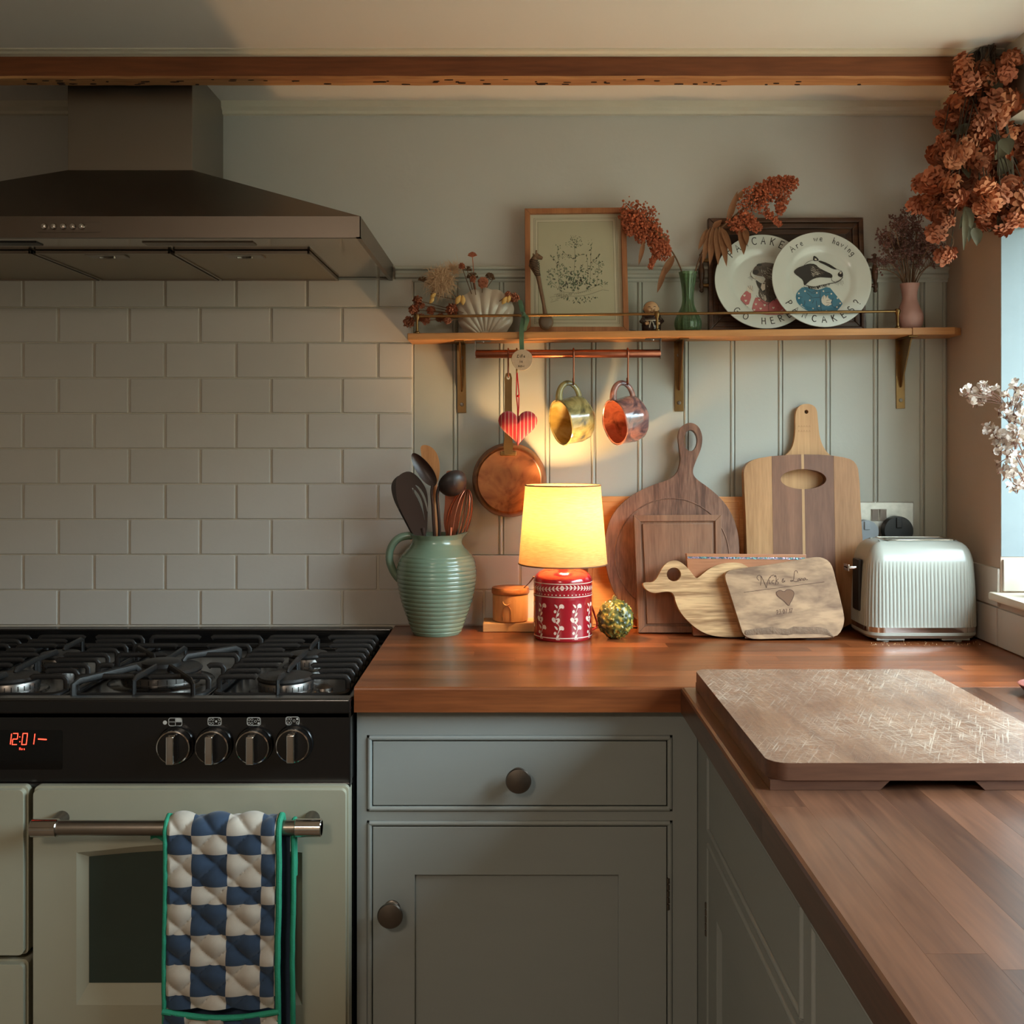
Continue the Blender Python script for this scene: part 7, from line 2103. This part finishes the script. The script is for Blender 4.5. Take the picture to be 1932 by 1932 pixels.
# ---------------------------------------------------------------- toaster
def toaster():
    x0, x1, y0, y1 = .688, .911, -.216, -.079; zb, zt = ZW + .030, 1.131
    T = thing('toaster', 'white ribbed two-slot toaster with chrome band and side lever, in the corner', 'toaster', ((x0 + x1) / 2, (y0 + y1) / 2, ZW))
    wh = plain('white_toaster_plastic', C(160, 162, 153), .3, coat=.3, var=.01)
    hx, hy = (x1 - x0) / 2, (y1 - y0) / 2; cx, cy = (x0 + x1) / 2, (y0 + y1) / 2
    n = 720; rc = .034
    # perimeter of a rounded rectangle by arc length
    per = 2 * (2 * hx - 2 * rc) + 2 * (2 * hy - 2 * rc) + 2 * PI * rc
    def peri(s_, inset):
        L = [(2 * hx - 2 * rc), PI * rc / 2, (2 * hy - 2 * rc), PI * rc / 2] * 2; d = s_ % per; st = 0
        cs = [((-hx + rc, -hy), (1, 0)), None, ((hx, -hy + rc), (0, 1)), None, ((hx - rc, hy), (-1, 0)), None, ((-hx, hy - rc), (0, -1)), None]
        cc = {1: (hx - rc, -hy + rc, -90), 3: (hx - rc, hy - rc, 0), 5: (-hx + rc, hy - rc, 90), 7: (-hx + rc, -hy + rc, 180)}
        i = 0
        while i < 7 and d > L[i]: d -= L[i]; i += 1
        if i % 2 == 0:
            (px_, py_), (dx, dy) = cs[i]; nx, ny = dy, -dx; return px_ + dx * d - nx * inset, py_ + dy * d - ny * inset
        ax_, ay_, a0 = cc[i]; a = R(a0) + d / rc; return ax_ + (rc - inset) * math.cos(a), ay_ + (rc - inset) * math.sin(a)
    nr = round(per / .00735)
    levels = []
    z = zb
    prof = [(0, zb), (0, zb + .004)] + [(0, zb + .004 + (.121) * k / 6) for k in range(1, 7)] + [(.0005, 1.094), (.002, 1.103), (.005, 1.112), (.010, 1.120), (.017, 1.126), (.026, 1.1295), (.034, 1.131)]
    m = MB(); vs = []
    for ins_, zz in prof:
        kk = max(0, min(1, (zz - zb) / .004)) * max(0, min(1, (1.088 - zz) / .006)); 
        tap = .010 * max(0, (zz - zb) / (zt - zb)) ** 2
        for i in range(n):
            s_ = per * i / n; rib = .0017 * (abs(math.sin(PI * s_ / per * nr)) ** .8 - 1) * kk
            a, b = peri(s_, ins_ + tap - rib - .0); vs.append((cx + a, cy + b, zz))
    fs = [(j * n + i, j * n + (i + 1) % n, (j + 1) * n + (i + 1) % n, (j + 1) * n + i) for j in range(len(prof) - 1) for i in range(n)]
    m.add(vs, fs, 0, True); m.build('ribbed_shell', wh, T, world=True)
    # top with two slots
    tk = MB(); out = []
    for i in range(96):
        a, b = peri(per * i / 96, .034 + .010); out.append((cx + a, cy + b))
    sl = [rrect(x0 + .048, x1 - .040, cy + o_ - .013, cy + o_ + .013, .006, 3) for o_ in (-.0215, .0215)]
    tk.prism(out, 1.1265, 1.1312, holes=[s_[::-1] for s_ in sl], sm=False); tk.v = [Vector((v.x, v.z, v.y)) for v in tk.v]; tk.f = [tuple(reversed(q)) for q in tk.f]
    tk.build('top_plate', wh, T, world=True)
    for o_ in (-.0215, .0215):
        m = MB(); ya, yb_ = cy + o_ - .0135, cy + o_ + .0135
        m.box(x0 + .047, x1 - .039, ya, ya + .001, zb + .05, 1.128); m.box(x0 + .047, x1 - .039, yb_ - .001, yb_, zb + .05, 1.128); m.box(x0 + .047, x1 - .039, ya, yb_, zb + .04, zb + .05)
        for k in range(9): xx = x0 + .058 + k * .0135; m.tube([(xx, ya + .003, zb + .06), (xx, ya + .003, 1.124)], .0008, 5); m.tube([(xx, yb_ - .003, zb + .06), (xx, yb_ - .003, 1.124)], .0008, 5)
        q = MB(); oo_ = rrect(x0 + .047, x1 - .039, ya - .001, yb_ + .001, .006, 3); q.tube([(a, b, 1.1315) for a, b in oo_], .0012, 6, close=True)
        s_ = m.build('slot', M_chrome, T, world=True); q.build('slot_rim', M_chrome, s_, world=True)
    def band(z0_, z1_, ins_, name, mat, bev=0):
        m = MB(); k = 160; lv = [(ins_ + bev, z0_), (ins_, z0_ + bev), (ins_, z1_)] if bev else [(ins_, z0_), (ins_, z1_)]
        m.add([(cx + peri(per * i / k, a)[0], cy + peri(per * i / k, a)[1], zz) for a, zz in lv for i in range(k)], [(j * k + i, j * k + (i + 1) % k, (j + 1) * k + (i + 1) % k, (j + 1) * k + i) for j in range(len(lv) - 1) for i in range(k)] + [tuple(reversed(range(k))), tuple((len(lv) - 1) * k + i for i in range(k))], 0, True)
        m.build(name, mat, T, world=True)
    band(ZW + .0195, zb + .0005, .0012, 'chrome_band', M_chrome); band(ZW + .008, ZW + .0198, .001, 'base', wh, .006)
    for sx in (-1, 1):
        for sy in (-1, 1):
            m = MB(); m.lathe([(.008, 0), (.008, .0085)], 16, (cx + sx * (hx - .04), cy + sy * (hy - .022), ZW + .0002)); m.build('foot', wh, T, world=True)
            m = MB(); m.box(cx + sx * (hx - .02), cx + sx * (hx - .075), cy + sy * (hy - .01), cy + sy * (hy - .04), ZW + .0035, ZW + .009, bev=.001); m.build('foot_pad', wh, T, world=True)
    # lever side (facing the boards)
    yl = cy
    m = MB(); m.box(x0 - .0035, x0 + .006, yl - .020, yl + .020, ZW + .055, ZW + .158, bev=.003); sp_ = m.build('lever_panel', M_blackp, T, world=True)
    m = MB(); m.box(x0 - .0225, x0 - .0035, yl - .013, yl + .013, ZW + .138, ZW + .144, bev=.002); m.box(x0 - .0225, x0 - .0195, yl - .015, yl + .015, ZW + .134, ZW + .147, bev=.001); m.build('lever', M_chrome, T, world=True)
toaster()

# ---------------------------------------------------------------- double socket and its plugs
def socket():
    y = -.0075; s = (D + y) / F
    xr, zt = P(1722, 0, y).x, P(0, 947.5, y).z; w, h = .147, .087
    x0 = xr - w; z0 = zt - h
    T = thing('double_socket', 'worn metal double wall socket with two rocker switches above the toaster', 'socket', (x0 + w / 2, y, z0 + h / 2))
    wm = plain('worn_metal_plate', C(176, 174, 168), .35, .7, var=.35, scale=60)
    m = MB(); m.box(x0 - .001, xr + .001, y - .001, y + .0005, z0 - .001, zt + .001); m.build('back_box', M_nickel, T, world=True)
    m = MB(); m.prism(rrect(x0 + .001, xr - .001, z0 + .001, zt - .001, .003), y - .0055, y - .0005, bev=.0015); m.build('face_plate', wm, T, world=True)
    for i, (a, b) in enumerate(((1643, 1655), (1658, 1670))):
        pa, pb = P(a, 961, y), P(b, 982, y); m = MB(); m.add([(pa.x, y - .0055, pa.z), (pb.x, y - .0055, pa.z), (pb.x, y - .0055, pb.z), (pa.x, y - .0055, pb.z), (pa.x, y - .0095, pa.z), (pb.x, y - .0095, pa.z), (pb.x, y - .0065, pb.z), (pa.x, y - .0065, pb.z)], [(4, 5, 6, 7), (0, 1, 5, 4), (1, 2, 6, 5), (2, 3, 7, 6), (3, 0, 4, 7)])
        m.build('rocker_switch', plain('switch_grey' , C(140, 128, 118), .4) if 'switch_grey' not in MATS else MATS['switch_grey'], T, world=True)
    p1, p2 = P(1641, 960, y), P(1671, 983, y); m = MB(); m.box(p1.x, p2.x, y - .0062, y - .005, p2.z, p1.z, bev=.0004); m.build('switch_surround', M_nickel, T, world=True)
    def plug(px, py, label, mat, r=27):
        c = P(px, py, y - .02); T = thing('plug', label, 'plug', (c.x, y - .0056, c.z)); rr_ = r * s
        pts = [(c.x + rr_ * math.cos(a), c.z + rr_ * math.sin(a)) for a in [R(-20 + 220 * k / 20) for k in range(21)]] + [(c.x - rr_ * .8, c.z - rr_ * .95), (c.x + rr_ * .8, c.z - rr_ * .95)]
        m = MB(); m.prism(pts, y - .030, y - .0058, bev=.005, seg=3); m.build('plug_body', mat, T, world=True)
        m = MB(); m.box(c.x - .006, c.x + .006, y - .0335, y - .028, c.z + rr_ * .2, c.z + rr_ * .9, bev=.0015); m.build('pull_grip', mat, T, world=True)
        m = MB(); m.tube([(c.x, y - .017, c.z - rr_ * .9), (c.x, y - .018, c.z - rr_ * 1.6), (c.x + .004, y - .02, c.z - rr_ * 2.4)], .0035, 8); m.build('flex', mat, T, world=True)
    plug(1693, 1001, 'black plug in the right half of the double socket', M_blackp)
    plug(1633, 1003, 'grey plug in the left half of the double socket, behind the striped board', plain('grey_plug', C(150, 158, 164), .4), 22)
socket()

# crumbs on the worktop in front of the toaster
m = MB(); r = random.Random(1)
for _ in range(60):
    px = r.uniform(1640, 1850); y = -.225 + r.gauss(0, .012) - .0; p = P(px, 1215, y); speck(m, (p.x, y, ZW + .0006), r.uniform(.0005, .0013))
T = thing('crumbs', 'pale bread crumbs scattered on the worktop at the foot of the toaster', 'crumbs', (.8, -.23, ZW)); m.build('crumb_scatter', plain('crumb', C(200, 170, 130), .9), T, world=True, kind='stuff')
T['kind'] = 'stuff'

# ---------------------------------------------------------------- unseen fill lamp behind the camera, added to lift the shadows
ld = bpy.data.lights.new('fill_lamp', 'AREA'); ld.shape = 'DISK'; ld.size = .5; ld.energy = FILL_W; ld.color = (1, .84, .68)
lo = bpy.data.objects.new('fill_lamp', ld); COL.objects.link(lo); lo.location = (-.6, -2.9, ZC - .05)
